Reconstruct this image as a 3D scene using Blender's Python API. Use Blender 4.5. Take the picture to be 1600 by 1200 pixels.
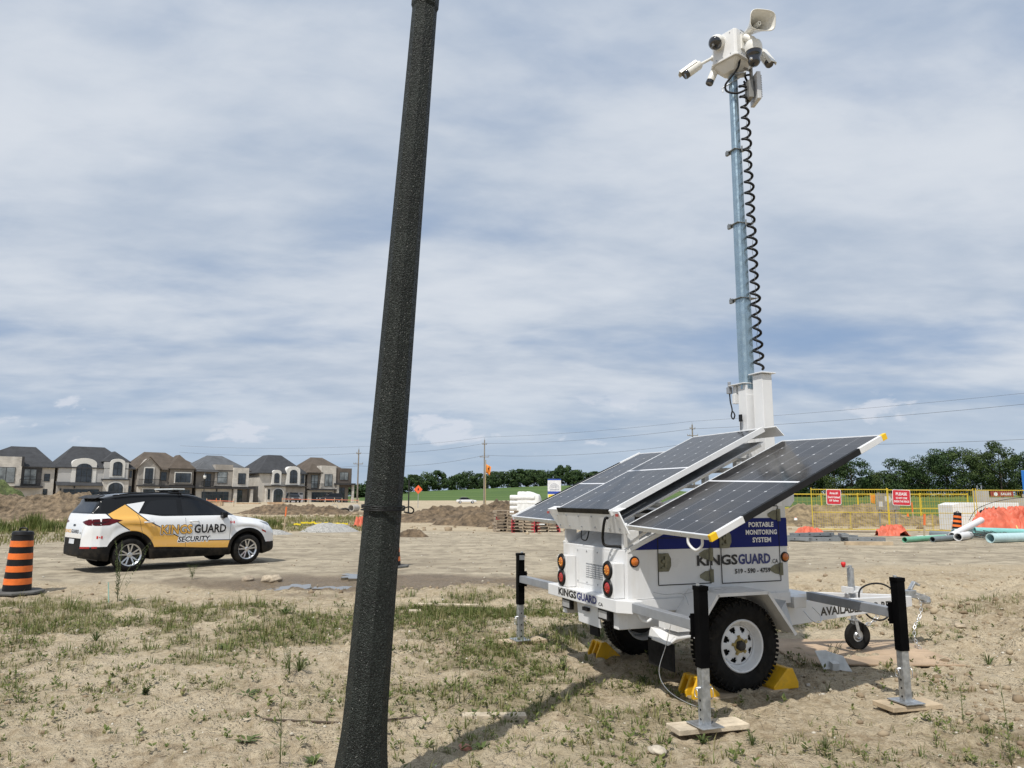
import bpy, bmesh, math, random
import numpy as np
from mathutils import Vector, Matrix
from mathutils.bvhtree import BVHTree
R = math.radians
random.seed(7)
scene = bpy.context.scene
COL = scene.collection
for o in list(bpy.data.objects): bpy.data.objects.remove(o)

# ---------------------------------------------------------------- camera
F, PITCH, ROLL, CH = 1160.0, R(8.698), R(0.164), 1.568
fw = Vector((0, math.cos(PITCH), math.sin(PITCH))); r0 = Vector((1, 0, 0)); u0 = r0.cross(fw)
rt = math.cos(ROLL)*r0 + math.sin(ROLL)*u0; up = -math.sin(ROLL)*r0 + math.cos(ROLL)*u0
cd = bpy.data.cameras.new('camera'); cam = bpy.data.objects.new('camera', cd); COL.objects.link(cam)
M = Matrix((rt, up, -fw)).transposed().to_4x4(); M.translation = (0, 0, CH); cam.matrix_world = M
cd.sensor_width = 36; cd.lens = 36*F/1600; cd.clip_start = .05; cd.clip_end = 5000
scene.camera = cam
scene.render.resolution_x = 1024; scene.render.resolution_y = 768
scene.view_settings.view_transform = 'Standard'; scene.view_settings.look = 'None'
scene.view_settings.exposure = 0.0; scene.view_settings.gamma = 1
# ---------------------------------------------------------------- sun and sky
SUN_EL = R(56); SUNDIR = Vector((-.46*math.cos(SUN_EL), -.888*math.cos(SUN_EL), math.sin(SUN_EL))).normalized()
ld = bpy.data.lights.new('sun', 'SUN'); ld.energy = 4.2; ld.angle = R(.6); ld.color = (1, .955, .88)
sun = bpy.data.objects.new('sun', ld); COL.objects.link(sun); sun.location = (0, 0, 30)
sun.rotation_euler = SUNDIR.to_track_quat('Z', 'Y').to_euler()

class N:
    """tiny expression helper over a node tree"""
    def __init__(s, nt): s.nt = nt
    def new(s, t, **k):
        n = s.nt.nodes.new(t)
        for a, b in k.items(): setattr(n, a, b)
        return n
    def link(s, a, b): s.nt.links.new(a, b)
    def put(s, inp, v):
        if hasattr(v, 'is_output') or isinstance(v, bpy.types.NodeSocket): s.nt.links.new(v, inp)
        else:
            if isinstance(v, (tuple, list)) and len(v) == 3 and inp.type == 'RGBA': v = (*v, 1)
            inp.default_value = v
    def m(s, op, a, b=0.0, c=None, clamp=False):
        n = s.new('ShaderNodeMath', operation=op, use_clamp=clamp); s.put(n.inputs[0], a); s.put(n.inputs[1], b)
        if c is not None: s.put(n.inputs[2], c)
        return n.outputs[0]
    def mix(s, f, a, b, t='MIX'):
        n = s.new('ShaderNodeMixRGB', blend_type=t); s.put(n.inputs[0], f); s.put(n.inputs[1], a); s.put(n.inputs[2], b); return n.outputs[0]
    def noise(s, vec, scale, det=4, rough=.55, dist=0):
        n = s.new('ShaderNodeTexNoise'); s.put(n.inputs['Scale'], scale); n.inputs['Detail'].default_value = det
        n.inputs['Roughness'].default_value = rough; n.inputs['Distortion'].default_value = dist
        if vec is not None: s.link(vec, n.inputs['Vector'])
        return n.outputs['Fac']
    def ramp(s, f, stops):
        n = s.new('ShaderNodeValToRGB'); el = n.color_ramp.elements
        while len(el) < len(stops): el.new(.5)
        for e, (p, c) in zip(el, stops):
            e.position = p; e.color = (c, c, c, 1) if isinstance(c, (int, float)) else (*c, 1)
        s.put(n.inputs[0], f); return n.outputs[0]
    def mapr(s, f, a, b, c=0.0, d=1.0):
        n = s.new('ShaderNodeMapRange'); s.put(n.inputs[0], f)
        for i, v in enumerate((a, b, c, d)): n.inputs[1+i].default_value = v
        n.interpolation_type = 'SMOOTHSTEP'
        return n.outputs[0]

W = bpy.data.worlds.new('World'); scene.world = W; W.use_nodes = True
nt = W.node_tree; nt.nodes.clear(); n = N(nt)
sky = n.new('ShaderNodeTexSky', sky_type='NISHITA'); sky.sun_disc = False; sky.sun_elevation = SUN_EL
sky.sun_rotation = math.atan2(SUNDIR.x, SUNDIR.y); sky.air_density = 1.0; sky.dust_density = 1.2; sky.ozone_density = 1.5
tc = n.new('ShaderNodeTexCoord'); sp = n.new('ShaderNodeSeparateXYZ'); n.link(tc.outputs['Generated'], sp.inputs[0])
zc = n.m('MAXIMUM', sp.outputs[2], 0.0)
den = n.m('ADD', zc, .17)
cx = n.m('DIVIDE', sp.outputs[0], den); cy = n.m('DIVIDE', sp.outputs[1], den)
cv = n.new('ShaderNodeCombineXYZ'); n.link(cx, cv.inputs[0]); n.link(cy, cv.inputs[1])
mp = n.new('ShaderNodeMapping'); n.link(cv.outputs[0], mp.inputs[0]); mp.inputs['Rotation'].default_value = (0, 0, R(-38)); mp.inputs['Scale'].default_value = (.62, 1.0, 1); mp.inputs['Location'].default_value = (3.1, 1.7, 0)
big = n.noise(mp.outputs[0], .75, 4, .5, .15)
med = n.noise(mp.outputs[0], 2.1, 6, .52, .18)
fine = n.noise(mp.outputs[0], 8.0, 5, .55, .2)
dens = n.m('ADD', n.m('ADD', n.m('MULTIPLY', big, .62), n.m('MULTIPLY', med, .42)), n.m('MULTIPLY', fine, .06))
cover = n.mapr(dens, .36, .57)
tone = n.mapr(n.m('ADD', n.m('MULTIPLY', med, .5), n.m('MULTIPLY', n.m('ADD', n.noise(mp.outputs[0], 1.1, 5, .5, .2), n.m('MULTIPLY', n.m('SUBTRACT', fine, .5), .45)), .6)), .34, .74)
skyc = n.mix(1.0, sky.outputs[0], (.10, .10, .10), 'MULTIPLY')
blue = n.mix(.8, skyc, (.28, .395, .60))
cloud = n.mix(tone, (.435, .515, .635), (.69, .735, .80))
hz = n.mapr(zc, .0, .16)
cl = n.m('MULTIPLY', cover, n.m('ADD', .55, n.m('MULTIPLY', hz, .42)))
c1 = n.mix(cl, blue, cloud)
# pale band just above the horizon, then small cumulus puffs low on the right
haz = n.mapr(zc, 0.0, .17, .62, 0.0)
c2 = n.mix(haz, c1, (.43, .545, .675))
mp2 = n.new('ShaderNodeMapping'); n.link(tc.outputs['Generated'], mp2.inputs[0]); mp2.inputs['Scale'].default_value = (9, 9, 22); mp2.inputs['Location'].default_value = (1.3, 0, 2.2)
pf = n.noise(mp2.outputs[0], 1.0, 6, .55, .3)
band = n.m('MULTIPLY', n.mapr(zc, .045, .075), n.mapr(zc, .15, .11))
pm = n.m('MULTIPLY', n.mapr(pf, .565, .63), band)
c3 = n.mix(n.m('MULTIPLY', pm, .75), c2, (.68, .72, .80))
bg = n.new('ShaderNodeBackground'); n.link(c3, bg.inputs[0]); bg.inputs[1].default_value = 1.0
out = n.new('ShaderNodeOutputWorld'); n.link(bg.outputs[0], out.inputs[0])

# ---------------------------------------------------------------- helpers
MATS = {}
def mat(name, col, rough=.55, metal=0.0, var=.12, vs=6.0, bump=0.0, bs=30.0, bd=.02, coat=0.0, spec=.5, streak=None, alpha=None):
    if name in MATS: return MATS[name]
    m_ = bpy.data.materials.new(name); m_.use_nodes = True; nt = m_.node_tree; n = N(nt); b = nt.nodes['Principled BSDF']
    tc = n.new('ShaderNodeTexCoord'); v = tc.outputs['Object']
    f = n.noise(v, vs, 5, .6)
    lo = tuple(c*(1-var*1.6) for c in col); hi = tuple(min(1, c*(1+var*1.3)) for c in col)
    c = n.ramp(f, [(.3, lo), (.7, hi)])
    if streak:
        mp = n.new('ShaderNodeMapping'); n.link(v, mp.inputs[0]); mp.inputs['Scale'].default_value = streak[1]
        g = n.noise(mp.outputs[0], 1.0, 6, .65)
        c = n.mix(n.mapr(g, .52, .75, 0, streak[2]), c, streak[0])
    n.put(b.inputs['Base Color'], c)
    n.put(b.inputs['Roughness'], n.mapr(n.noise(v, vs*2.3, 4), .3, .7, max(0, rough-.08), min(1, rough+.1)))
    b.inputs['Metallic'].default_value = metal; b.inputs['Coat Weight'].default_value = coat; b.inputs['Specular IOR Level'].default_value = spec
    b.inputs['Coat Roughness'].default_value = .05
    if bump:
        bp = n.new('ShaderNodeBump'); bp.inputs['Strength'].default_value = bump; bp.inputs['Distance'].default_value = bd
        n.link(n.noise(v, bs, 6, .65), bp.inputs['Height']); n.link(bp.outputs[0], b.inputs['Normal'])
    MATS[name] = m_; return m_

def finish(me, name, mats, parent=None, smooth=False, bevel=0, seg=2, auto=None):
    o = bpy.data.objects.new(name, me); COL.objects.link(o)
    for x in (mats if isinstance(mats, (list, tuple)) else [mats]): me.materials.append(x)
    if parent: o.parent = parent
    if smooth:
        me.polygons.foreach_set('use_smooth', [True]*len(me.polygons))
        if auto is not None:
            try: me.set_sharp_from_angle(angle=R(auto))
            except Exception: pass
    if bevel:
        md = o.modifiers.new('bevel', 'BEVEL'); md.width = bevel; md.segments = seg; md.limit_method = 'ANGLE'; md.angle_limit = R(35)
        md.harden_normals = False
    return o

class MB:
    def __init__(s): s.v = []; s.f = []; s.m = []; s.k = 0; s.starts = []
    def add(s, vs, fs):
        b = len(s.v); s.starts.append((b, len(s.f))); s.v += [tuple(map(float, p)) for p in vs]; s.f += [tuple(b+i for i in f) for f in fs]; s.m += [s.k]*len(fs); return s
    def box(s, x0, x1, y0, y1, z0, z1):
        vs = [(x, y, z) for z in (z0, z1) for y in (y0, y1) for x in (x0, x1)]
        return s.add(vs, [(0, 2, 3, 1), (4, 5, 7, 6), (0, 1, 5, 4), (2, 6, 7, 3), (0, 4, 6, 2), (1, 3, 7, 5)])
    def obox(s, c, ax, ay, az, sx, sy, sz):
        c = Vector(c); ax, ay, az = [Vector(a).normalized() for a in (ax, ay, az)]
        vs = [c+ax*i*sx/2+ay*j*sy/2+az*k*sz/2 for k in (-1, 1) for j in (-1, 1) for i in (-1, 1)]
        return s.add(vs, [(0, 2, 3, 1), (4, 5, 7, 6), (0, 1, 5, 4), (2, 6, 7, 3), (0, 4, 6, 2), (1, 3, 7, 5)])
    def beam(s, a, b, w, h, upv=(0, 0, 1)):
        a = Vector(a); b = Vector(b); d = b-a; u = Vector(upv); y = u.cross(d).normalized() if u.cross(d).length > 1e-6 else Vector((1, 0, 0)); z = d.cross(y).normalized()
        return s.obox((a+b)/2, d, y, z, d.length, w, h)
    def prism(s, pts, ext, off=(0, 0, 0)):
        """pts: 3d polygon, ext: extrusion vector"""
        n_ = len(pts); e = Vector(ext); P = [Vector(p)+Vector(off) for p in pts]
        vs = P+[p+e for p in P]; fs = [tuple(range(n_))[::-1], tuple(range(n_, 2*n_))]+[(i, (i+1) % n_, n_+(i+1) % n_, n_+i) for i in range(n_)]
        return s.add(vs, fs)
    def cyl(s, a, b, r1, r2=None, n_=16, cap=True):
        r2 = r1 if r2 is None else r2; a = Vector(a); b = Vector(b); d = (b-a).normalized(); t = d.orthogonal().normalized(); w = d.cross(t)
        vs = [a+(t*math.cos(2*math.pi*i/n_)+w*math.sin(2*math.pi*i/n_))*r1 for i in range(n_)]+[b+(t*math.cos(2*math.pi*i/n_)+w*math.sin(2*math.pi*i/n_))*r2 for i in range(n_)]
        fs = [(i, (i+1) % n_, n_+(i+1) % n_, n_+i) for i in range(n_)]
        if cap: fs += [tuple(range(n_))[::-1], tuple(range(n_, 2*n_))]
        return s.add(vs, fs)
    def lathe(s, prof, o, ax, n_=32, closed=False):
        """prof: (radius, height along ax)"""
        o = Vector(o); d = Vector(ax).normalized(); t = d.orthogonal().normalized(); w = d.cross(t); vs = []; fs = []; m_ = len(prof)
        for i in range(n_):
            a = 2*math.pi*i/n_; q = t*math.cos(a)+w*math.sin(a)
            vs += [o+d*h+q*r for r, h in prof]
        for i in range(n_):
            j = (i+1) % n_
            for k in range(m_ if closed else m_-1):
                l = (k+1) % m_; fs.append((i*m_+k, j*m_+k, j*m_+l, i*m_+l))
        return s.add(vs, fs)
    def tube(s, pts, r, n_=8, cap=True):
        pts = [Vector(p) for p in pts]; d = (pts[1]-pts[0]).normalized(); t = d.orthogonal().normalized(); vs = []; fs = []
        for i, p in enumerate(pts):
            d = (pts[min(i+1, len(pts)-1)]-pts[max(i-1, 0)]).normalized(); t = (t-d*t.dot(d)).normalized(); w = d.cross(t)
            rr = r[i] if isinstance(r, (list, tuple)) else r
            vs += [p+(t*math.cos(2*math.pi*k/n_)+w*math.sin(2*math.pi*k/n_))*rr for k in range(n_)]
        for i in range(len(pts)-1):
            for k in range(n_):
                l = (k+1) % n_; fs.append((i*n_+k, i*n_+l, (i+1)*n_+l, (i+1)*n_+k))
        if cap: fs += [tuple(range(n_))[::-1], tuple((len(pts)-1)*n_+k for k in range(n_))]
        return s.add(vs, fs)
    def build(s, name, mats, parent=None, **k):
        me = bpy.data.meshes.new(name); me.from_pydata(s.v, [], s.f); 
        me.polygons.foreach_set('material_index', s.m)
        bm = bmesh.new(); bm.from_mesh(me); bmesh.ops.recalc_face_normals(bm, faces=bm.faces); bm.to_mesh(me); bm.free()
        me.update(); return finish(me, name, mats, parent, **k)

def _builds(s, name, mats, parent=None, **k):
    """one object per added piece"""
    out = []; st = s.starts+[(len(s.v), len(s.f))]
    for (v0, f0), (v1, f1) in zip(st[:-1], st[1:]):
        q = MB(); q.v = s.v[v0:v1]; q.f = [tuple(i-v0 for i in f) for f in s.f[f0:f1]]; q.m = s.m[f0:f1]; out.append(q.build(name, mats, parent, **k))
    return out
MB.builds = _builds
def tag(o, label, cat, group=None, kind=None):
    if label: o['label'] = label
    if cat: o['category'] = cat
    if group: o['group'] = group
    if kind: o['kind'] = kind
    return o
def thing(name, label, cat, loc=(0, 0, 0), rz=0, group=None, rot=None):
    o = bpy.data.objects.new(name, None); COL.objects.link(o); o.location = loc; o.rotation_euler = rot or (0, 0, rz); o.empty_display_size = .2
    return tag(o, label, cat, group)
def copy_tree(o, loc=None, rz=None, label=None, parent=None):
    c = o.copy(); COL.objects.link(c)
    if parent: c.parent = parent
    if loc is not None: c.location = loc
    if rz is not None: c.rotation_euler = (0, 0, rz)
    if label: c['label'] = label
    for ch in o.children: copy_tree(ch, parent=c)
    return c

def curve_pts(P, k=8):
    """Catmull-Rom through P"""
    P = [Vector(p) for p in P]; Q = [P[0]*2-P[1]]+P+[P[-1]*2-P[-2]]; out = []
    for i in range(1, len(Q)-2):
        for j in range(k):
            t = j/k; a, b, c, d = Q[i-1], Q[i], Q[i+1], Q[i+2]
            out.append(.5*((2*b)+(c-a)*t+(2*a-5*b+4*c-d)*t*t+(3*b-a-3*c+d)*t**3))
    return out+[P[-1]]

def text_mesh(txt, bold=0.0, spacing=1.0, shear=0.0, res=2):
    """returns verts, faces of a flat text scaled to a unit-height box starting at 0,0, and its width"""
    cu = bpy.data.curves.new('lettering', 'FONT'); cu.body = txt; cu.offset = bold; cu.space_character = spacing; cu.shear = shear; cu.resolution_u = res
    ob = bpy.data.objects.new('lettering', cu); COL.objects.link(ob); bpy.context.view_layer.update()
    me = bpy.data.meshes.new_from_object(ob.evaluated_get(bpy.context.evaluated_depsgraph_get()))
    vs = [Vector(v.co) for v in me.vertices]; fs = [tuple(p.vertices) for p in me.polygons]
    bpy.data.objects.remove(ob); bpy.data.meshes.remove(me); bpy.data.curves.remove(cu)
    return vs, fs
def put_text(mb, txt, o, ex, ez, w, h, bold=.01, spacing=1.0, shear=0.0, wraps=None, thick=0.0):
    """lay text with its lower-left at o, along ex (width w) and ez (height h)"""
    vs, fs = text_mesh(txt, bold, spacing, shear)
    x0 = min(v.x for v in vs); x1 = max(v.x for v in vs); y0 = min(v.y for v in vs); y1 = max(v.y for v in vs)
    o = Vector(o); ex = Vector(ex).normalized(); ez = Vector(ez).normalized()
    P = [o+ex*((v.x-x0)/(x1-x0)*w)+ez*((v.y-y0)/(y1-y0)*h) for v in vs]
    if wraps:
        bm = bmesh.new(); V = [bm.verts.new(p) for p in P]
        for f in fs:
            try: bm.faces.new([V[i] for i in f])
            except ValueError: pass
        bmesh.ops.triangulate(bm, faces=bm.faces[:])
        for _ in range(4):
            es = [e for e in bm.edges if e.calc_length() > .03]
            if es: bmesh.ops.subdivide_edges(bm, edges=es, cuts=1); bmesh.ops.triangulate(bm, faces=bm.faces[:])
        bm.verts.index_update(); P = [wraps(v.co.copy()) for v in bm.verts]; fs = [tuple(v.index for v in f.verts) for f in bm.faces]; bm.free()
    mb.add(P, fs); return mb

def drape_poly(bvh, poly, res, org, ex, ey, dr, eps, two_sided=False):
    """grid over a convex polygon given in (ex,ey) plane coords, projected along dr onto bvh and lifted by eps"""
    bm = bmesh.new(); xs = [p[0] for p in poly]; ys = [p[1] for p in poly]
    nx = max(1, int((max(xs)-min(xs))/res)); ny = max(1, int((max(ys)-min(ys))/res))
    g = [[bm.verts.new((min(xs)+(max(xs)-min(xs))*i/nx, min(ys)+(max(ys)-min(ys))*j/ny, 0)) for j in range(ny+1)] for i in range(nx+1)]
    for i in range(nx):
        for j in range(ny): bm.faces.new((g[i][j], g[i+1][j], g[i+1][j+1], g[i][j+1]))
    area = sum(poly[i][0]*poly[(i+1) % len(poly)][1]-poly[(i+1) % len(poly)][0]*poly[i][1] for i in range(len(poly)))
    for i in range(len(poly)):
        a = Vector((*poly[i], 0)); b = Vector((*poly[(i+1) % len(poly)], 0)); d = b-a; nn = Vector((d.y, -d.x, 0))*(1 if area > 0 else -1)
        bmesh.ops.bisect_plane(bm, geom=bm.verts[:]+bm.edges[:]+bm.faces[:], plane_co=a, plane_no=nn, clear_outer=True)
    org = Vector(org); ex = Vector(ex); ey = Vector(ey); dr = Vector(dr).normalized(); bad = []
    for v in bm.verts:
        p = org+ex*v.co.x+ey*v.co.y; h, nrm, _, _ = bvh.ray_cast(p-dr*3, dr)
        if h is None: bad.append(v); v.co = p; continue
        v.co = h-dr*eps
    if bad: bmesh.ops.delete(bm, geom=bad, context='VERTS')
    vs = [tuple(v.co) for v in bm.verts]; bm.verts.index_update(); fs = [tuple(v.index for v in f.verts) for f in bm.faces]; bm.free()
    return vs, fs

# ---------------------------------------------------------------- noise in numpy
_rng = np.random.RandomState(3); _tab = _rng.rand(256, 256)
def vnoise(x, y):
    xi = np.floor(x).astype(int); yi = np.floor(y).astype(int); fx = x-xi; fy = y-yi; fx = fx*fx*(3-2*fx); fy = fy*fy*(3-2*fy)
    a = _tab[xi & 255, yi & 255]; b = _tab[(xi+1) & 255, yi & 255]; c = _tab[xi & 255, (yi+1) & 255]; d = _tab[(xi+1) & 255, (yi+1) & 255]
    return (a*(1-fx)+b*fx)*(1-fy)+(c*(1-fx)+d*fx)*fy
def fbm(x, y, o=5, g=.5):
    s = 0; a = 1; t = 0
    for i in range(o):
        s = s+a*vnoise(x*2**i+i*17.3, y*2**i+i*9.1); t += a; a *= g
    return s/t
def sst(a, b, x): t = np.clip((x-a)/(b-a), 0, 1); return t*t*(3-2*t)

TA = R(21.88); TO = Vector((.70, 6.784, 0))                     # trailer origin and heading
TU = (math.cos(TA), math.sin(TA)); TV = (math.sin(TA), -math.cos(TA))
def loc_uv(x, y): dx = x-TO.x; dy = y-TO.y; return dx*TU[0]+dy*TU[1], dx*TV[0]+dy*TV[1]
def world(u, v): return TO.x+u*TU[0]+v*TV[0], TO.y+u*TU[1]+v*TV[1]

def Hbase(x, y):
    r = np.hypot(x, y); az = np.degrees(np.arctan2(x, y))
    left = 1-sst(-14, -8, az); right = sst(8, 17, az); mid = 1-left-right
    hl = .55*sst(60, 110, r)+1.0*sst(190, 400, r)
    hm = .75*sst(150, 215, r)+sst(215, 460, r)*np.interp(az, [-12, -8, 3.5, 9], [3.6, 4.0, 8.2, 7.5])
    hr = 1.9*sst(48, 190, r)+1.5*sst(190, 460, r)
    return left*hl+mid*hm+right*hr
def Hmac(x, y):
    """broad shape: near-field unevenness without the fine grain"""
    r = np.hypot(x, y)
    h = Hbase(x, y)+(fbm(x*.45, y*.45, 3)-.5)*.07*sst(3, 8, r)
    u = (x-TO.x)*TU[0]+(y-TO.y)*TU[1]; v = (x-TO.x)*TV[0]+(y-TO.y)*TV[1]
    flat = np.exp(-(np.maximum(0, np.abs(u-1.4)-2.2)**2+np.maximum(0, np.abs(v)-1.7)**2)/.18)
    # lumps and ruts on the right
    w = sst(2.4, 4.2, x)*sst(5.2, 7.0, y)*(1-sst(13, 17, y))
    h = h+w*((fbm(x*1.4+5, y*1.4, 4)-.45)*.36+(fbm(x*3.1+5, y*3.1+2, 4)-.5)*.26+.055*np.sin((x*.55+y*.9)*3.2+2.5*fbm(x, y, 2)))
    # ridge of spoil in the middle, wet hollow behind it
    h = h+.20*np.exp(-(((x+.55)/1.0)**2+((y-12.1)/.8)**2))*(.5+1.0*fbm(x*3, y*3, 4))
    wet = np.exp(-(((x+2.3)/3.3)**2+((y-14.2)/1.25)**2)**2)
    h = h-.05*wet
    h = h+.05*np.exp(-((y-(11.2+.12*x))/.5)**2)*fbm(x*1.2, y*2, 3)*(1-sst(-1, 1, x))
    return h*(1-flat)+0*flat+ (Hbase(x, y))*flat*0
def H(x, y):
    x = np.asarray(x, float); y = np.asarray(y, float); r = np.hypot(x, y)
    g = (1-sst(14, 40, r)); roadm = road_mask(x, y)
    rid = np.abs(fbm(x*2.2+3, y*2.2, 5, .55)-.5)
    clod = np.clip(fbm(x*6+9, y*6, 4, .6)-.55, 0, 1)*fbm(x*.9, y*.9+4, 2)
    return Hmac(x, y)+(fbm(x*4, y*4, 4, .55)-.5)*.065*g*(1-.6*roadm)+(fbm(x*13+3, y*13, 3, .6)-.5)*.028*g*(1-.5*roadm)*(1-sst(7, 12, r))-.035*np.exp(-(rid/.02)**2)*g*(1-roadm)*.45+clod*.32*g*(1-roadm)
def road_mask(x, y):
    e = (fbm(x*.35, y*.35, 3)-.5)*3.2
    near = 14.6+.26*np.maximum(x+2, 0)-.12*np.minimum(x+3, 0)*(-1)*0.35; far = 34+(x > -3)*0
    return sst(-.6, .6, y-near-e*.5)*(1-sst(-1.5, 1.5, y-far-e-.25*np.clip(x+12, -6, 6)))
def gz(x, y): return float(H(np.array([x]), np.array([y]))[0])
def gzb(x, y): return float(Hmac(np.array([x]), np.array([y]))[0])
# ---------------------------------------------------------------- ground sheet
def build_ground():
    azs = np.concatenate([np.arange(-180, -46, 6.0), np.arange(-46, -38, 1.0), np.arange(-38, 38.01, .16), np.arange(39, 47, 1.0), np.arange(48, 180, 6.0)])
    rs = [0.6]
    while rs[-1] < 2200: rs.append(rs[-1]*(1.0065 if 3.2 < rs[-1] < 60 else 1.05)+.0)
    rs = np.array(rs); A, Rr = np.meshgrid(np.radians(azs), rs, indexing='ij'); X = Rr*np.sin(A); Y = Rr*np.cos(A); Z = H(X, Y)
    na, nr = X.shape; co = np.stack([X, Y, Z], -1).reshape(-1, 3)
    centre = len(co); co = np.vstack([co, [[0, 0, 0]]])
    i = np.arange(na); j = np.arange(nr-1); I, J = np.meshgrid(i, j, indexing='ij'); I2 = (I+1) % na
    q = np.stack([I*nr+J, I2*nr+J, I2*nr+J+1, I*nr+J+1], -1).reshape(-1, 4)[:, ::-1]
    tri = np.stack([np.full(na, centre), ((i+1) % na)*nr, i*nr], -1)[:, ::-1]
    me = bpy.data.meshes.new('ground'); me.vertices.add(len(co)); me.vertices.foreach_set('co', co.ravel())
    nl = q.size+tri.size; me.loops.add(nl); me.loops.foreach_set('vertex_index', np.concatenate([q.ravel(), tri.ravel()]))
    me.polygons.add(len(q)+len(tri)); me.polygons.foreach_set('loop_start', np.concatenate([np.arange(len(q))*4, len(q)*4+np.arange(len(tri))*3]))
    me.update(); me.validate()
    x, y = co[:, 0], co[:, 1]; r = np.hypot(x, y); az = np.degrees(np.arctan2(x, y))
    road = road_mask(x, y)
    wet = np.clip(2.4*np.exp(-(((x+2.2)/4.4)**2+((y-14.3)/1.35)**2)**1.6)-1.1*fbm(x*1.1, y*1.1, 4)-.05, 0, 1)
    wet = np.maximum(wet, np.clip(1.6*np.exp(-(((x-.9)/1.9)**2+((y-13.3)/.9)**2)**1.6)-1.0*fbm(x*1.3+4, y*1.3, 4), 0, 1)*.75); wet = np.maximum(wet, .8*sst(.52, .62, fbm(x*.6+8, y*1.3, 4))*np.exp(-((y-13.2)/1.2)**2)*sst(-6, -3, x)*(1-sst(1.5, 3.5, x)))
    grs = gdens(x, y)
    field = sst(-6, 6, r-np.interp(az, [-12, -7, 4, 12, 14, 40], [205, 205, 215, 120, 66, 60])+(fbm(x*.05, y*.05, 3)-.5)*20)*sst(-12.2, -11.4, az)
    field = np.maximum(field, sst(165, 175, r)*sst(-24, -22, az)*(1-sst(-12.2, -11.4, az)))
    for nm, arr in (('road', road), ('wet', wet), ('grassy', grs), ('field', field)):
        a = me.attributes.new(nm, 'FLOAT', 'POINT'); a.data.foreach_set('value', arr.astype(np.float32))
    o = finish(me, 'ground', ground_mat(), smooth=True); tag(o, None, None, kind='structure'); return o

def belt(x, y):
    """green verge beyond the road and on the left"""
    b = np.exp(-((y-(40+.0*x))/8)**2)*sst(-40, -26, -np.abs(x+20)-14)*0
    az = np.degrees(np.arctan2(x, y)); r = np.hypot(x, y)
    l1 = sst(-19, -22, az)*0+(1-sst(-23, -20, az))*sst(27, 31, r)*(1-sst(52, 60, r))
    l2 = sst(-20, -18.5, az)*(1-sst(-11.5, -10, az))*sst(34.5, 37, r)*(1-sst(58, 66, r))
    return np.clip(l1+l2, 0, 1)
def gdens(x, y):
    r = np.hypot(x, y)
    n1 = fbm(x*.8+2, y*.8+7, 4); n2 = fbm(x*2.5, y*2.5, 3)
    leftb = np.exp(-((y-(9.9+.13*(x+3)))/1.8)**2)*sst(-9.5, -7, x)*(1-sst(-1.2, .3, x))
    strip = 1.3*np.exp(-(((x+.55)/1.1)**2+((y-10.25)/.45)**2))
    under = .9*np.exp(-(((x-1.2)/1.4)**2+((y-8.0)/1.0)**2))+.7*np.exp(-(((x-.3)/1.1)**2+((y-6.4)/.9)**2))
    gap = np.exp(-(((x+1.7)/1.1)**2+((y-5.3)/1.0)**2))
    base = .34*(1-.75*gap)
    d = base+.75*leftb+strip+under+.15*np.exp(-((x-3.4)**2+(y-6.3)**2)/2)
    d = d*1.35*sst(.45, .62, n1*.6+n2*.4+.12*leftb+.1*np.minimum(strip, 1))
    d = d*(1-sst(11.3, 12.6, y+.1*x-.35*(x > 2)*(x-2)))
    d = np.maximum(d, belt(x, y)*(.35+.65*sst(.35, .6, fbm(x*.3, y*.3, 3))))
    return np.clip(d, 0, 1)

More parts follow.
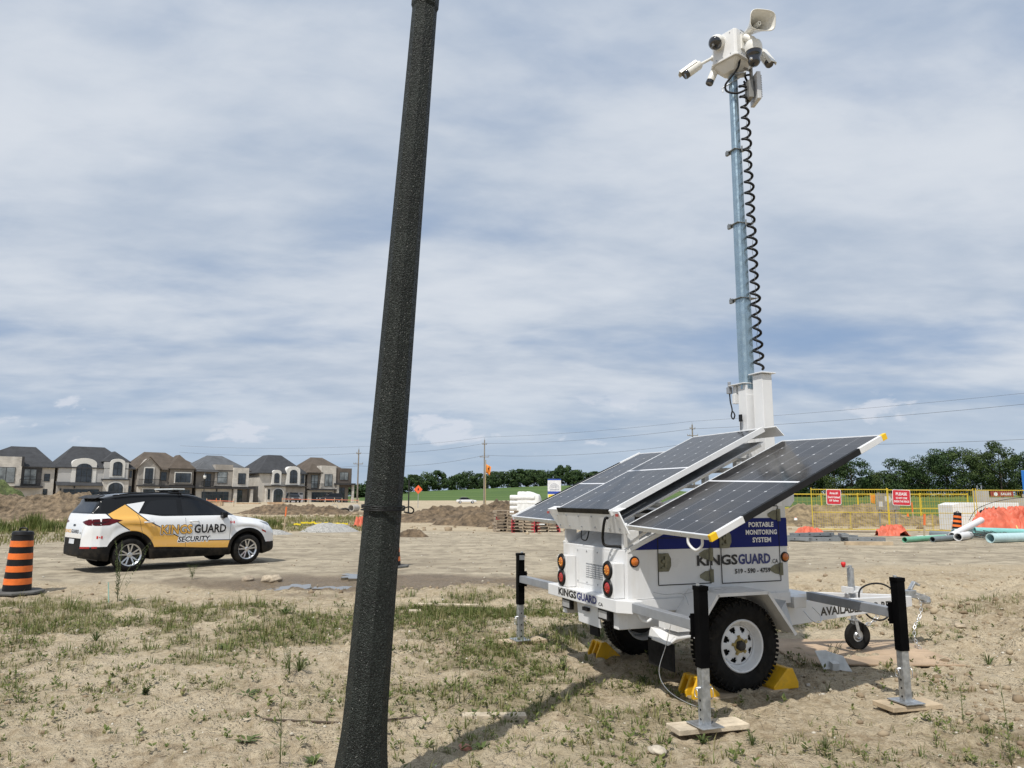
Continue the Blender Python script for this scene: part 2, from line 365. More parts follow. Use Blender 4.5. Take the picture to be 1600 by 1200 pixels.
def ground_mat():
    m_ = bpy.data.materials.new('site_earth'); m_.use_nodes = True; nt = m_.node_tree; n = N(nt); b = nt.nodes['Principled BSDF']
    g = n.new('ShaderNodeNewGeometry'); v = g.outputs['Position']
    at = lambda k: n.new('ShaderNodeAttribute', attribute_name=k).outputs['Fac']
    n1 = n.noise(v, .35, 6, .6); n2 = n.noise(v, 2.2, 7, .62, .4); n3 = n.noise(v, 14, 6, .65); n4 = n.noise(v, 75, 4, .6)
    sand = n.ramp(n.m('ADD', n.m('MULTIPLY', n1, .45), n.m('MULTIPLY', n2, .55)), [(.36, (.215, .160, .100)), (.45, (.36, .288, .192)), (.60, (.49, .41, .29))])
    sand = n.mix(n.mapr(n3, .40, .64, 0, .6), sand, (.56, .48, .35))
    sand = n.mix(n.mapr(n4, .56, .68, 0, .6), sand, (.13, .098, .06))
    # tyre-smoothed gravel road
    mp = n.new('ShaderNodeMapping'); n.link(v, mp.inputs[0]); mp.inputs['Scale'].default_value = (.22, .75, 1); mp.inputs['Rotation'].default_value = (0, 0, R(-8))
    tr = n.noise(mp.outputs[0], 1.1, 8, .66, .5)
    road = n.ramp(tr, [(.34, (.31, .262, .19)), (.48, (.41, .352, .26)), (.62, (.51, .44, .325))])
    road = n.mix(n.mapr(n4, .5, .7, 0, .5), n.mix(n.mapr(n2, .42, .62, 0, .6), road, (.25, .21, .155)), (.24, .22, .19))
    grassg = n.ramp(n2, [(.35, (.13, .12, .055)), (.65, (.26, .22, .13))])
    mpf = n.new('ShaderNodeMapping'); n.link(v, mpf.inputs[0]); mpf.inputs['Scale'].default_value = (.012, .05, 1); mpf.inputs['Rotation'].default_value = (0, 0, R(12))
    field = n.ramp(n.noise(mpf.outputs[0], 1.0, 7, .65), [(.35, (.058, .105, .028)), (.55, (.085, .14, .036)), (.7, (.13, .165, .055))])
    wetc = n.ramp(n3, [(.3, (.105, .075, .045)), (.7, (.19, .14, .09))])
    c = n.mix(at('road'), sand, road)
    c = n.mix(n.m('MULTIPLY', n.mapr(at('grassy'), .1, .9), .45), c, grassg)
    c = n.mix(n.m('MULTIPLY', at('wet'), .85), c, wetc); c = n.mix(at('field'), c, field)
    n.put(b.inputs['Base Color'], c); n.put(b.inputs['Roughness'], n.m('SUBTRACT', .95, n.m('MULTIPLY', at('wet'), .45)))
    b.inputs['Specular IOR Level'].default_value = .25
    vor = n.new('ShaderNodeTexVoronoi'); vor.inputs['Scale'].default_value = 38; n.link(v, vor.inputs['Vector'])
    hgt = n.m('ADD', n.m('MULTIPLY', n3, .9), n.m('ADD', n.m('MULTIPLY', n4, .35), n.m('MULTIPLY', n.mapr(vor.outputs['Distance'], .1, .5, .35, 0), n.mapr(n2, .45, .6))))
    bp = n.new('ShaderNodeBump'); bp.inputs['Strength'].default_value = 1.0; bp.inputs['Distance'].default_value = .05; n.link(hgt, bp.inputs['Height']); n.link(bp.outputs[0], b.inputs['Normal'])
    return m_
build_ground()

# dirt mounds: heightfields of their own
dirt = mat('spoil_dirt', (.215, .160, .102), .95, var=.45, vs=2.6, bump=1.0, bs=5, bd=.22, streak=((.10, .072, .045), (3.5, 3.5, 6), .7))
dirt_d = mat('spoil_dirt_brown', (.175, .126, .078), .95, var=.45, vs=3.0, bump=1.0, bs=6, bd=.2, streak=((.085, .06, .038), (4, 4, 7), .7))
grav = mat('crushed_stone', (.36, .355, .34), .95, var=.25, vs=14, bump=1.0, bs=12, bd=.06)
greenm = mat('weedy_bank', (.12, .15, .05), .95, var=.35, vs=2.0, bump=1.0, bs=5, bd=.2)
def mound(name, label, cat, cx, cy, rx, ry, h, m_, rz=0, seed=0, rough=.35, peaks=None, res=.16, fs=.8, kind=None):
    nx = int(2.2*rx/res); ny = int(2.2*ry/res); X, Y = np.meshgrid(np.linspace(-1.1*rx, 1.1*rx, nx), np.linspace(-1.1*ry, 1.1*ry, ny), indexing='ij')
    c, s = math.cos(rz), math.sin(rz); wx = cx+X*c-Y*s; wy = cy+X*s+Y*c
    d = np.sqrt((X/rx)**2+(Y/ry)**2)+(fbm(wx*.5+seed, wy*.5, 3)-.5)*.5
    p = sst(1.0, .15, d) if peaks is None else sum(a*np.exp(-(((X-px)/sx)**2+((Y-py)/sy)**2)) for px, py, sx, sy, a in peaks)*sst(1.05, .75, d)
    nz = fbm(wx*fs+seed*3, wy*fs, 6, .62); rid = 1-2*np.abs(fbm(wx*fs*1.7+seed, wy*fs*1.7+3, 5, .6)-.5)
    z = h*p*(1-rough+rough*(1.3*nz+.7*(rid-.4)))+(fbm(wx*4, wy*4, 3)-.5)*.2*h*np.minimum(p*2, 1)*rough
    z = z-.07*(1-np.minimum(p*6, 1))
    zb = Hmac(wx, wy); zz = zb+z-.04
    z0 = float(Hmac(np.array([cx]), np.array([cy]))[0])
    co = np.stack([X, Y, zz-z0], -1).reshape(-1, 3); i, j = np.meshgrid(np.arange(nx-1), np.arange(ny-1), indexing='ij')
    q = np.stack([i*ny+j, (i+1)*ny+j, (i+1)*ny+j+1, i*ny+j+1], -1).reshape(-1, 4)
    me = bpy.data.meshes.new(name); me.from_pydata(co.tolist(), [], q.tolist()); o = finish(me, name, m_, smooth=True)
    o.location = (cx, cy, z0); o.rotation_euler = (0, 0, rz)
    if kind: tag(o, None, None, kind=kind)
    else: tag(o, label, cat)
    return o
mound('dirt_mound', 'long bank of rough brown earth on the left in front of the arched-window house', 'dirt mound', -33.5, 52, 12.5, 4.2, 1.62, dirt, R(6), 2, .62, fs=1.1)
mound('grassy_hill', 'green weedy hump at the left edge of the photo above the earth bank', 'grassy mound', -42.5, 58, 7.2, 4.5, 3.1, greenm, 0, 5, .25)
mound('dirt_mound', 'low lumpy row of earth beyond the front of the security car', 'dirt mound', -19.6, 68, 6.4, 3.2, .80, dirt_d, R(4), 9, .75, fs=1.3)
mound('dirt_mound', 'flat scraped earth heap beside the two concrete pipes', 'dirt mound', -14.6, 69, 4.6, 2.4, .26, dirt, R(-3), 12, .6, fs=1.1)
mound('dirt_mound', 'low brown earth bank just right of the street lamp post', 'dirt mound', -3.9, 50, 5.4, 4.2, .95, dirt_d, R(-5), 15, .7, fs=1.2)
mound('dirt_mound', 'tall steep heap of brown earth left of the stacked pallets', 'dirt mound', 1.3, 43.5, 6.0, 4.8, 1.2, dirt_d, R(-12), 21, .65, fs=1.25, peaks=[(-1.2, 0, 2.4, 2.5, 1.0), (-3.8, -1.2, 1.8, 2.6, .55)])
mound('dirt_mound', 'wide tan earth bank behind the yellow fence', 'dirt mound', 20.5, 46, 8.2, 3.2, 1.15, mat('spoil_tan', (.27, .205, .12), .95, var=.4, vs=2.2, bump=1, bs=5, bd=.2, streak=((.13, .095, .055), (3, 3, 7), .6)), R(4), 31, .55, fs=1.1)
mound('gravel_pile', 'low pale grey pile of crushed stone right of the car bonnet', 'gravel pile', -8.3, 34.5, 1.5, .9, .42, grav, 0, 3, .3, res=.07)
mound('gravel_pile', 'small scattered grey stone heap directly in front of the car', 'gravel pile', -10.1, 32.2, 1.0, .7, .22, grav, 0, 8, .4, res=.06)
mound('dirt_mound', 'knee-low clod of dark soil on the gravel right of the lamp post', 'dirt clod', -4.0, 30.5, .85, .5, .34, dirt_d, 0, 18, .6, res=.05, fs=3)

# puddles: thin water sheets in the wet hollow
wat = mat('puddle_water', (.10, .085, .065), .03, var=.1, spec=.8)
def puddle(cx, cy, rx, ry, seed):
    pts = []
    for k in range(56):
        a = 2*math.pi*k/56; q = 1+.38*math.sin(2*a+seed)+.24*math.sin(3*a+seed*2.3)+.14*math.sin(5*a+seed*4)+.07*math.sin(9*a+seed)+.05*math.sin(14*a+2*seed); pts.append((rx*q*math.cos(a), ry*q*math.sin(a), 0))
    mb = MB(); mb.prism(pts, (0, 0, -.05)); o = mb.build('puddle', wat); o.location = (cx, cy, max(gz(cx, cy), gz(cx+rx*.5, cy), gz(cx-rx*.5, cy), gz(cx, cy+ry*.4), gz(cx, cy-ry*.4))+.006)
    tag(o, None, None, kind='structure')
puddle(-3.95, 13.75, .24, .62, 1.0); puddle(-3.15, 13.75, .30, .30, 2.2); puddle(-3.1, 15.3, .36, .42, 3.7); puddle(-2.55, 13.9, .16, .26, 5.1)

# ---------------------------------------------------------------- grass, weeds, stones
def inst_mesh(name, V, Fc, mats, attr=None, kind='stuff', smooth=False):
    """V (n,k,3), Fc local faces list of tuples with same length"""
    n_, k, _ = V.shape; me = bpy.data.meshes.new(name); me.vertices.add(n_*k); me.vertices.foreach_set('co', V.reshape(-1).astype(np.float32))
    loops = []; sizes = []
    base = np.arange(n_)[:, None]*k
    tot = np.concatenate([np.array(f) for f in Fc]); L = (base+tot[None, :]).ravel(); me.loops.add(len(L)); me.loops.foreach_set('vertex_index', L)
    sz = np.tile(np.array([len(f) for f in Fc]), n_); st = np.concatenate([[0], np.cumsum(sz)[:-1]]); me.polygons.add(len(sz)); me.polygons.foreach_set('loop_start', st)
    me.update(); me.validate()
    if attr is not None:
        a = me.attributes.new('tone', 'FLOAT', 'POINT'); a.data.foreach_set('value', np.repeat(attr, k).astype(np.float32))
    o = finish(me, name, mats, smooth=smooth)
    if kind: tag(o, None, None, kind=kind)
    return o
def tone_mat(name, stops, rough=.7, transl=.0):
    m_ = bpy.data.materials.new(name); m_.use_nodes = True; nt = m_.node_tree; n = N(nt); b = nt.nodes['Principled BSDF']
    t = n.new('ShaderNodeAttribute', attribute_name='tone').outputs['Fac']; c = n.ramp(t, stops); n.put(b.inputs['Base Color'], c); b.inputs['Roughness'].default_value = rough; b.inputs['Specular IOR Level'].default_value = .25
    if transl:
        tr = n.new('ShaderNodeBsdfTranslucent'); n.put(tr.inputs[0], c); mx = n.new('ShaderNodeMixShader'); mx.inputs[0].default_value = transl
        n.link(b.outputs[0], mx.inputs[1]); n.link(tr.outputs[0], mx.inputs[2]); n.link(mx.outputs[0], nt.nodes['Material Output'].inputs[0])
    return m_
rng = np.random.RandomState(11)
def blades(px, py, pz, L, wd, lean, az, tone):
    n_ = len(px); sx = np.cos(az); sy = np.sin(az); tx = -sy; ty = sx; V = np.zeros((n_, 5, 3))
    for k, (s, h, w_) in enumerate(((0, 0, 1), (.35, .62, .75), (1, 1, 0))):
        cx = px+sx*lean*L*s; cy = py+sy*lean*L*s; cz = pz+L*h*np.sqrt(np.maximum(.05, 1-lean*lean*.8*s))
        if k < 2:
            for q, sg in enumerate((-1, 1)):
                V[:, k*2+q, 0] = cx+tx*wd*w_*sg; V[:, k*2+q, 1] = cy+ty*wd*w_*sg; V[:, k*2+q, 2] = cz
        else: V[:, 4] = np.stack([cx, cy, cz], -1)
    return V
BF = [(0, 1, 3, 2), (2, 3, 4)]
gm = tone_mat('grass_blades', [(0, (.060, .088, .022)), (.28, (.120, .155, .040)), (.5, (.20, .205, .072)), (.72, (.28, .24, .125)), (1, (.38, .31, .18))], .6, .25)
def no_stand(x, y):
    u, v = (x-TO.x)*TU[0]+(y-TO.y)*TU[1], (x-TO.x)*TV[0]+(y-TO.y)*TV[1]
    bad = (np.abs(u-.05) < .33) & (np.abs(v-1.6) < .22) | (np.abs(u-1.8) < .4) & (np.abs(v-1.62) < .2) | (u > 2.35) & (u < 4.0) & (v > -1.2) & (v < .55)
    bad |= (np.abs(u-.95) < .55) & (np.abs(np.abs(v)-.84) < .2) | (np.hypot(x+.80, y-4.2) < .2)
    return bad
def scatter(nt_, rmin, rmax, dens, azm=37.5, seed=0):
    g = np.random.RandomState(seed); r = np.sqrt(g.uniform(rmin**2, rmax**2, nt_)); a = np.radians(g.uniform(-azm, azm, nt_)); x = r*np.sin(a); y = r*np.cos(a)
    k = (g.rand(nt_) < dens(x, y)) & ~no_stand(x, y); return x[k], y[k]
def grass(name, ntuft, r0, r1, dens, bl, L0, L1, w0, seed, toneb=0.0, spread=.05, lean=(.1, .9)):
    tx, ty = scatter(ntuft, r0, r1, dens, seed=seed); g = np.random.RandomState(seed+50); m_ = len(tx); reps = g.randint(bl[0], bl[1], m_)
    size = np.minimum(g.uniform(L0, L1, m_)*np.exp(g.normal(-.12, .42, m_)), L1*2.1)*(.65+.7*dens(tx, ty)); tt = g.beta(1.6, 2.2, m_)
    X = np.repeat(tx, reps); Y = np.repeat(ty, reps); S = np.repeat(size, reps); T = np.repeat(tt, reps); k = len(X)
    az = g.uniform(0, 2*np.pi, k); ln = g.uniform(lean[0], lean[1], k); X = X+np.cos(az)*g.uniform(0, spread, k); Y = Y+np.sin(az)*g.uniform(0, spread, k)
    L = S*g.uniform(.4, 1.1, k); V = blades(X, Y, H(X, Y)-.006, L, w0*g.uniform(.6, 1.3, k), ln, az, None)
    return inst_mesh(name, V, BF, gm, np.clip(T*.75+g.normal(toneb, .12, k)+.1, 0, 1))
grass('near_grass', 9500, 3.3, 8.0, lambda x, y: gdens(x, y)*.8+.035, (4, 11), .028, .088, .0028, 1, -.01, .03, (.25, 1.0))
grass('verge_grass', 15500, 7.6, 14.5, lambda x, y: gdens(x, y)*.9+.01, (5, 14), .03, .115, .0032, 2, -.01, .06, (.1, 1.0))
strip_d = lambda x, y: np.exp(-(((x+.45)/1.15)**2+((y-10.35)/.42)**2)**1.5)
grass('verge_grass', 260000, 9.0, 12.0, lambda x, y: strip_d(x, y)*.15, (6, 12), .05, .11, .0035, 7, -.08, .05, (.1, .7))
und_d = lambda x, y: np.exp(-(((x-1.0)/1.1)**2+((y-7.9)/.9)**2))+np.exp(-(((x-.45)/1.0)**2+((y-6.7)/.55)**2))+.8*np.exp(-(((x+3.0)/.5)**2+((y-11.6)/.3)**2))
grass('near_grass', 40000, 5.5, 12.0, lambda x, y: und_d(x, y)*.3*sst(.42, .62, fbm(x*2.2, y*2.2, 3)), (5, 12), .035, .09, .0032, 8, -.10, .05, (.2, .9))
grass('dry_stubble', 16000, 3.3, 13.5, lambda x, y: np.clip(.10+.5*gdens(x, y), 0, 1)*(1-sst(11.5, 13, y)), (3, 7), .025, .08, .0016, 5, .5, .05, (.3, 1.0))
grass('far_verge_grass', 12000, 26, 66, belt, (6, 12), .06, .24, .016, 3, .16, .4, (.1, .9))
def hill_dens(x, y): return (((x+42.5)/6.2)**2+((y-58)/4)**2 < 1).astype(float)
# little broad-leaved seedlings everywhere near
def seedlings():
    x, y = scatter(11000, 3.4, 11.5, lambda x, y: np.clip(gdens(x, y)*.8+.05, 0, 1), seed=21); g = np.random.RandomState(4); m_ = len(x); k = 7
    X = np.repeat(x, k); Y = np.repeat(y, k); S = np.repeat(g.uniform(.014, .045, m_), k); az = g.uniform(0, 6.28, m_*k); el = g.uniform(.1, .9, m_*k); h = g.uniform(0, 1.3, m_*k)*S
    z = H(X, Y)+h; dx, dy, dz = np.cos(az)*np.cos(el), np.sin(az)*np.cos(el), np.sin(el); tx, ty = -np.sin(az), np.cos(az)
    V = np.zeros((m_*k, 4, 3)); P = np.stack([X, Y, z], -1); D = np.stack([dx, dy, dz], -1); Tt = np.stack([tx, ty, 0*tx], -1); s = S[:, None]
    V[:, 0] = P; V[:, 1] = P+D*s*.55+Tt*s*.26; V[:, 2] = P+D*s*1.1; V[:, 3] = P+D*s*.55-Tt*s*.26
    inst_mesh('weed_seedlings', V, [(0, 1, 2, 3)], gm, np.clip(g.normal(.34, .15, m_*k), 0, 1))
seedlings()
# stones and clods
def stones(name, n_, r0, r1, dens, s0, s1, mt, seed, pw=2.5):
    x, y = scatter(n_, r0, r1, dens, seed=seed); g = np.random.RandomState(seed+9); m_ = len(x); bm = bmesh.new(); bmesh.ops.create_icosphere(bm, subdivisions=1, radius=1); base = np.array([v.co[:] for v in bm.verts]); fs = [tuple(v.index for v in f.verts) for f in bm.faces]; bm.free()
    s = s0+(s1-s0)*g.rand(m_)**pw; V = base[None]*(1+g.uniform(-.28, .28, (m_, len(base), 1))); sc = np.stack([g.uniform(.8, 1.25, m_), g.uniform(.7, 1.1, m_), g.uniform(.55, .95, m_)], -1)
    V = V*sc[:, None]*s[:, None, None]; a = g.uniform(0, 6.28, m_); c, sn = np.cos(a)[:, None], np.sin(a)[:, None]
    V = np.stack([V[..., 0]*c-V[..., 1]*sn, V[..., 0]*sn+V[..., 1]*c, V[..., 2]], -1); P = np.stack([x, y, H(x, y)+s*.22], -1)
    return inst_mesh(name, V+P[:, None], fs, mt, g.rand(m_))
sm = tone_mat('site_stones', [(0, (.20, .155, .105)), (.45, (.34, .28, .2)), (.8, (.43, .39, .32)), (1, (.6, .57, .5))], .9)
cm = tone_mat('soil_clods', [(0, (.19, .14, .09)), (.6, (.30, .235, .16)), (1, (.4, .33, .23))], .95)
one = lambda x, y: np.ones_like(x)
stones('small_stones', 15000, 3.3, 11, lambda x, y: .25+.75*sst(.45, .6, fbm(x*.9, y*.9+30, 3)), .003, .016, sm, 31, 4)
stones('small_stones', 9000, 10, 34, lambda x, y: .15+.85*sst(.45, .62, fbm(x*.4+9, y*.4, 3)), .006, .03, sm, 32, 5)
stones('soil_clods', 9000, 4, 13.5, lambda x, y: sst(.5, .66, fbm(x*.7+40, y*.7, 4))*(.35+.65*sst(2.2, 4, x)), .006, .034, cm, 33, 4)
stones('soil_clods', 5000, 5.5, 13, lambda x, y: sst(2.3, 4, x)*sst(.46, .6, fbm(x*.8+12, y*.8, 4)), .012, .055, cm, 36, 4)
stones('soil_clods', 3000, 11.4, 18, lambda x, y: np.exp(-((y-12.6-.1*x)/1.3)**2)*sst(.42, .6, fbm(x*.7, y*.7, 3)), .015, .06, cm, 34, 4)
stones('soil_clods', 3500, 32, 75, lambda x, y: (np.exp(-(((x-1)/8)**2+((y-40)/6)**2))+np.exp(-(((x+30)/12)**2+((y-50)/5)**2))+np.exp(-(((x+17)/9)**2+((y-66)/6)**2))+np.exp(-(((x-20)/9)**2+((y-44)/4)**2))), .05, .28, cm, 35, 4)
# dead twigs and straw lying about
def straw():
    x, y = scatter(12000, 3.4, 13, lambda x, y: .3+.6*gdens(x, y), seed=41); g = np.random.RandomState(6); m_ = len(x); L = g.uniform(.03, .16, m_); a = g.uniform(0, 6.28, m_)
    dx, dy = np.cos(a)*L/2, np.sin(a)*L/2; w_ = .0014; V = np.zeros((m_, 4, 3)); z0 = H(x-dx, y-dy)+g.uniform(.002, .008, m_); z1 = H(x+dx, y+dy)+g.uniform(.002, .02, m_)
    nx, ny = -np.sin(a)*w_, np.cos(a)*w_; V[:, 0] = np.stack([x-dx-nx, y-dy-ny, z0], -1); V[:, 1] = np.stack([x-dx+nx, y-dy+ny, z0+.002], -1); V[:, 2] = np.stack([x+dx+nx, y+dy+ny, z1+.002], -1); V[:, 3] = np.stack([x+dx-nx, y+dy-ny, z1], -1)
    inst_mesh('dead_straw', V, [(0, 1, 2, 3)], tone_mat('straw', [(0, (.07, .05, .035)), (.5, (.22, .17, .11)), (1, (.5, .42, .28))], .8), g.rand(m_))
straw()
# ---------------------------------------------------------------- shared materials
white = mat('white_enamel', (.70, .705, .71), .35, var=.035, vs=3, coat=.1, streak=((.50, .45, .37), (3, 3, .6), .42))
galv = mat('galvanised_steel', (.46, .48, .50), .38, .75, var=.22, vs=22, bump=.1, bs=60)
grey_st = mat('grey_painted_steel', (.30, .315, .34), .42, .3, var=.08, vs=8)
blk = mat('black_powder_coat', (.003, .003, .0035), .55, var=.3, vs=8, spec=.05)
blkp = mat('black_plastic', (.009, .009, .010), .5, var=.3, vs=9, spec=.3)
rubber = mat('tyre_rubber', (.012, .0115, .011), .85, var=.35, vs=9, bump=.2, bs=60, streak=((.12, .095, .065), (5, 5, 5), .22), spec=.2)
alu = mat('brushed_aluminium', (.62, .63, .64), .35, .85, var=.07, vs=12)
alu_w = mat('pale_aluminium_frame', (.66, .67, .68), .35, .35, var=.05, vs=10)
bluep = mat('royal_blue_vinyl', (.004, .011, .14), .4, var=.06, vs=4, spec=.2)
navy = mat('navy_lettering', (.025, .035, .17), .35, var=.04)
inkk = mat('black_lettering', (.012, .012, .014), .35, var=.04)
whl = mat('white_lettering', (.78, .78, .78), .4, var=.03)
amber = mat('amber_lens', (.50, .13, .010), .2, var=.12, vs=40, coat=.6)
redl = mat('red_lens', (.33, .012, .012), .2, var=.15, vs=40, coat=.6)
brass = mat('zinc_plated_steel', (.17, .165, .115), .4, .5, var=.25, vs=14)
backs = mat('grey_backsheet', (.50, .50, .49), .5, var=.06, vs=3)
yell = mat('yellow_reflective_tape', (.85, .52, .01), .35, var=.04)
redp = mat('red_plastic', (.6, .02, .02), .4)
mastm = mat('mast_anodised', (.33, .435, .51), .34, .75, var=.08, vs=10, streak=((.46, .56, .62), (30, 30, .4), .5))
wood = mat('raw_lumber', (.46, .365, .25), .85, var=.16, vs=4, bump=.4, bs=24, streak=((.30, .22, .14), (3, 40, 3), .6))
woodp = mat('pale_lumber', (.54, .46, .345), .9, var=.2, vs=6, bump=.5, bs=24, streak=((.30, .24, .165), (4, 14, 4), .75))

def solar_mat():
    m_ = bpy.data.materials.new('solar_cells'); m_.use_nodes = True; nt = m_.node_tree; n = N(nt); b = nt.nodes['Principled BSDF']
    tc = n.new('ShaderNodeTexCoord'); s = n.new('ShaderNodeSeparateXYZ'); n.link(tc.outputs['UV'], s.inputs[0]); u, v = s.outputs[0], s.outputs[1]
    cu = n.m('MULTIPLY', u, 6.0); cv = n.m('MULTIPLY', v, 10.0)
    fu = n.m('ABSOLUTE', n.m('SUBTRACT', n.m('FRACT', n.m('ADD', cu, .5)), .5)); fv = n.m('ABSOLUTE', n.m('SUBTRACT', n.m('FRACT', n.m('ADD', cv, .5)), .5))
    dot0 = n.m('LESS_THAN', n.m('ADD', fu, fv), .072)
    lu = n.m('LESS_THAN', fu, .016); lv = n.m('LESS_THAN', fv, .012)
    bus = n.m('LESS_THAN', n.m('ABSOLUTE', n.m('SUBTRACT', n.m('FRACT', n.m('MULTIPLY', u, 24.0)), .5)), .05)
    mid = n.m('LESS_THAN', n.m('ABSOLUTE', n.m('SUBTRACT', v, .5)), .0065)
    edge = n.m('MAXIMUM', n.m('LESS_THAN', n.m('MINIMUM', u, n.m('SUBTRACT', 1.0, u)), .004), n.m('LESS_THAN', n.m('MINIMUM', v, n.m('SUBTRACT', 1.0, v)), .004))
    wn = n.new('ShaderNodeTexWhiteNoise', noise_dimensions='2D'); cb = n.new('ShaderNodeCombineXYZ'); n.link(n.m('FLOOR', cu), cb.inputs[0]); n.link(n.m('FLOOR', cv), cb.inputs[1]); n.link(cb.outputs[0], wn.inputs[0])
    base = n.mix(wn.outputs[0], (.011, .011, .013), (.017, .017, .020))
    base = n.mix(n.m('MULTIPLY', bus, .05), base, (.3, .3, .33))
    c = n.mix(n.m('MULTIPLY', lv, .12), base, (.35, .36, .4)); c = n.mix(n.m('MULTIPLY', lu, .30), c, (.45, .46, .5))
    c = n.mix(n.m('MULTIPLY', dot0, .62), c, (.62, .63, .66)); c = n.mix(n.m('MAXIMUM', mid, edge), c, (.72, .73, .76))
    dust = n.noise(tc.outputs['Object'], 3.0, 5, .6); c = n.mix(n.mapr(dust, .4, .75, .015, .09), c, (.38, .35, .3))
    n.put(b.inputs['Base Color'], c); n.put(b.inputs['Roughness'], n.mapr(dust, .35, .7, .10, .24)); b.inputs['IOR'].default_value = 1.5
    b.inputs['Specular IOR Level'].default_value = .3
    return m_
solar = solar_mat()

# ---------------------------------------------------------------- trailer
G0 = 0.0
tr = thing('surveillance_trailer', 'white portable camera trailer with tilted solar panels and tall telescopic mast standing on jacks', 'trailer', tuple(TO), TA)
def L(u, v, z): return (u, -v, z)
EU, EV, EZ = Vector((1, 0, 0)), Vector((0, -1, 0)), Vector((0, 0, 1))
BW = .5976
# cabinet
mb = MB(); side = [(.026, .645), (.026, 1.14), (.09, 1.14), (.42, 1.295), (1.60, 1.66), (1.693, 1.66), (1.693, .645)]
mb.prism([L(u, BW, z) for u, z in side], (0, 2*BW, 0)); body = mb.build('cabinet', white, tr, bevel=.006)
mb = MB(); mb.prism([L(.10, BW+.0035, 1.142), L(.62, BW+.0035, 1.394), L(1.694, BW+.0035, 1.394), L(1.694, BW+.0035, 1.142)], (0, -.001, 0)); mb.build('blue_stripe', bluep, body)
# fine folded seam along the sill
mb = MB(); mb.box(.03, 1.693, -BW-.004, -BW, .748, .753); mb.box(.03, 1.693, -BW-.012, -BW-.0005, .645, .742); mb.build('sill_skirt', white, body, bevel=.002)
# doors with hasps and hinges
def door(u0, u1, z0, z1, hasp, hinges):
    g = MB(); t = .0035
    for a, b, c, d in ((u0-t, u0+t, z0, z1), (u1-t, u1+t, z0, z1), (u0, u1, z0-t, z0+t), (u0, u1, z1-t, z1+t)): g.box(a, b, -BW-.0062, -BW-.0045, c, d)  # thin dark strips, slightly proud, stand in for the shaded groove round the door
    d_ = MB(); d_.prism([L(u0+.004, BW+.0025, z0+.004), L(u1-.004, BW+.0025, z0+.004), L(u1-.004, BW+.0025, z1-.004), L(u0+.004, BW+.0025, z1-.004)], (0, .002, 0))
    do = d_.build('door', white, tr); g.build('door_groove', blkp, do)
    hu, hz = hasp; h = MB()
    h.prism([L(hu-.055, BW+.014, hz+.075), L(hu+.045, BW+.014, hz+.075), L(hu+.07, BW+.014, hz+.03), L(hu+.07, BW+.014, hz-.03), L(hu+.045, BW+.014, hz-.075), L(hu-.055, BW+.014, hz-.075)], (0, .012, 0))
    h.box(hu-.03, hu+.035, -BW-.024, -BW-.0145, hz-.05, hz-.035); h.box(hu+.0, hu+.012, -BW-.030, -BW-.0145, hz-.04, hz+.05); h.cyl(L(hu-.01, BW+.014, hz+.01), L(hu-.01, BW+.026, hz+.01), .018)
    h.build('hasp', brass, do, bevel=.003)
    for zz in hinges:
        h = MB(); h.prism([L(u1-.115, BW+.008, zz-.012), L(u1-.115, BW+.008, zz+.012), L(u1-.06, BW+.008, zz+.04), L(u1-.018, BW+.008, zz+.045), L(u1-.018, BW+.008, zz-.045), L(u1-.06, BW+.008, zz-.04)], (0, .004, 0))
        h.box(u1-.015, u1+.022, -BW-.016, -BW-.007, zz-.055, zz+.055); h.cyl(L(u1+.003, BW+.012, zz-.055), L(u1+.003, BW+.012, zz+.055), .009, n_=10)
        h.build('hinge', brass, do, bevel=.0015)
door(.322, .849, .85, 1.235, (.375, 1.035), (1.09, .91)); door(.963, 1.60, .842, 1.50, (1.0, 1.215), (1.42, .945))
# side markers
for u in (.095, 1.658):
    m1 = MB(); m1.lathe([(0, .022), (.022, .021), (.033, .012), (.035, 0)], L(u, BW+.002, 1.047), (0, -1, 0), 20); k = m1.build('marker_light', amber, tr, smooth=True, auto=40)
    m1 = MB(); m1.lathe([(.035, .008), (.044, .008), (.046, 0)], L(u, BW+.001, 1.047), (0, -1, 0), 20); m1.build('rim', blkp, k)
# lettering on the side
def side_pt(p): return p
mb = MB(); put_text(mb, 'KINGS', L(.708, BW+.0075, .995), (1, 0, 0), (0, 0, 1), .425, .090, bold=.034); t1 = mb.build('lettering', inkk, tr)
mb = MB(); put_text(mb, 'GUARD', L(1.140, BW+.0075, .995), (1, 0, 0), (0, 0, 1), .352, .090, bold=.034); mb.build('lettering', navy, tr)
mb = MB(); put_text(mb, '.CA', L(1.502, BW+.0075, .995), (1, 0, 0), (0, 0, 1), .075, .038, bold=.01); mb.build('lettering', inkk, tr); mb = MB(); put_text(mb, '519 - 590 - 4759', L(1.10, BW+.0075, .918), (1, 0, 0), (0, 0, 1), .385, .042, bold=.03); mb.build('lettering', inkk, tr)
for i, (s, w) in enumerate((('PORTABLE', .275), ('MONITORING', .345), ('SYSTEM', .205))): mb = MB(); put_text(mb, s, L(1.405-w/2, BW+.0075, 1.315-i*.067), (1, 0, 0), (0, 0, 1), w, .044, bold=.03); mb.build('lettering', whl, tr)
mb = MB(); mb.box(1.60, 1.65, -BW-.004, -BW-.002, 1.575, 1.60); mb.build('sticker', yell, tr); mb = MB(); mb.box(1.595, 1.655, -BW-.004, -BW-.002, 1.50, 1.56); mb.build('sticker', whl, tr)
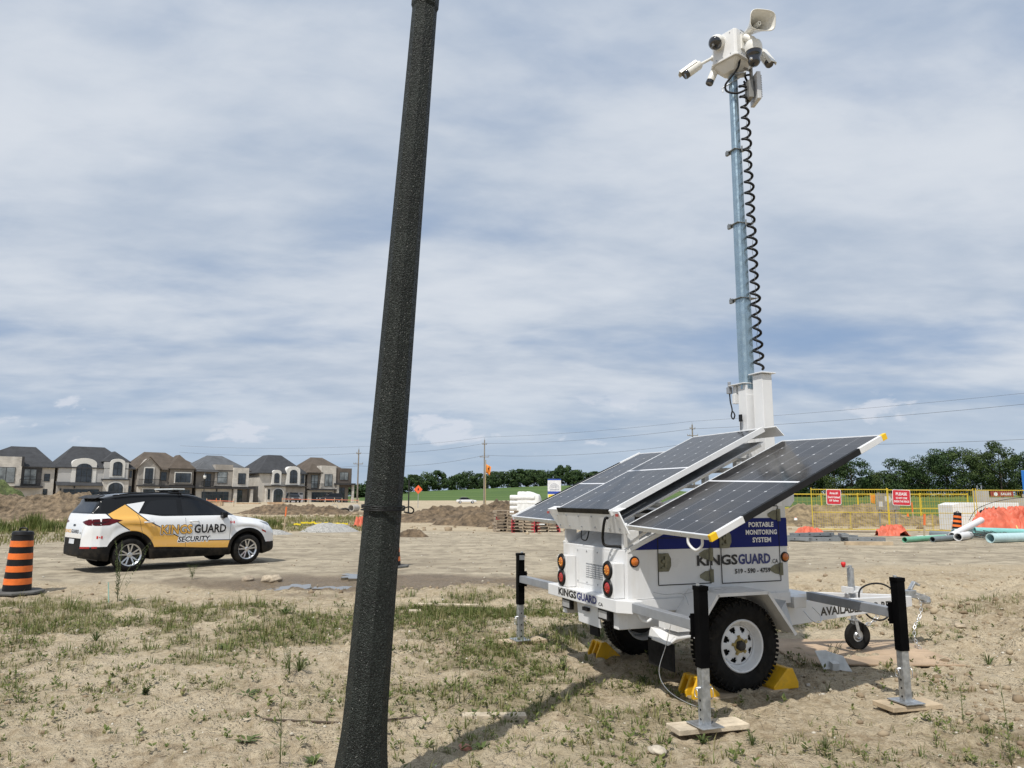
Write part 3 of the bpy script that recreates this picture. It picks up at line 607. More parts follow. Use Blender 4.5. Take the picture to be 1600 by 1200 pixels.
# rear face: inspection plate with louvres, lamp boxes
mb = MB(); mb.box(.0225, .0255, -.36, .30, .80, 1.11); pl = mb.build('inspection_plate', white, tr, bevel=.001)
mb = MB()
for i in range(6):
    for j in range(5): mb.prism([(.0222, .115-j*.064, .868+i*.0185), (.0222, .115-j*.064-.048, .868+i*.0185), (.0222, .115-j*.064-.048, .868+i*.0185+.011), (.0222, .115-j*.064, .868+i*.0185+.011)], (-.006, 0, 0))
mb.build('louvre', white, pl, bevel=.001)
mb = MB()
for j in range(5): mb.box(.0212, .0221, .115-j*.064-.054, .115-j*.064+.004, .862, .986)
mb.build('vent_slot', grey_st, pl)
mb = MB()
for y in (-.34, -.10, .10, .28):
    for z in (.815, 1.09): mb.cyl((.0222, y, z), (.017, y, z), .007, n_=8)
mb.builds('screw', galv, pl)
for v0 in (-.51, .37):
    mb = MB(); mb.box(-.075, .024, -(v0+.185), -v0, .752, 1.035); bx_ = mb.build('lamp_box', white, tr, bevel=.005)
    vc = v0+.09
    for zc, mm in ((.975, amber), (.832, redl)):
        m1 = MB(); m1.lathe([(0, .014), (.036, .013), (.048, .006), (.051, 0)], L(-.078, vc, zc), (-1, 0, 0), 28); k = m1.build('tail_light', mm, tr, smooth=True, auto=40)
        m1 = MB(); m1.lathe([(.050, 0), (.052, .016), (.070, .014), (.077, 0)], L(-.0755, vc, zc), (-1, 0, 0), 28); m1.build('rim', blkp, k, smooth=True, auto=40)
        m1 = MB()
        for a in range(8): q = a*math.pi/4; m1.cyl(L(-.09, vc+.03*math.cos(q), zc+.03*math.sin(q)), L(-.0935, vc+.03*math.cos(q), zc+.03*math.sin(q)), .006, n_=6)
        m1.builds('diode', mat('amber_diode', (.9, .45, .08), .2) if mm is amber else mat('red_diode', (.55, .05, .04), .2), k)
# upper tray and its posts
mb = MB(); mb.prism([(-.075, .735, 1.452), (-.075, -.645, 1.452), (-.01, -.70, 1.275), (-.01, .60, 1.275)], (.012, 0, .004)); mb.prism([(-.077, .735, 1.4535), (-.077, -.645, 1.4535), (.0, -.645, 1.481), (.0, .735, 1.481)], (0, 0, .006)); ty = mb.build('rear_tray', white, tr, bevel=.002)
mb = MB()
for y in (.55, .35, .1, -.15, -.4, -.58):
    for z in (1.31, 1.405): mb.cyl((-.078+(1.452-z)*.367, y, z), (-.083+(1.452-z)*.367, y, z), .008, n_=8)
mb.builds('bolt', galv, ty)
for y in (.72, -.625):
    mb = MB(); mb.box(-.080, -.0765, y-.022, y+.022, 1.415, 1.438); mb.build('reflector', redl, ty)
for y0, y1 in ((.585, .55), (-.50, -.535), (-.572, -.592)):
    mb = MB(); mb.box(.035, .15, min(y0, y1), max(y0, y1), 1.141, 1.30); mb.build('tray_post', white, tr, bevel=.003)
mb = MB(); mb.beam(L(.03, BW-.02, 1.135), L(.44, BW+.03, 1.325), .05, .035); mb.beam(L(.03, -BW+.02, 1.135), L(.44, -BW-.03, 1.325), .05, .035); mb.builds('slope_rail', white, tr, bevel=.003)
mb = MB(); mb.beam(L(.02, .595, 1.17), L(-.02, .66, 1.36), .03, .03); mb.beam(L(.06, .60, 1.20), L(.19, .80, 1.36), .02, .02); mb.builds('slide_strut', white, tr, bevel=.002)
mb = MB(); mb.tube(curve_pts([(-.07, -.46, 1.40), (-.10, -.47, 1.395), (-.09, -.42, 1.32), (-.07, -.37, 1.22), (-.05, -.38, 1.17), (.02, -.46, 1.165), (.06, -.52, 1.155)]), .012); mb.build('power_cable', blkp, tr, smooth=True)
mb = MB(); mb.tube(curve_pts([(.0, .16, 1.27), (.0, .16, 1.20), (.03, .12, 1.19), (.05, .1, 1.28)]), .006); mb.build('power_cable', blkp, tr, smooth=True)

# solar panels
SL = Vector((1.657, 0, .75)).normalized()
def panel(v0, v1, uB, zB, uT, zT, dzo=0.0, name='solar_panel'):
    """v0 is the inner, v1 the outer edge"""
    a = Vector(L(uB, v0, zB)); b = Vector(L(uB, v1, zB-dzo)); c = Vector(L(uT, v1, zT-dzo)); d = Vector(L(uT, v0, zT)); nn = (b-a).cross(d-a).normalized()
    if nn.z < 0: nn = -nn
    ev = (b-a).normalized(); es = (d-a).normalized(); w = (b-a).length; l = (d-a).length; t = .035; fr = .013
    P = lambda x, y, z=0: a+ev*x+es*y+nn*z
    mb = MB()
    for q in ([(0, 0), (w, 0), (w, fr), (0, fr)], [(0, l-fr), (w, l-fr), (w, l), (0, l)], [(0, fr), (fr, fr), (fr, l-fr), (0, l-fr)], [(w-fr, fr), (w, fr), (w, l-fr), (w-fr, l-fr)]): mb.prism([P(x, y) for x, y in q], -nn*t)
    root = mb.build(name, alu_w, tr, bevel=.0015)
    g = MB(); g.add([P(fr, fr, -.002), P(w-fr, fr, -.002), P(w-fr, l-fr, -.002), P(fr, l-fr, -.002)], [(0, 1, 2, 3)])
    o = g.build('glass', solar, root); uv = o.data.uv_layers.new(name='UVMap')
    cor = {0: (0, 0), 1: (1, 0), 2: (1, 1), 3: (0, 1)}
    for lp in o.data.loops: uv.data[lp.index].uv = cor[lp.vertex_index]
    g = MB(); g.prism([P(fr, fr, -.010), P(w-fr, fr, -.010), P(w-fr, l-fr, -.010), P(fr, l-fr, -.010)], -nn*.004); g.build('backsheet', backs, root)
    return root, P, w, l, nn, ev, es
pn = panel(.671, 1.769, -.026, 1.346, 1.631, 2.090, .030)
pf = panel(-.671, -1.769, -.026, 1.346, 1.631, 2.090, -.015)
pc = panel(-.534, .534, -.074, 1.465, 1.529, 2.212)
def edge_bar(pp, tip=True):
    root, P, w, l, nn, ev, es = pp; yy = yell if tip else white; segs = [(-.01, .05, yy), (.05, .30, white), (.30, l-.30, blkp), (l-.30, l-.045, white), (l-.045, l+.008, yy)]
    for a, b, m_ in segs:
        k = MB(); k.prism([P(w+.002, a, .008), P(w+.030, a, .008), P(w+.030, b, .008), P(w+.002, b, .008)], -nn*.048); k.build('edge_guard', m_, root, bevel=.002)
edge_bar(pn); edge_bar(pf, False)
root, P, w, l, nn, ev, es = pc
mb = MB(); mb.prism([P(.03, -.012, .014), P(w-.03, -.012, .014), P(w-.03, -.003, .014), P(.03, -.003, .014)], -nn*.045); mb.build('rubber_seal', blkp, root)
mb = MB(); mb.prism([P(w+.0015, -.03, .012), P(w+.022, -.03, .012), P(w+.022, l, .012), P(w+.0015, l, .012)], -nn*.05); 0; mb.build('edge_guard', white, root, bevel=.002)
mb = MB(); mb.prism([P(.0, .02, -.115), P(w, .02, -.115), P(w, l-.05, -.115), P(0, l-.05, -.115)], -nn*.008); mb.prism([P(.0, .02, -.04), P(.0, l-.05, -.04), P(0, l-.05, -.114), P(0, .02, -.114)], ev*.008); mb.builds('tray_pan', grey_st, tr)
# top end housing of the centre panel
mb = MB(); mb.prism([P(w*.62, l+.004, .0), P(w+.025, l+.004, .0), P(w+.06, l+.10, -.03), P(w*.62, l+.10, -.03)], -nn*.010); mb.prism([P(w*.62, l+.101, -.03), P(w+.06, l+.101, -.03), P(w+.09, l+.125, -.14), P(w*.62, l+.125, -.14)], es*.008); mb.build('mast_hood', white, tr, bevel=.002)
# sub-frame below the panels
mb = MB()
for v in (-.40, .40): mb.beam(L(.02, v, 1.36), L(1.60, v, 2.07), .045, .05)
mb.builds('support_rail', white, tr, bevel=.003)
mb = MB()
for u in (.25, .80, 1.35): mb.beam(L(u, -1.05, 1.30+(u+.026)*.449), L(u, 1.05, 1.30+(u+.026)*.449), .04, .03)
for u in (.45, 1.15): mb.beam(L(u, -.55, 1.29+(u+.026)*.449), L(u, .68, 1.29+(u+.026)*.449), .05, .04)
mb.builds('slide_rail', alu, tr, bevel=.002)
mb = MB(); mb.beam(L(.9, .3, 1.42), L(.45, .3, 1.55), .03, .03); mb.beam(L(.9, -.3, 1.42), L(.45, -.3, 1.55), .03, .03); mb.beam(L(1.45, .25, 1.6), L(1.45, .25, 2.0), .06, .05, (1, 0, 0)); mb.beam(L(1.45, -.25, 1.6), L(1.45, -.25, 2.0), .06, .05, (1, 0, 0)); mb.builds('lift_strut', white, tr, bevel=.002)
mb = MB(); mb.box(.55, .70, -.14, .14, 1.34, 1.46); mb.build('junction_box', blkp, tr, bevel=.006)
mb = MB(); mb.tube(curve_pts([L(.0, 1.50, 1.315), L(.0, 1.50, 1.25), L(.02, 1.555, 1.205), L(.03, 1.615, 1.24), L(.03, 1.62, 1.30)]), .010); mb.build('grab_handle', white, tr, smooth=True)
# white box at the front of the cabinet
mb = MB(); mb.prism([L(1.698, .56, 1.495), L(1.79, .56, 1.495), L(1.84, .56, 1.545), L(1.84, .56, 1.80), L(1.698, .56, 1.80)], (0, .34, 0)); mb.build('control_box', white, tr, bevel=.006)

# chassis: bumper, rails, tongue
mb = MB(); mb.prism([L(-.085, -.713, .648), L(-.085, .60, .648), L(.01, .713, .648), L(.10, .713, .648), L(.10, -.713, .648)], (0, 0, .102)); mb.box(-.02, 1.75, -.52, -.44, .50, .644); mb.box(-.02, 1.75, .44, .52, .50, .644)
mb.box(1.70, 1.84, -.64, .64, .60, .70); fr_ = mb.build('chassis', white, tr, bevel=.006)
put = MB(); put_text(put, 'KINGS', L(-.0875, -.475, .672), (0, -1, 0), (0, 0, 1), .37, .066, bold=.035); put.build('lettering', inkk, tr)
put = MB(); put_text(put, 'GUARD', L(-.0875, -.095, .672), (0, -1, 0), (0, 0, 1), .37, .066, bold=.035); put.build('lettering', navy, tr)
put = MB(); put_text(put, '.CA', L(-.0875, .295, .672), (0, -1, 0), (0, 0, 1), .09, .028); put.build('lettering', inkk, tr)
mb = MB(); mb.prism([L(-.03, -.21, .646), L(-.03, .21, .646), L(-.03, .23, .47), L(-.03, -.17, .47)], (.012, 0, 0)); tp = mb.build('tow_plate', white, tr, bevel=.002)
mb = MB(); mb.box(-.06, -.031, -.05, .05, .585, .615); mb.build('number_plate_lamp', blkp, tp, bevel=.003)
mb = MB(); mb.box(-.02, 0, -.17, -.02, .39, .469); mb.build('mud_flap', rubber, tr)
for v in (-.37, .33):
    mb = MB(); mb.box(-.06, -.02, -v-.085, -v+.085, .555, .643); k = mb.build('reversing_lamp', blkp, tr, bevel=.003); mb = MB(); mb.box(-.0635, -.061, -v-.07, -v+.07, .57, .63); mb.build('lens', mat('clear_lens', (.42, .42, .43), .15, coat=.5), k)
mb = MB(); mb.tube(curve_pts([L(.11, .60, .65), L(.12, .62, .60), L(.17, .64, .575), L(.22, .64, .60), L(.225, .63, .64)]), .011); mb.build('tie_down_hook', white, tr, smooth=True)
def tongue(sg):
    a0 = [L(1.72, sg*.52, .43), L(1.72, sg*.52, .645), L(3.80, sg*.07, .545), L(3.80, sg*.07, .44)]; m1 = MB(); m1.prism(a0, (0, sg*.05, 0)); return m1.build('tongue_beam', white, tr, bevel=.004)
tb = tongue(1); tongue(-1)
d_ = (Vector(L(3.80, .07, .49))-Vector(L(1.72, .52, .535))).normalized(); nrm = Vector((d_.y, -d_.x, 0)).normalized()
put = MB(); o_ = Vector(L(1.72, .52, .48)); put_text(put, 'AVAILABLE FOR RENT', o_+d_*.50+nrm*.0012+Vector((0, 0, .005)), d_, (0, 0, 1), 1.38, .080, bold=.035); put.build('lettering', inkk, tb)
mb = MB(); mb.prism([L(1.70, -.50, .655), L(1.70, .50, .655), L(2.15, .41, .655), L(2.15, -.41, .655)], (0, 0, .035)); mb.beam(L(2.7, -.31, .56), L(2.7, .31, .56), .06, .05); mb.build('tongue_deck', white, tr, bevel=.004)
mb = MB(); mb.box(3.70, 3.90, -.05, .05, .52, .60); mb.beam(L(3.86, 0, .56), L(4.06, .02, .50), .085, .06); mb.lathe([(0, .035), (.045, .03), (.05, -.02), (.04, -.04), (0, -.045)], L(4.06, .02, .49), (0, 0, 1), 16); mb.beam(L(3.86, 0, .60), L(3.93, 0, .68), .05, .02); mb.beam(L(3.92, 0, .68), L(4.0, 0, .64), .04, .02); mb.build('coupler', galv, tr, bevel=.004)
def chain(pts, n_, name='safety_chain', m_=alu):
    mb = MB(); P = curve_pts(pts, 12); ln = [0]
    for i in range(1, len(P)): ln.append(ln[-1]+(P[i]-P[i-1]).length)
    for k in range(n_):
        s = ln[-1]*(k+.5)/n_; i = max(1, min(len(P)-1, next((j for j, q in enumerate(ln) if q >= s), len(P)-1))); c = P[i]; d = (P[i]-P[i-1]).normalized(); t = d.orthogonal().normalized(); w = d.cross(t); x = t if k % 2 else w
        hl = ln[-1]/n_*.62; ring = [c+d*hl*math.cos(a)*1.0+x*hl*.55*math.sin(a) for a in [2*math.pi*q/12 for q in range(13)]]; mb.tube(ring, hl*.17, 6, cap=False)
    return mb.build(name, m_, tr, smooth=True)
chain([L(3.86, .08, .56), L(3.90, .09, .45), L(3.86, .10, .34), L(3.75, .12, .24), L(3.72, .14, .12), L(3.74, .18, .03)], 17); chain([L(3.55, -.12, .45), L(3.5, -.14, .30), L(3.3, -.14, .25), L(3.15, -.14, .4)], 12)
mb = MB(); mb.tube(curve_pts([L(3.55, .10, .60), L(3.35, .12, .69), L(3.15, .13, .70), L(3.0, .14, .64), L(2.98, .17, .50), L(3.08, .18, .38), L(3.25, .18, .35), L(3.4, .17, .42)]), .009); mb.build('trailer_cable', blkp, tr, smooth=True)
mb = MB(); mb.tube(curve_pts([L(1.93, .50, .55), L(1.98, .55, .47), L(2.06, .56, .45), L(2.10, .53, .50), L(2.02, .52, .58)]), .005); mb.build('trailer_cable', alu, tr, smooth=True)
# jockey wheel
mb = MB(); mb.cyl(L(3.09, -.05, .56), L(3.09, -.05, .85), .034); mb.cyl(L(3.09, -.05, .85), L(3.09, -.05, .875), .02); mb.cyl(L(3.09, -.05, .28), L(3.09, -.05, .56), .025); jk = mb.build('jockey_stand', galv, tr, smooth=True, auto=40)
mb = MB(); mb.box(3.02, 3.17, -.02, .12, .60, .62); mb.box(3.02, 3.05, -.02, .12, .62, .66); mb.box(3.14, 3.17, -.02, .12, .62, .66); mb.build('clamp_bracket', white, jk, bevel=.002)
mb = MB(); mb.beam(L(3.09, -.05, .86), L(2.95, .0, .87), .014, .01); mb.build('crank', galv, jk); mb = MB(); mb.lathe([(0, .055), (.022, .05), (.024, .03), (.014, .0), (0, 0)], L(2.95, 0, .865), (0, 0, 1), 14); mb.build('crank_knob', redp, jk, smooth=True)
mb = MB(); AX = Vector((.2*math.cos(TA)-.98*math.sin(TA), -.2*math.sin(TA)-.98*math.cos(TA), 0)).normalized(); FW_ = Vector((-AX.y, AX.x, 0)); Cw = Vector(L(3.13, -.05, .165)); prof = [(.06, -.022), (.10, -.026), (.128, -.03), (.142, -.014), (.142, .014), (.128, .03), (.10, .026), (.06, .022)]; mb.lathe(prof, Cw, AX, 32, True); jw = mb.build('jockey_tyre', rubber, jk, smooth=True, auto=40)
mb = MB(); mb.lathe([(0, -.02), (.03, -.03), (.045, -.012), (.085, -.012), (.10, -.024), (.10, .024), (.085, .012), (.045, .012), (.03, .03), (0, .02)], Cw, AX, 24); mb.build('jockey_rim', galv, jk, smooth=True, auto=40)
mb = MB()
for s in (-.042, .042): mb.beam(Cw+AX*s, Cw+AX*s-FW_*.035+Vector((0, 0, .155)), .035, .006, AX)
mb.obox(Cw-FW_*.035+Vector((0, 0, .158)), AX, FW_, (0, 0, 1), .10, .07, .008); mb.cyl(Cw-AX*.05, Cw+AX*.05, .01); mb.build('jockey_fork', galv, jk)
# outrigger jacks
def jack(u, v, au, av, name='outrigger'):
    A = Vector(L(au, av, .70)); B = Vector(L(u, v, .70)); d = (B-A).normalized(); q = Vector((0, 0, 1)).cross(d)
    mb = MB(); mb.beam(A, B-d*.045, .072, .072); root = mb.build(name, grey_st, tr, bevel=.004)
    mb = MB(); mb.obox(B+Vector((0, 0, -.01)), d, q, (0, 0, 1), .073, .073, .52); mb.build('jack_sleeve', blk, root, bevel=.004)
    mb = MB(); mb.obox(B-d*.05, d, q, (0, 0, 1), .012, .11, .16)
    for s in (-.045, .045):
        for t in (-.055, .055): mb.cyl(B-d*.056+q*s+Vector((0, 0, t)), B-d*.07+q*s+Vector((0, 0, t)), .011, n_=6)
    mb.build('clamp_plate', blk, root, bevel=.002)
    mb = MB(); mb.obox(B+Vector((0, 0, .255)), d, q, (0, 0, 1), .080, .080, .03); mb.build('sleeve_cap', blk, root, bevel=.003); mb = MB(); mb.cyl(B+Vector((0, 0, .27))-q*.02, B+Vector((0, 0, .285))-q*.02, .014, n_=8); mb.obox(B+Vector((0, 0, .225))-d*.045, d, q, (0, 0, 1), .006, .06, .05); mb.builds('jack_cap', galv, root, bevel=.002)
    mb = MB(); mb.obox(Vector((B.x, B.y, .26)), d, q, (0, 0, 1), .062, .062, .42); lg = mb.build('jack_leg', galv, root, bevel=.004)
    mb = MB()
    for z in (.10, .16, .22, .34): mb.cyl(Vector((B.x, B.y, z))-Vector((0, 0, 0))-d*.0325, Vector((B.x, B.y, z))-d*.0315, .008, n_=10)
    for z in (.10, .16, .22): mb.cyl(Vector((B.x, B.y, z))+q*.0315, Vector((B.x, B.y, z))+q*.0325, .008, n_=10); mb.cyl(Vector((B.x, B.y, z))-q*.0315, Vector((B.x, B.y, z))-q*.0325, .008, n_=10)
    mb.builds('pin_hole', blkp, lg)
    mb = MB(); mb.cyl(Vector((B.x, B.y, .30))-q*.06-d*.0, Vector((B.x, B.y, .30))+q*.06, .008); ring = [Vector((B.x, B.y, .27))-q*.06+Vector((0, 0, .03*math.cos(a)))+d*.02*math.sin(a) for a in [k*math.pi/6 for k in range(13)]]; mb.tube(ring, .003, 6); ring = [Vector((B.x, B.y, .26))+q*.06+Vector((0, 0, .04*math.cos(a)))+d*.02*math.sin(a) for a in [k*math.pi/6 for k in range(13)]]; mb.tube(ring, .003, 6); mb.build('locking_pin', alu, root, smooth=True)
    mb = MB(); mb.obox(Vector((B.x, B.y, .064)), d, q, (0, 0, 1), .20, .17, .010); mb.build('foot_plate', galv, root, bevel=.003); return root
jack(0.0, 1.6213, .03, .715); jack(0.0, -1.6213, .03, -.715); jack(1.765, 1.690, 1.90, .62)
# fenders
def fender(sg):
    v0, v1 = (.60, .985) if sg > 0 else (-.60, -.985)
    prof = [(.37, .50), (.62, .815), (1.13, .815), (1.40, .46)]
    o = MB()
    for i in range(3):
        (a, b), (c, d) = prof[i], prof[i+1]; dx, dz = c-a, d-b; l_ = math.hypot(dx, dz); nx, nz = dz/l_*.005, -dx/l_*.005
        o.prism([L(a, v0, b), L(c, v0, d), L(c, v1, d), L(a, v1, b)], (nx, 0, nz))
        e = 2.6; o.prism([L(a, v1, b), L(c, v1, d), L(c+nx*e*2, v1, d+nz*e*2), L(a+nx*e*2, v1, b+nz*e*2)], (0, -sg*.004, 0))
    o.build('fender', white, tr)
    m1 = MB(); m1.prism([L(1.27, v1-.03*sg, .655), L(1.44, v1-.16*sg, .70), L(1.44, v1-.16*sg, .52), L(1.40, v1-.03*sg, .47)], (.0, sg*.004, 0)); m1.prism([L(1.27, v1-.02*sg, .66), L(1.44, v1-.15*sg, .70), L(1.44, v0, .70), L(1.27, v0, .66)], (0, 0, .004)); m1.build('fender_step', mat('grey_step_plate', (.44, .45, .46), .4, .3), tr)
    if sg < 0: return
    m1 = MB(); m1.prism([L(.22, v0+sg*.02, .53), L(.36, v0+sg*.02, .50), L(.36, v1, .50), L(.22, v1, .49), L(.17, v1-.04*sg, .44), L(.2, v0+sg*.02, .44)], (0, 0, .01)); m1.box(.25, .36, min(-v0, -v1)+.02, max(-v0, -v1)-.1, .54, .60); m1.build('flap_bracket', white, tr)
    m1 = MB(); m1.box(.195, .205, min(-v0, -v1)+.0, max(-v0, -v1)-.02, .25, .452); m1.build('mud_flap', rubber, tr)
fender(1); fender(-1)
# wheels
def road_wheel(v, sg):
    C = Vector(L(.9485, v, .368)); ax = Vector((0, -sg, 0)); hw = .115
    prof = [(.205, -hw*.78), (.23, -hw*.98), (.285, -hw*1.06), (.325, -hw*.98), (.352, -hw*.80), (.362, -hw*.45), (.364, 0), (.362, hw*.45), (.352, hw*.80), (.325, hw*.98), (.285, hw*1.06), (.23, hw*.98), (.205, hw*.78)]
    w_ = thing('wheel', None, None); w_.parent = tr
    mb = MB(); mb.lathe(prof, C, ax, 64)
    t = ax.orthogonal().normalized(); w2 = ax.cross(t)
    ty_ = mb.build('tyre', rubber, w_, smooth=True, auto=35)
    mb = MB()
    for k in range(60):
        a = 2*math.pi*k/60
        for row, (hh, rr, ln, off) in enumerate(((.095, .357, .034, 0), (.045, .368, .026, .5), (0, .369, .026, 0), (-.045, .368, .026, .5), (-.095, .357, .034, 0))):
            aa = a+off*2*math.pi/60; rad = t*math.cos(aa)+w2*math.sin(aa); tan = ax.cross(rad); s_ = 1 if k % 2 else .8
            mb.obox(C+ax*hh+rad*rr, tan, ax, rad, .024*s_, ln, .012)
        rad = t*math.cos(a)+w2*math.sin(a); tan = ax.cross(rad)
        if k % 2 == 0: mb.obox(C+ax*.113+rad*.335, tan, ax, rad, .016, .012, .03)
    mb.build('tread', rubber, w_)
    R_ = MB(); R_.lathe([(.197, -.095), (.210, -.10), (.212, -.085), (.19, -.06), (.185, .055), (.205, .083), (.213, .098), (.206, .104), (.196, .100), (.178, .060), (.172, .040), (.158, .030)], C, ax, 56)
    # dished disc with eight triangular holes
    n8 = 64; ring = lambda r, h, k: C+ax*h+(t*math.cos(2*math.pi*k/n8)+w2*math.sin(2*math.pi*k/n8))*r
    vs = []; fs = []; rads = [(.158, .030), (.147, .036), (.118, .046), (.104, .052), (.072, .062), (.05, .064)]
    for r, h in rads: vs += [ring(r, h, k) for k in range(n8)]
    for i in range(len(rads)-1):
        for k in range(n8):
            q = k % 8; hole = (i == 1 and 2 <= q <= 5) or (i == 2 and 3 <= q <= 4)
            if not hole: l = (k+1) % n8; fs.append((i*n8+k, i*n8+l, (i+1)*n8+l, (i+1)*n8+k))
    R_.add(vs, fs); ro = R_.build('rim', mat('white_rim', (.74, .75, .76), .3, var=.04, coat=.4), w_, smooth=True, auto=30)
    md = ro.modifiers.new('thick', 'SOLIDIFY'); md.thickness = .006
    mb = MB(); mb.lathe([(0, -.05), (.15, -.05), (.15, .018), (0, .018)], C, ax, 24); mb.build('brake_drum', blkp, w_)
    mb = MB(); mb.lathe([(0, .108), (.02, .107), (.034, .100), (.038, .07), (.042, .06)], C, ax, 20); mb.build('hub', mat('dusty_hub', (.05, .045, .04), .6, .3, var=.3, vs=30), w_, smooth=True, auto=40)
    mb = MB()
    for k in range(5):
        a = 2*math.pi*k/5+.3; q = t*math.cos(a)+w2*math.sin(a); mb.cyl(C+ax*.062+q*.062, C+ax*.078+q*.062, .014, .012, n_=6); mb.obox(C+ax*.0655+q*.056, q, ax.cross(q), ax, .05, .026, .006)
    mb.lathe([(.043, .064), (.045, .07), (.058, .07), (.06, .062)], C, ax, 20); mb.build('wheel_nut', mat('zinc_yellow_nut', (.36, .29, .12), .4, .6, var=.2, vs=30), w_)
road_wheel(.755, 1); road_wheel(-.755, -1)
mb = MB(); mb.beam(L(.9485, -.74, .40), L(.9485, .74, .40), .06, .06); mb.build('axle', blkp, tr)

# mast
mb = MB(); mb.box(1.755, 1.875, -.062, .062, 1.5, 2.70); mb.box(1.745, 1.875, -.07, -.0625, 1.5, 2.60); ms = mb.build('mast_foot', white, tr, bevel=.004)
mb = MB(); mb.box(1.805, 1.925, -.245, -.105, .70, 2.785); mb.prism([(1.775, -.275, 2.79), (1.955, -.275, 2.79), (1.955, -.08, 2.79), (1.775, -.08, 2.79)], (0, 0, .012)); mb.box(1.84, 1.87, -.103, -.072, 1.6, 2.45); mb.build('mast_column', white, tr, bevel=.004)
mb = MB(); mb.obox(L(1.79, -.125, 2.66), (1, 0, 0), (0, 1, 0), (0, 0, 1), .06, .05, .09); mb.obox(L(1.75, -.10, 2.57), (1, 0, 0), (0, 1, 0), (0, 0, 1), .06, .03, .10); mb.obox(L(1.79, -.05, 2.715), (1, 0, 0), (0, 1, 0), (0, 0, 1), .14, .24, .010); mb.build('winch_bracket', white, tr, bevel=.003)
mb = MB(); mb.obox(L(1.75, -.19, 2.67), (1, 0, 0), (0, 1, 0), (0, 0, 1), .05, .04, .07); mb.cyl(L(1.75, -.19, 2.70), L(1.75, -.19, 2.76), .016); mb.build('limit_switch', grey_st, tr, bevel=.004)
mb = MB(); mb.tube(curve_pts([L(1.75, -.19, 2.635), L(1.74, -.17, 2.55), L(1.73, -.135, 2.46), L(1.72, -.14, 2.40), L(1.72, -.11, 2.365), L(1.72, -.085, 2.40), L(1.72, -.11, 2.44), L(1.72, -.135, 2.43)]), .007); mb.box(1.715, 1.729, -.02, .02, 2.33, 2.40); mb.tube([(1.722, 0, 2.33), (1.722, .005, 2.2)], .004); mb.build('switch_cable', blkp, tr, smooth=True, auto=40)
secs = [(2.66, 3.60, .128), (3.56, 4.41, .110), (4.37, 5.23, .093), (5.19, 6.10, .078)]; MU, MV = 1.82, .0
mast = []
for z0, z1, w in secs:
    mb = MB(); c = w*.16
    pts = [(-w/2+c, -w/2), (w/2-c, -w/2), (w/2, -w/2+c), (w/2, w/2-c), (w/2-c, w/2), (-w/2+c, w/2), (-w/2, w/2-c), (-w/2, -w/2+c)]
    # shallow grooves on each face, as on an extruded tube
    mb.prism([(MU+x, -MV+y, z0) for x, y in pts], (0, 0, z1-z0))
    for s in (-1, 1): mb.box(MU-w*.12, MU+w*.12, -MV+s*(w/2)-.003, -MV+s*(w/2)+.003, z0, z1); mb.box(MU+s*(w/2)-.003, MU+s*(w/2)+.003, -MV-w*.12, -MV+w*.12, z0, z1)
    mast.append(mb.build('mast_section', mastm, tr, bevel=.002))
for zj, w in ((3.60, .128), (4.41, .110), (5.23, .093)):
    mb = MB(); a = w/2+.022; mb.prism([(MU-a, -MV-a*.8, zj), (MU+a, -MV-a*1.0, zj), (MU+a+.03, -MV-a-.05, zj), (MU+a, -MV+a*.6, zj), (MU-a*.2, -MV+a+.03, zj), (MU-a, -MV+a, zj)], (0, 0, .008)); mb.box(MU-a, MU-a+.03, -MV-.02+a, -MV+.03+a, zj-.025, zj+.02); mb.cyl((MU+.01, -MV-a-.01, zj-.03), (MU+.01, -MV-a-.01, zj+.03), .008); mb.cyl((MU-a+.01, -MV+a+.02, zj-.03), (MU-a+.01, -MV+a+.02, zj+.035), .006); mb.build('mast_collar', mat('dull_steel', (.25, .26, .26), .4, .6, var=.2), tr, bevel=.002)
# coiled cable
hp = []; cu, cvv = MU+.085, .095
for i in range(26*14+1):
    t_ = i/14; z = 2.86+(6.0-2.86)*t_/26; a = 2*math.pi*t_; w = .040+.005*math.sin(t_*1.3); f = (z-2.86)/3.14
    hp.append(L(cu-.02*f+w*math.cos(a), cvv-.01*f+w*math.sin(a), z))
mb = MB(); mb.tube(hp, .0135, 7); mb.build('coiled_cable', blkp, tr, smooth=True)
mb = MB(); mb.tube(curve_pts([L(cu+.01*math.sin(k*1.9), cvv+.012*math.cos(k*1.3), 2.9+k*.1) for k in range(31)], 4), .0025, 5); mb.build('lift_wire', mat('thin_wire', (.2, .2, .2), .4, .5), tr, smooth=True)

# camera head; local frame with T towards the viewer side, S sideways to the right, up
HC = Vector((MU, -.0, 6.33)); ca_, sa_ = math.cos(-TA), math.sin(-TA)
def wl(x, y, z=0): return Vector((x*ca_-y*sa_, x*sa_+y*ca_, z))      # world direction to trailer-local
S = wl(.957, -.290); TW = wl(-.290, -.957); K = 1/134.0
cosE = math.cos(R(28))
def hp_(px, py, t=0.0):
    """offset from the head centre: pixels of the photograph right / up at the head's own scale, t metres towards the viewer"""
    dx = (px-1141)*K; dy = -(py-87)*K; return HC+S*dx+TW*t+Vector((0, 0, 1))*((dy-t*.60)/1.0)
ang = R(35); n1 = (TW*math.cos(ang)-S*math.sin(ang)); n2 = (TW*math.sin(ang)+S*math.cos(ang))   # outward normals: left and right visible faces
mb = MB(); w = .34; c = .055
def hx(a, b, z): return HC+n1*a+n2*b+Vector((0, 0, z))
o8 = [(w/2, -w/2+c), (w/2, w/2-c*.4), (w/2-c*.4, w/2), (-w/2+c, w/2), (-w/2, w/2-c), (-w/2, -w/2+c), (-w/2+c, -w/2), (w/2-c, -w/2)]
mb.prism([hx(a, b, -.10) for a, b in o8], (0, 0, .29)); hb = mb.build('camera_housing', white, tr, bevel=.006)
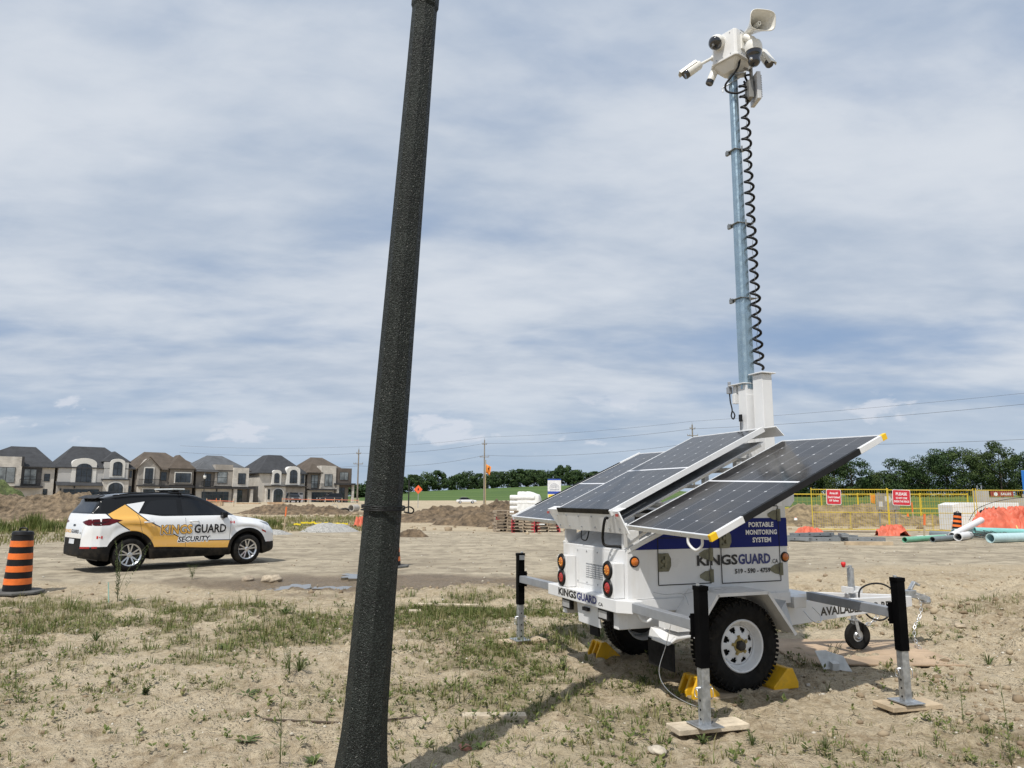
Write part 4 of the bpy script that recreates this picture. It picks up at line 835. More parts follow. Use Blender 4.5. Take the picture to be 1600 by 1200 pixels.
mb = MB(); mb.prism([hx(a*1.1, b*1.1, -.125) for a, b in o8], (0, 0, .022)); fr0 = [hx(a*.95, b*.95, -.127) for a, b in o8]; fr1 = [hx(a*.5, b*.5, -.215) for a, b in o8]; mb.add(fr0+fr1, [(i, (i+1) % 8, 8+(i+1) % 8, 8+i) for i in range(8)]+[tuple(range(8, 16))]); mb.build('base_plate', white, hb, bevel=.003)
mb = MB()
for a, b, z in [(w/2+.001, b, z) for b in (-.08, 0, .1) for z in (-.08, .16)]+[(w/2+.001, -.02, .05)]: mb.cyl(hx(a, b, z), hx(a+.004, b, z), .006, n_=8)
for a, b, z in [(a, w/2+.001, z) for a in (-.08, 0, .08) for z in (-.08, .16)]: mb.cyl(hx(a, b, z), hx(a, b+.004, z), .006, n_=8)
mb.builds('screw', grey_st, hb)
wplas = mat('white_camera_plastic', (.74, .73, .69), .35, var=.03, coat=.3); dlens = mat('smoked_dome', (.01, .01, .014), .06, coat=1)
# left dome camera on the left face
c = hx(w/2-.015, -.035, .105); mb = MB(); mb.lathe([(0, 0), (.078, 0), (.080, .04), (.078, .06), (.0, .06)], c, n1, 24); dm = mb.build('dome_camera', wplas, tr, smooth=True, auto=40)
c2 = c+n1*.062; mb = MB(); mb.lathe([(0, .070), (.035, .066), (.062, .05), (.078, .025), (.083, 0), (.078, -.03), (.062, -.045), (.0, -.045)], c2, (n1*.35+Vector((0, 0, 1))*.94), 26); mb.build('dome_shell', wplas, dm, smooth=True, auto=60)
q = (n1*.70-Vector((0, 0, 1))*.72).normalized(); mb = MB(); mb.lathe([(0, .045), (.04, .038), (.066, .016), (.075, -.01)], c2+q*.05, q, 22); k = mb.build('dome_lens', dlens, dm, smooth=True)
mb = MB(); mb.lathe([(0, .012), (.014, .010), (.018, 0)], c2+q*.085, q, 14); mb.build('lens', grey_st, dm, smooth=True)
# bullet cameras
def bullet(base, tip, jointpt, name='bullet_camera', r=.050, hood=True):
    base = Vector(base); tip = Vector(tip); d = (tip-base).normalized(); l = (tip-base).length; mb = MB(); mb.lathe([(0, 0), (r*.8, 0), (r, .02), (r, l-.045), (r*1.0, l-.044)], base, d, 22)
    sd = d.cross(Vector((0, 0, 1))).normalized(); upd = sd.cross(d).normalized()
    root = mb.build(name, wplas, tr, smooth=True, auto=40)
    if hood: m1 = MB(); m1.prism([base+d*.03+sd*x+upd*(r*z) for x, z in ((-r*1.05, .55), (-r*.8, 1.18), (r*.8, 1.18), (r*1.05, .55), (r*.9, .5), (r*.7, 1.06), (-r*.7, 1.06), (-r*.9, .5))], d*(l+.0)); m1.build('sun_hood', wplas, root)
    m1 = MB(); m1.lathe([(r*.98, l-.047), (r*1.02, l-.01), (r*.9, l), (0, l-.004)], base, d, 22); m1.build('lens', dlens, root, smooth=True, auto=40)
    m1 = MB(); m1.cyl(base+d*.03, Vector(jointpt), .016); m1.cyl(Vector(jointpt), Vector(jointpt)+(HC-Vector(jointpt)).normalized()*.03, .03); m1.build('mount_arm', wplas, root, smooth=True, auto=40)
    return root
bullet(hp_(1096, 91, .06), hp_(1073, 105, .10), hp_(1112, 85, .0)); bullet(hp_(1118, 101, -.02), hp_(1107, 125, .0), hp_(1122, 90, -.06), r=.042, hood=False); bullet(hp_(1180, 87, -.05), hp_(1192, 109, .05), hp_(1168, 80, -.12), r=.046)
# PTZ dome on the right face
c = hp_(1170, 79, .22); mb = MB(); mb.lathe([(0, .085), (.04, .08), (.075, .055), (.088, .02), (.090, -.02), (.086, -.05), (0, -.05)], c, (0, 0, 1), 28); pz = mb.build('pan_tilt_camera', wplas, tr, smooth=True, auto=50)
mb = MB(); mb.lathe([(.082, -.05), (.080, -.08), (.072, -.10), (.062, -.12), (.062, -.14), (.064, -.16), (.056, -.185), (.035, -.205), (0, -.21)], c, (0, 0, 1), 26); mb.build('dome_lens', dlens, pz, smooth=True)
mb = MB(); mb.lathe([(0, .016), (.014, .012), (.018, 0)], c+TW*.055+Vector((0, 0, -.155))-S*.03, TW, 14); mb.build('lens', alu, pz, smooth=True)
mb = MB(); mb.tube(curve_pts([c+Vector((0, 0, .06)), c+Vector((0, 0, .10))-TW*.03, hx(.05, w/2+.03, .10)]), [.035]*9+[.04]*8, 14); mb.obox(hx(.03, w/2+.012, .05), n2, n1, (0, 0, 1), .02, .12, .16); mb.build('mount_arm', wplas, pz, smooth=True, auto=50)
# horn loudspeaker: a flared rounded-square bell
hb0 = hp_(1160, 58, .02); hb1 = hp_(1181, 42, .34); hd = (hb1-hb0).normalized(); hs = hd.cross(Vector((0, 0, 1))).normalized(); hu_ = hs.cross(hd); l = (hb1-hb0).length
def bell(mb, sc, l0, l1, off, m_=36, inner=False):
    rows = []; NN = 14
    for i in range(NN+1):
        t = i/NN; x = l0+(l1-l0)*t; r = sc*(.034+.094*t**1.9); pw = 1-.42*t; row = []
        for k in range(m_):
            a = 2*math.pi*k/m_; cx_ = math.copysign(abs(math.cos(a))**pw, math.cos(a)); sz_ = math.copysign(abs(math.sin(a))**pw, math.sin(a)); row.append(hb0+hd*x+hs*cx_*r*1.12+hu_*sz_*r*.86)
        rows.append(row)
    vs = sum(rows, []); fs = [(i*m_+k, i*m_+(k+1) % m_, (i+1)*m_+(k+1) % m_, (i+1)*m_+k) for i in range(NN) for k in range(m_)]; mb.add(vs, fs)
mb = MB(); bell(mb, 1, 0.0, l+.04, 0); ho = mb.build('horn_speaker', wplas, tr, smooth=True); md = ho.modifiers.new('t', 'SOLIDIFY'); md.thickness = .008
mb = MB(); mb.lathe([(0, -.10), (.04, -.10), (.045, -.08), (.045, .0), (.034, .02)], hb0, hd, 20); mb.build('horn_driver', wplas, ho, smooth=True, auto=40)
mb = MB(); mb.lathe([(.026, .02), (.024, l-.045), (.020, l-.035), (.010, l-.035), (.010, l-.06), (0, l-.06)], hb0, hd, 20); mb.build('horn_core', wplas, ho, smooth=True, auto=40)
mb = MB(); mb.beam(hb0-hd*.03, hx(0, w/2-.03, .20), .04, .02); mb.obox(hx(.02, w/2-.03, .198), n1, n2, (0, 0, 1), .10, .06, .012); mb.build('horn_bracket', galv, ho)
# finned flood lamp below right
fc = hp_(1171, 144, .02); fn = (S*.93-TW*.36).normalized(); ft_ = fn.cross(Vector((0, 0, 1))).normalized(); mb = MB(); mb.obox(fc, fn, ft_, (0, 0, 1), .045, .20, .31); fl = mb.build('flood_lamp', mat('pale_grey_casting', (.55, .55, .55), .45, .3, var=.06), tr, bevel=.006)
mb = MB()
for i in range(13): mb.obox(fc+fn*.03+Vector((0, 0, -.12+i*.02)), fn, ft_, (0, 0, 1), .022, .16, .004)
mb.build('cooling_fin', grey_st, fl)
mb = MB(); mb.obox(fc-fn*.07-Vector((0, 0, .02)), fn, ft_, (0, 0, 1), .05, .12, .20); mb.obox(fc-fn*.04+Vector((0, 0, .14)), fn, ft_, (0, 0, 1), .02, .05, .20); mb.beam(fc-fn*.05+Vector((0, 0, .22)), hx(-.05, .05, -.13), .05, .02); mb.build('lamp_bracket', mat('bronze_grey', (.25, .245, .23), .5, .3), fl, bevel=.003)
# cable drooping below the head
mb = MB(); mb.tube(curve_pts([hp_(1151, 94, .14), hp_(1148, 106, .14), hp_(1137, 120, .12), hp_(1130, 130, .10), hp_(1132, 140, .08), hp_(1146, 145, .08), hp_(1160, 140, .06), hp_(1168, 130, .02), hp_(1166, 121, .0), hp_(1158, 121, .02), hp_(1161, 132, .03), hp_(1163, 146, .03), L(cu-.02, cvv, 6.0)], 8), .0115); mb.build('head_cable', blkp, tr, smooth=True)
mb = MB(); mb.obox(hp_(1151, 118, .05), S, TW, (0, 0, 1), .12, .10, .012); mb.obox(HC+Vector((0, 0, -.19)), S, TW, (0, 0, 1), .05, .05, .10); mb.beam(hp_(1150, 122, .04), hp_(1126, 134, .04), .02, .008); mb.obox(hp_(1126, 137, .04), S, TW, (0, 0, 1), .02, .01, .05); mb.build('head_clamp', galv, tr, bevel=.002)

# ---------------------------------------------------------------- things under and round the trailer
def plank(name, label, u, v, lu, lv, h, rz=0, m_=wood, cat='board', z=None, group=None):
    x, y = world(u, v); mb = MB(); nx = 6; mb.box(-lu/2, lu/2, -lv/2, lv/2, 0, h); o = mb.build(name, m_, bevel=.004); zz = (max(gz(x, y), 0) if z is None else z)+(.012 if lu < 1 and z != -.016 else .004); o.location = (x, y, zz); o.rotation_euler = (0, 0, TA+rz); tag(o, label, cat, group); return o
plank('wood_board', 'pale lumber board under the nearest outrigger foot beside the wheel', .06, 1.57, .54, .18, .036, R(-5), woodp, z=.004)
plank('wood_board', 'sawn wooden pad under the outrigger foot at the right front of the trailer', 1.80, 1.67, .44, .22, .036, R(-8), wood, z=.002)
plank('wood_board', 'thin wooden board under the far left outrigger foot', .05, -1.66, .50, .22, .042, R(6), wood, z=.002)
plank('wood_board', 'flat board pressed into the ground under the near trailer wheel', .98, .79, .75, .26, .022, R(3), wood, z=-.016)
o = plank('plywood_sheet', 'large weathered plywood sheet lying under the small jockey wheel', 3.05, -.02, 1.55, 1.25, .018, R(-24), mat('weathered_plywood', (.40, .295, .20), .85, var=.18, vs=2.5, bump=.3, bs=20, streak=((.27, .19, .12), (2, 20, 3), .6)), 'plywood', z=.006)
def chock(u, v, s, label):
    x, y = world(u, v); ro = thing('wheel_chock', label, 'wheel chock', (x, y, .002), TA if s > 0 else TA+math.pi, 'yellow wheel chocks')
    # wedge: tall side away from the tyre
    mb = MB(); W_ = .20
    pts = [(-.13, -W_/2, 0), (.13, -W_/2, 0), (.13, -W_/2, .03), (-.02, -W_/2, .165), (-.075, -W_/2, .165), (-.13, -W_/2, .05)]
    for y0 in (-W_/2, -.012, W_/2-.024): mb.prism([(p[0], y0, p[2]) for p in pts], (0, .024, 0))
    mb.prism([(.13, -W_/2+.001, .0), (.13, -W_/2+.001, .028), (-.02, -W_/2+.001, .163), (-.075, -W_/2+.001, .163), (-.06, -W_/2+.001, .12), (.09, -W_/2+.001, .0)], (0, W_-.002, 0)); mb.build('wedge', mat('yellow_chock_plastic', (.74, .42, .015), .45, var=.1, vs=8, streak=((.30, .20, .08), (6, 6, 6), .5)), ro, bevel=.008); return ro
chock(.55, .79, 1, 'yellow plastic wheel chock behind the near wheel, left of the big white rim'); chock(1.35, .79, -1, 'yellow plastic wheel chock in front of the near wheel, right of the big white rim'); chock(.54, -.76, 1, 'yellow plastic wheel chock behind the far wheel, under the rear bumper')
# broken white plastic guard
x, y = world(2.28, .50); mb = MB()
for k, (a, b) in enumerate((((-.11, .03), (0, .02)), ((.0, .02), (.13, -.05)))):
    mb.prism([(a[0], a[1], .0), (b[0], b[1], .0), (b[0]-.03, b[1]+.10, .13-.03*k), (a[0]-.03, a[1]+.11, .12)], (.0, .012, .006))
mb.box(-.05, .02, -.01, .05, .0, .07); o = mb.build('plastic_guard', mat('dirty_white_plastic', (.60, .61, .60), .5, var=.12, vs=9), bevel=.004); o.location = (x, y, .0); o.rotation_euler = (R(14), 0, TA-.2); tag(o, 'broken piece of white plastic channel lying in front of the near trailer wheel', 'plastic scrap')
# thin wire loop hanging behind the wheel
mb = MB(); mb.tube(curve_pts([L(.17, 1.0, .62), L(.15, .95, .45), L(.1, .92, .25), L(.14, .98, .12), L(.28, 1.08, .03), L(.42, 1.16, .01)]), .003, 6); mb.build('earth_wire', alu, tr, smooth=True)
mb = MB(); mb.tube(curve_pts([L(.25, .63, .80), L(.32, .72, .79), L(.42, .80, .80), L(.44, .85, .72)]), .003, 6); mb.tube(curve_pts([L(.42, .8, .8), L(.35, 1.2, .88), L(.05, 1.58, .92)]), .002, 5); mb.build('brake_wire', galv, tr, smooth=True)

# ---------------------------------------------------------------- concrete lamp post
def pole_mat():
    m_ = bpy.data.materials.new('dark_aggregate_concrete'); m_.use_nodes = True; nt = m_.node_tree; n = N(nt); b = nt.nodes['Principled BSDF']; v = n.new('ShaderNodeTexCoord').outputs['Object']
    vo = n.new('ShaderNodeTexVoronoi'); vo.inputs['Scale'].default_value = 150; n.link(v, vo.inputs['Vector']); vo.inputs['Randomness'].default_value = 1
    big = n.noise(v, 4, 5, .6); s1 = n.noise(v, 90, 3, .6); base = n.ramp(n.m('ADD', n.m('MULTIPLY', big, .3), n.m('MULTIPLY', s1, .7)), [(.36, (.0035, .004, .0035)), (.52, (.013, .017, .0145)), (.66, (.032, .039, .034))])
    rnd = n.new('ShaderNodeSeparateColor'); n.link(vo.outputs['Color'], rnd.inputs[0]); fl = n.m('MULTIPLY', n.m('GREATER_THAN', rnd.outputs[0], n.mapr(n.noise(v, 3, 4), .35, .65, .88, .965)), n.m('LESS_THAN', vo.outputs['Distance'], .42))
    c = n.mix(fl, base, n.ramp(rnd.outputs[1], [(0, (.05, .055, .05)), (.8, (.075, .08, .074)), (1, (.24, .24, .22))])); n.put(b.inputs['Base Color'], c); b.inputs['Specular IOR Level'].default_value = .28; n.put(b.inputs['Roughness'], n.mapr(rnd.outputs[2], 0, 1, .4, .8)); b.inputs['Specular IOR Level'].default_value = .3
    bp = n.new('ShaderNodeBump'); bp.inputs['Strength'].default_value = .9; bp.inputs['Distance'].default_value = .006; n.link(n.m('ADD', n.m('MULTIPLY', vo.outputs['Distance'], -1.0), n.m('MULTIPLY', s1, 1.2)), bp.inputs['Height']); n.link(bp.outputs[0], b.inputs['Normal']); return m_
pr = [(-.05, .205), (.0, .195), (.04, .182), (.10, .162), (.17, .148), (.26, .136), (.36, .127), (.5, .1215), (.8, .118), (2.0, .1045), (3.2, .093), (4.2, .0835), (4.60, .081), (4.62, .089), (4.70, .089), (4.72, .080), (6.0, .068), (7.4, .055)]
pr = [(z, r*.885) for z, r in pr]
vs = []; fs = []; m8 = 24
for z, r in pr:
    for k in range(8):
        for q in (-1, 0, 1):
            a = 2*math.pi*(k+.5)/8+R(11); p0 = Vector((math.cos(a-math.pi/8), math.sin(a-math.pi/8)))*1.0; c_ = Vector((math.cos(a), math.sin(a))); tq = Vector((-math.sin(a), math.cos(a))); half = math.tan(math.pi/8); p = c_*1.0+tq*half*(.965*q); vs.append((p.x*r, p.y*r, z))
for i in range(len(pr)-1):
    for k in range(m8): fs.append((i*m8+k, i*m8+(k+1) % m8, (i+1)*m8+(k+1) % m8, (i+1)*m8+k))
fs.append(tuple((len(pr)-1)*m8+k for k in range(m8)))
mb = MB(); mb.add(vs, fs); lp = mb.build('lamp_post', pole_mat()); lp.location = (-.803, 4.2, gz(-.8, 4.2)-.01); lp.rotation_euler = (R(-.26), R(3.14), 0); tag(lp, 'dark speckled octagonal concrete post leaning slightly right in the foreground', 'lamp post')
mb = MB()
for dz, ph in ((0, 0), (.012, .3), (-.010, .8)):
    mb.tube([(.120*math.cos(a), .120*math.sin(a), 1.535+dz+.006*math.sin(a+ph)) for a in [2*math.pi*k/32 for k in range(33)]], .0035, 6)
mb.tube(curve_pts([(.118, -.02, 1.54), (.15, -.02, 1.55), (.172, .0, 1.535), (.16, .01, 1.515), (.118, .0, 1.52)]), .004, 6); mb.build('strap', blkp, lp, smooth=True)
# ---------------------------------------------------------------- security car
CO, CA = (-8.7263, 16.6955), R(46.905)
car = thing('patrol_car', 'white and gold compact security car with black roof parked side-on on the gravel road', 'car', (CO[0], CO[1], 0.0), CA)
def interp(x, tab): return float(np.interp(x, [a for a, b in tab], [b for a, b in tab]))
WB, WR = 2.64, .345
ZT = [(-.87, .50), (-.865, .62), (-.85, .90), (-.82, 1.04), (-.785, 1.14), (-.74, 1.215), (-.66, 1.34), (-.60, 1.44), (-.58, 1.50), (-.56, 1.535), (-.3, 1.60), (0, 1.635), (.5, 1.655), (1.0, 1.655), (1.3, 1.635), (1.5, 1.595), (1.7, 1.52), (1.95, 1.385), (2.2, 1.235), (2.38, 1.135), (2.5, 1.11), (2.8, 1.075), (3.05, 1.03), (3.25, .965), (3.38, .88), (3.46, .76), (3.51, .62), (3.54, .48)]
WT = [(-.87, .46), (-.85, .56), (-.82, .64), (-.74, .76), (-.6, .855), (-.35, .900), (0, .905), (1.3, .895), (2.64, .905), (2.95, .895), (3.12, .865), (3.28, .80), (3.4, .70), (3.49, .56), (3.54, .40)]
WRF = [(-.87, .5), (-.74, .66), (-.58, .60), (0, .60), (1.2, .60), (1.6, .585), (2.0, .63), (2.38, .70), (2.6, .72), (3.0, .70), (3.3, .60), (3.54, .32)]
def section(u):
    zt = interp(u, ZT); w = interp(u, WT); wr = min(interp(u, WRF), w*.96); zb = .235
    if u < -.45: zb = .235+.12*((-.45-u)/.42)**1.5
    if u > 3.05: zb = .22+.10*((u-3.05)/.5)
    for uw in (0, WB):
        d = abs(u-uw)
        if d < .405: zb = max(zb, WR+math.sqrt(.405**2-d*d)-.0)
    zs = min(1.135, zt-.10); zs = max(zs, zb+.12); zt = max(zt, zs+.06)
    P = [(0, zb), (w*.55, zb), (w*.86, zb)]
    for t, k in ((0, .955), (.06, .985), (.18, 1.0), (.34, 1.0), (.48, .985), (.60, .992), (.74, 1.0), (.86, .985), (.95, .955), (1.0, .925)): P.append((w*k, zb+(zs-zb)*t))
    g = zt-zs
    for t in (.12, .35, .6, .78): P.append((w*.915+(wr*1.02-w*.915)*(t/.85), zs+g*t))
    P += [(wr*1.0, zs+g*.88), (wr*.95, zs+g*.94), (wr*.80, zs+g*.975), (wr*.5, zs+g*.995), (0, zt)]
    return P
us = sorted(set([-.87, -.865, -.858, -.85, -.84, -.83]+[round(-.82+i*.02, 3) for i in range(14)]+[round(-.54+i*.03, 3) for i in range(4)]+[round(-.42+i*.02, 3) for i in range(43)]+[round(.46+i*.08, 3) for i in range(22)]+[round(2.2+i*.02, 3) for i in range(45)]+[round(3.1+i*.03, 3) for i in range(14)]+[3.515, 3.53, 3.54]))
vs = []; fs = []
secs_ = [section(u) for u in us]; m_ = len(secs_[0]); full = 2*m_-2
for u, P in zip(us, secs_):
    vs += [L(u, v, z) for v, z in P]+[L(u, -v, z) for v, z in P[1:-1]][::-1]
for i in range(len(us)-1):
    for k in range(full): fs.append((i*full+k, i*full+(k+1) % full, (i+1)*full+(k+1) % full, (i+1)*full+k))
fs += [tuple(range(full)), tuple((len(us)-1)*full+k for k in range(full))[::-1]]
def car_paint():
    m_ = bpy.data.materials.new('wrapped_car_paint'); m_.use_nodes = True; nt = m_.node_tree; n = N(nt); b = nt.nodes['Principled BSDF']
    s = n.new('ShaderNodeSeparateXYZ'); n.link(n.new('ShaderNodeTexCoord').outputs['Object'], s.inputs[0]); X, Y, Z = s.outputs
    def conv(pts):
        ar = sum(pts[i][0]*pts[(i+1) % len(pts)][1]-pts[(i+1) % len(pts)][0]*pts[i][1] for i in range(len(pts))); r = None
        for i in range(len(pts)):
            a, c = pts[i], pts[(i+1) % len(pts)]; dx, dy = c[0]-a[0], c[1]-a[1]; l = math.hypot(dx, dy); nx, ny = (-dy/l, dx/l) if ar > 0 else (dy/l, -dx/l)
            e = n.m('ADD', n.m('MULTIPLY', X, nx), n.m('MULTIPLY_ADD', Z, ny, -(a[0]*nx+a[1]*ny))); r = e if r is None else n.m('MINIMUM', r, e)
        return n.m('GREATER_THAN', r, 0.0)
    def seg(a, c, w=.011):
        dx, dy = c[0]-a[0], c[1]-a[1]; l = math.hypot(dx, dy); nx, ny = -dy/l*w, dx/l*w
        return conv([(a[0]+nx, a[1]+ny), (a[0]-nx, a[1]-ny), (c[0]-nx, c[1]-ny), (c[0]+nx, c[1]+ny)])
    AND = lambda a, c: n.m('MULTIPLY', a, c); OR = lambda a, c: n.m('MAXIMUM', a, c)
    gold = None
    for p in ([(-.47, 1.19), (-.10, 1.40), (.30, 1.06), (-.05, .86), (-.40, 1.10)], [(.30, 1.06), (.98, .70), (.98, .44), (.30, .44), (-.05, .86)], [(.98, .70), (1.22, .595), (1.22, .43), (.97, .43)], [(1.2, .60), (2.30, .575), (2.30, .40), (1.2, .43)]):
        k = conv(p); gold = k if gold is None else OR(gold, k)
    tri = conv([(-.085, 1.40), (.30, 1.46), (.14, 1.205)])
    line = None
    for a, c in (((-.10, 1.40), (.30, 1.06)), ((.30, 1.06), (.98, .70)), ((.98, .70), (1.22, .60)), ((1.22, .60), (2.30, .575)), ((-.47, 1.20), (-.40, 1.10)), ((-.40, 1.10), (-.05, .86)), ((-.53, 1.25), (-.36, 1.07))):
        k = seg(a, c); line = k if line is None else OR(line, k)
    side = n.m('GREATER_THAN', n.m('ABSOLUTE', Y), .58)
    gh = n.m('GREATER_THAN', Z, n.mapr(X, .1, .7, 1.205, 1.142)); gh = AND(gh, n.m('LESS_THAN', X, 2.42))
    gh = OR(gh, AND(n.m('GREATER_THAN', Z, 1.40), n.m('LESS_THAN', X, 2.0)))
    ghb = AND(gh, n.m('SUBTRACT', 1.0, AND(side, OR(tri, AND(gold, n.m('LESS_THAN', X, .12))))))
    def disc(cx, r): return n.m('LESS_THAN', n.m('SQRT', n.m('ADD', n.m('POWER', n.m('SUBTRACT', X, cx), 2.0), n.m('POWER', n.m('SUBTRACT', Z, WR), 2.0))), r)
    clad = OR(disc(0, .500), disc(WB, .500)); clad = OR(clad, AND(n.m('LESS_THAN', Z, n.mapr(X, .4, 2.2, .49, .41)), n.m('GREATER_THAN', X, 0)))
    clad = OR(clad, AND(n.m('LESS_THAN', Z, .535), n.m('LESS_THAN', X, 0.0))); clad = OR(clad, AND(n.m('LESS_THAN', Z, .50), n.m('GREATER_THAN', X, 2.8)))
    clad = OR(clad, AND(AND(n.m('GREATER_THAN', X, 3.42), n.m('LESS_THAN', Z, .80)), n.m('LESS_THAN', n.m('ABSOLUTE', Y), .6)))
    clad = OR(clad, AND(AND(n.m('LESS_THAN', X, -.6), n.m('LESS_THAN', Z, .70)), n.m('LESS_THAN', n.m('ABSOLUTE', Y), .50)))
    c = n.mix(AND(gold, side), (.76, .77, .78), (.78, .43, .085)); c = n.mix(AND(line, side), c, (.012, .012, .012)); c = n.mix(ghb, c, (.010, .011, .013)); c = n.mix(clad, c, (.009, .009, .0095))
    seam = None
    for a, c2 in (((1.16, .42), (1.14, 1.10)), ((2.17, .42), (2.20, 1.08)), ((.27, .55), (.12, 1.18)), ((.42, .43), (.27, .55)), ((.42, .43), (1.16, .40)), ((1.16, .40), (2.17, .38))):
        k = seg(a, c2, .004); seam = k if seam is None else OR(seam, k)
    c = n.mix(AND(AND(seam, side), n.m('SUBTRACT', 1.0, n.m('MULTIPLY', clad, 0.0))), c, (.03, .03, .03))
    tcg = n.new('ShaderNodeNewGeometry').outputs['Position']; dirt_ = n.m('MULTIPLY', n.mapr(Z, .85, .25, 0, .55), n.mapr(n.noise(tcg, 6, 5, .6), .35, .7)); c = n.mix(n.m('MULTIPLY', dirt_, .2), c, (.26, .21, .15))
    n.put(b.inputs['Base Color'], c); n.put(b.inputs['Roughness'], n.m('ADD', n.m('MULTIPLY', clad, .42), n.m('ADD', .14, n.m('MULTIPLY', dirt_, .5)))); n.put(b.inputs['Coat Weight'], n.m('MULTIPLY', n.m('SUBTRACT', 1.0, clad), n.m('SUBTRACT', 1.0, n.m('MULTIPLY', ghb, .75)))); n.put(b.inputs['Specular IOR Level'], n.m('SUBTRACT', .5, n.m('MULTIPLY', n.m('MAXIMUM', clad, ghb), .38))); b.inputs['Coat Roughness'].default_value = .04
    return m_
mb = MB(); mb.add(vs, fs); cb = mb.build('body', car_paint(), car, smooth=True, auto=50)
bm = bmesh.new(); bm.from_mesh(cb.data); bvh = BVHTree.FromBMesh(bm); bm.free()
def dr(name, poly, m_, sgn=1, eps=.004, res=.05, parent=None, ax='side'):
    mb = MB()
    if ax == 'side': v_, f_ = drape_poly(bvh, poly, res, (0, 0, 0), (1, 0, 0), (0, 0, 1), (0, sgn, 0), eps)
    elif ax == 'rear': v_, f_ = drape_poly(bvh, poly, res, (0, 0, 0), (0, 1, 0), (0, 0, 1), (1, 0, 0), eps)
    else: v_, f_ = drape_poly(bvh, poly, res, (2.0, 0, 0), (0, 1, 0), (0, 0, 1), (-1, 0, 0), eps)
    mb.add(v_, f_); return mb.build(name, m_, parent or car, smooth=True)
tint = mat('tinted_glass', (.006, .007, .009), .05, var=.05, spec=.45); glossb = mat('gloss_black_trim', (.005, .005, .006), .2, spec=.3)
for s in (1, -1):
    dr('side_window', [(.20, 1.215), (.98, 1.165), (.98, 1.50), (.62, 1.50), (.40, 1.46)], tint, s); dr('side_window', [(1.09, 1.165), (1.93, 1.16), (1.86, 1.25), (1.72, 1.36), (1.53, 1.47), (1.30, 1.505), (1.09, 1.505)], tint, s)
    tl = dr('tail_light', [(-.20, 1.075), (-.45, 1.115), (-.84, 1.09), (-.84, .985), (-.62, .965), (-.45, .975)], mat('dark_red_lens', (.085, .004, .007), .15, var=.3, spec=.3), s)
    dr('reversing_strip', [(-.45, 1.055), (-.80, 1.03), (-.80, 1.0), (-.60, 1.0)], mat('smoked_clear_lens', (.030, .008, .010), .15, spec=.3), s, eps=.008, parent=tl)
    hl = dr('headlight', [(2.98, .985), (3.36, .93), (3.40, .86), (3.2, .885)], mat('headlight_glass', (.10, .11, .13), .06, coat=1), s)
    dr('marker_light', [(2.985, .80), (3.10, .76), (3.12, .71), (3.0, .76)], redl, s)
    mb = MB(); y = -s*.90
    mb.obox((2.0, -s*.93, 1.155), (1, 0, 0), (0, 1, 0), (0, 0, 1), .11, .17, .13); mb.obox((2.02, -s*.86, 1.09), (1, 0, 0), (0, 1, 0), (0, 0, 1), .07, .10, .03); mr = mb.build('side_mirror', glossb, car, bevel=.03, seg=4, smooth=True)
    for hu_c in (.34, 1.33):
        h, nn, _, _ = bvh.ray_cast(Vector((hu_c, -s*3, 1.02)), Vector((0, s, 0))); mb = MB(); mb.tube([(hu_c-.10, h.y, 1.02), (hu_c-.07, h.y-s*.035, 1.02), (hu_c+.07, h.y-s*.035, 1.02), (hu_c+.10, h.y, 1.02)], .015, 8); mb.build('door_handle', mat('white_handle', (.74, .75, .76), .25, coat=.5), car, smooth=True)
dr('rear_window', [(-.60, 1.235), (.60, 1.235), (.53, 1.42), (.40, 1.47), (-.40, 1.47), (-.53, 1.42)], tint, ax='rear')
dr('windscreen', [(-.66, 1.15), (.66, 1.15), (.54, 1.58), (-.54, 1.58)], tint, ax='front')
for s in (1, -1): dr('tail_light', [(s*.42, 1.04), (s*.66, 1.09), (s*.9, 1.11), (s*.9, .96), (s*.66, .97)], mat('dark_red_lens', (.085, .004, .007), .15, var=.3, spec=.3), ax='rear', eps=.006); dr('reflector', [(s*.50, .535), (s*.50, .495), (s*.83, .50), (s*.83, .54)], redl, ax='rear')
dr('number_plate', [(-.16, .58), (.16, .58), (.16, .68), (-.16, .68)], mat('plate_white', (.6, .62, .66), .4), ax='rear', eps=.012); dr('emblem', [(-.06, .945), (.06, .945), (.06, .985), (-.06, .985)], glossb, ax='rear', eps=.01)
mb = MB(); mb.prism([(-.66, -.56, 1.515), (-.66, .56, 1.515), (-.50, .62, 1.575), (-.50, -.62, 1.575)], (0, 0, .022)); mb.build('spoiler', blkp, car, bevel=.008)
mb = MB(); mb.tube([(-.30, .1, 1.60), (-.42, .1, 1.72)], [.006, .003], 6); mb.build('aerial', blkp, car)
for s in (-1, 1): mb = MB(); mb.tube([(u, s*.63, z) for u, z in ((-.35, 1.585), (0, 1.63), (.5, 1.655), (1.0, 1.655), (1.35, 1.62))], .014, 8); mb.build('roof_rail', glossb, car, smooth=True)
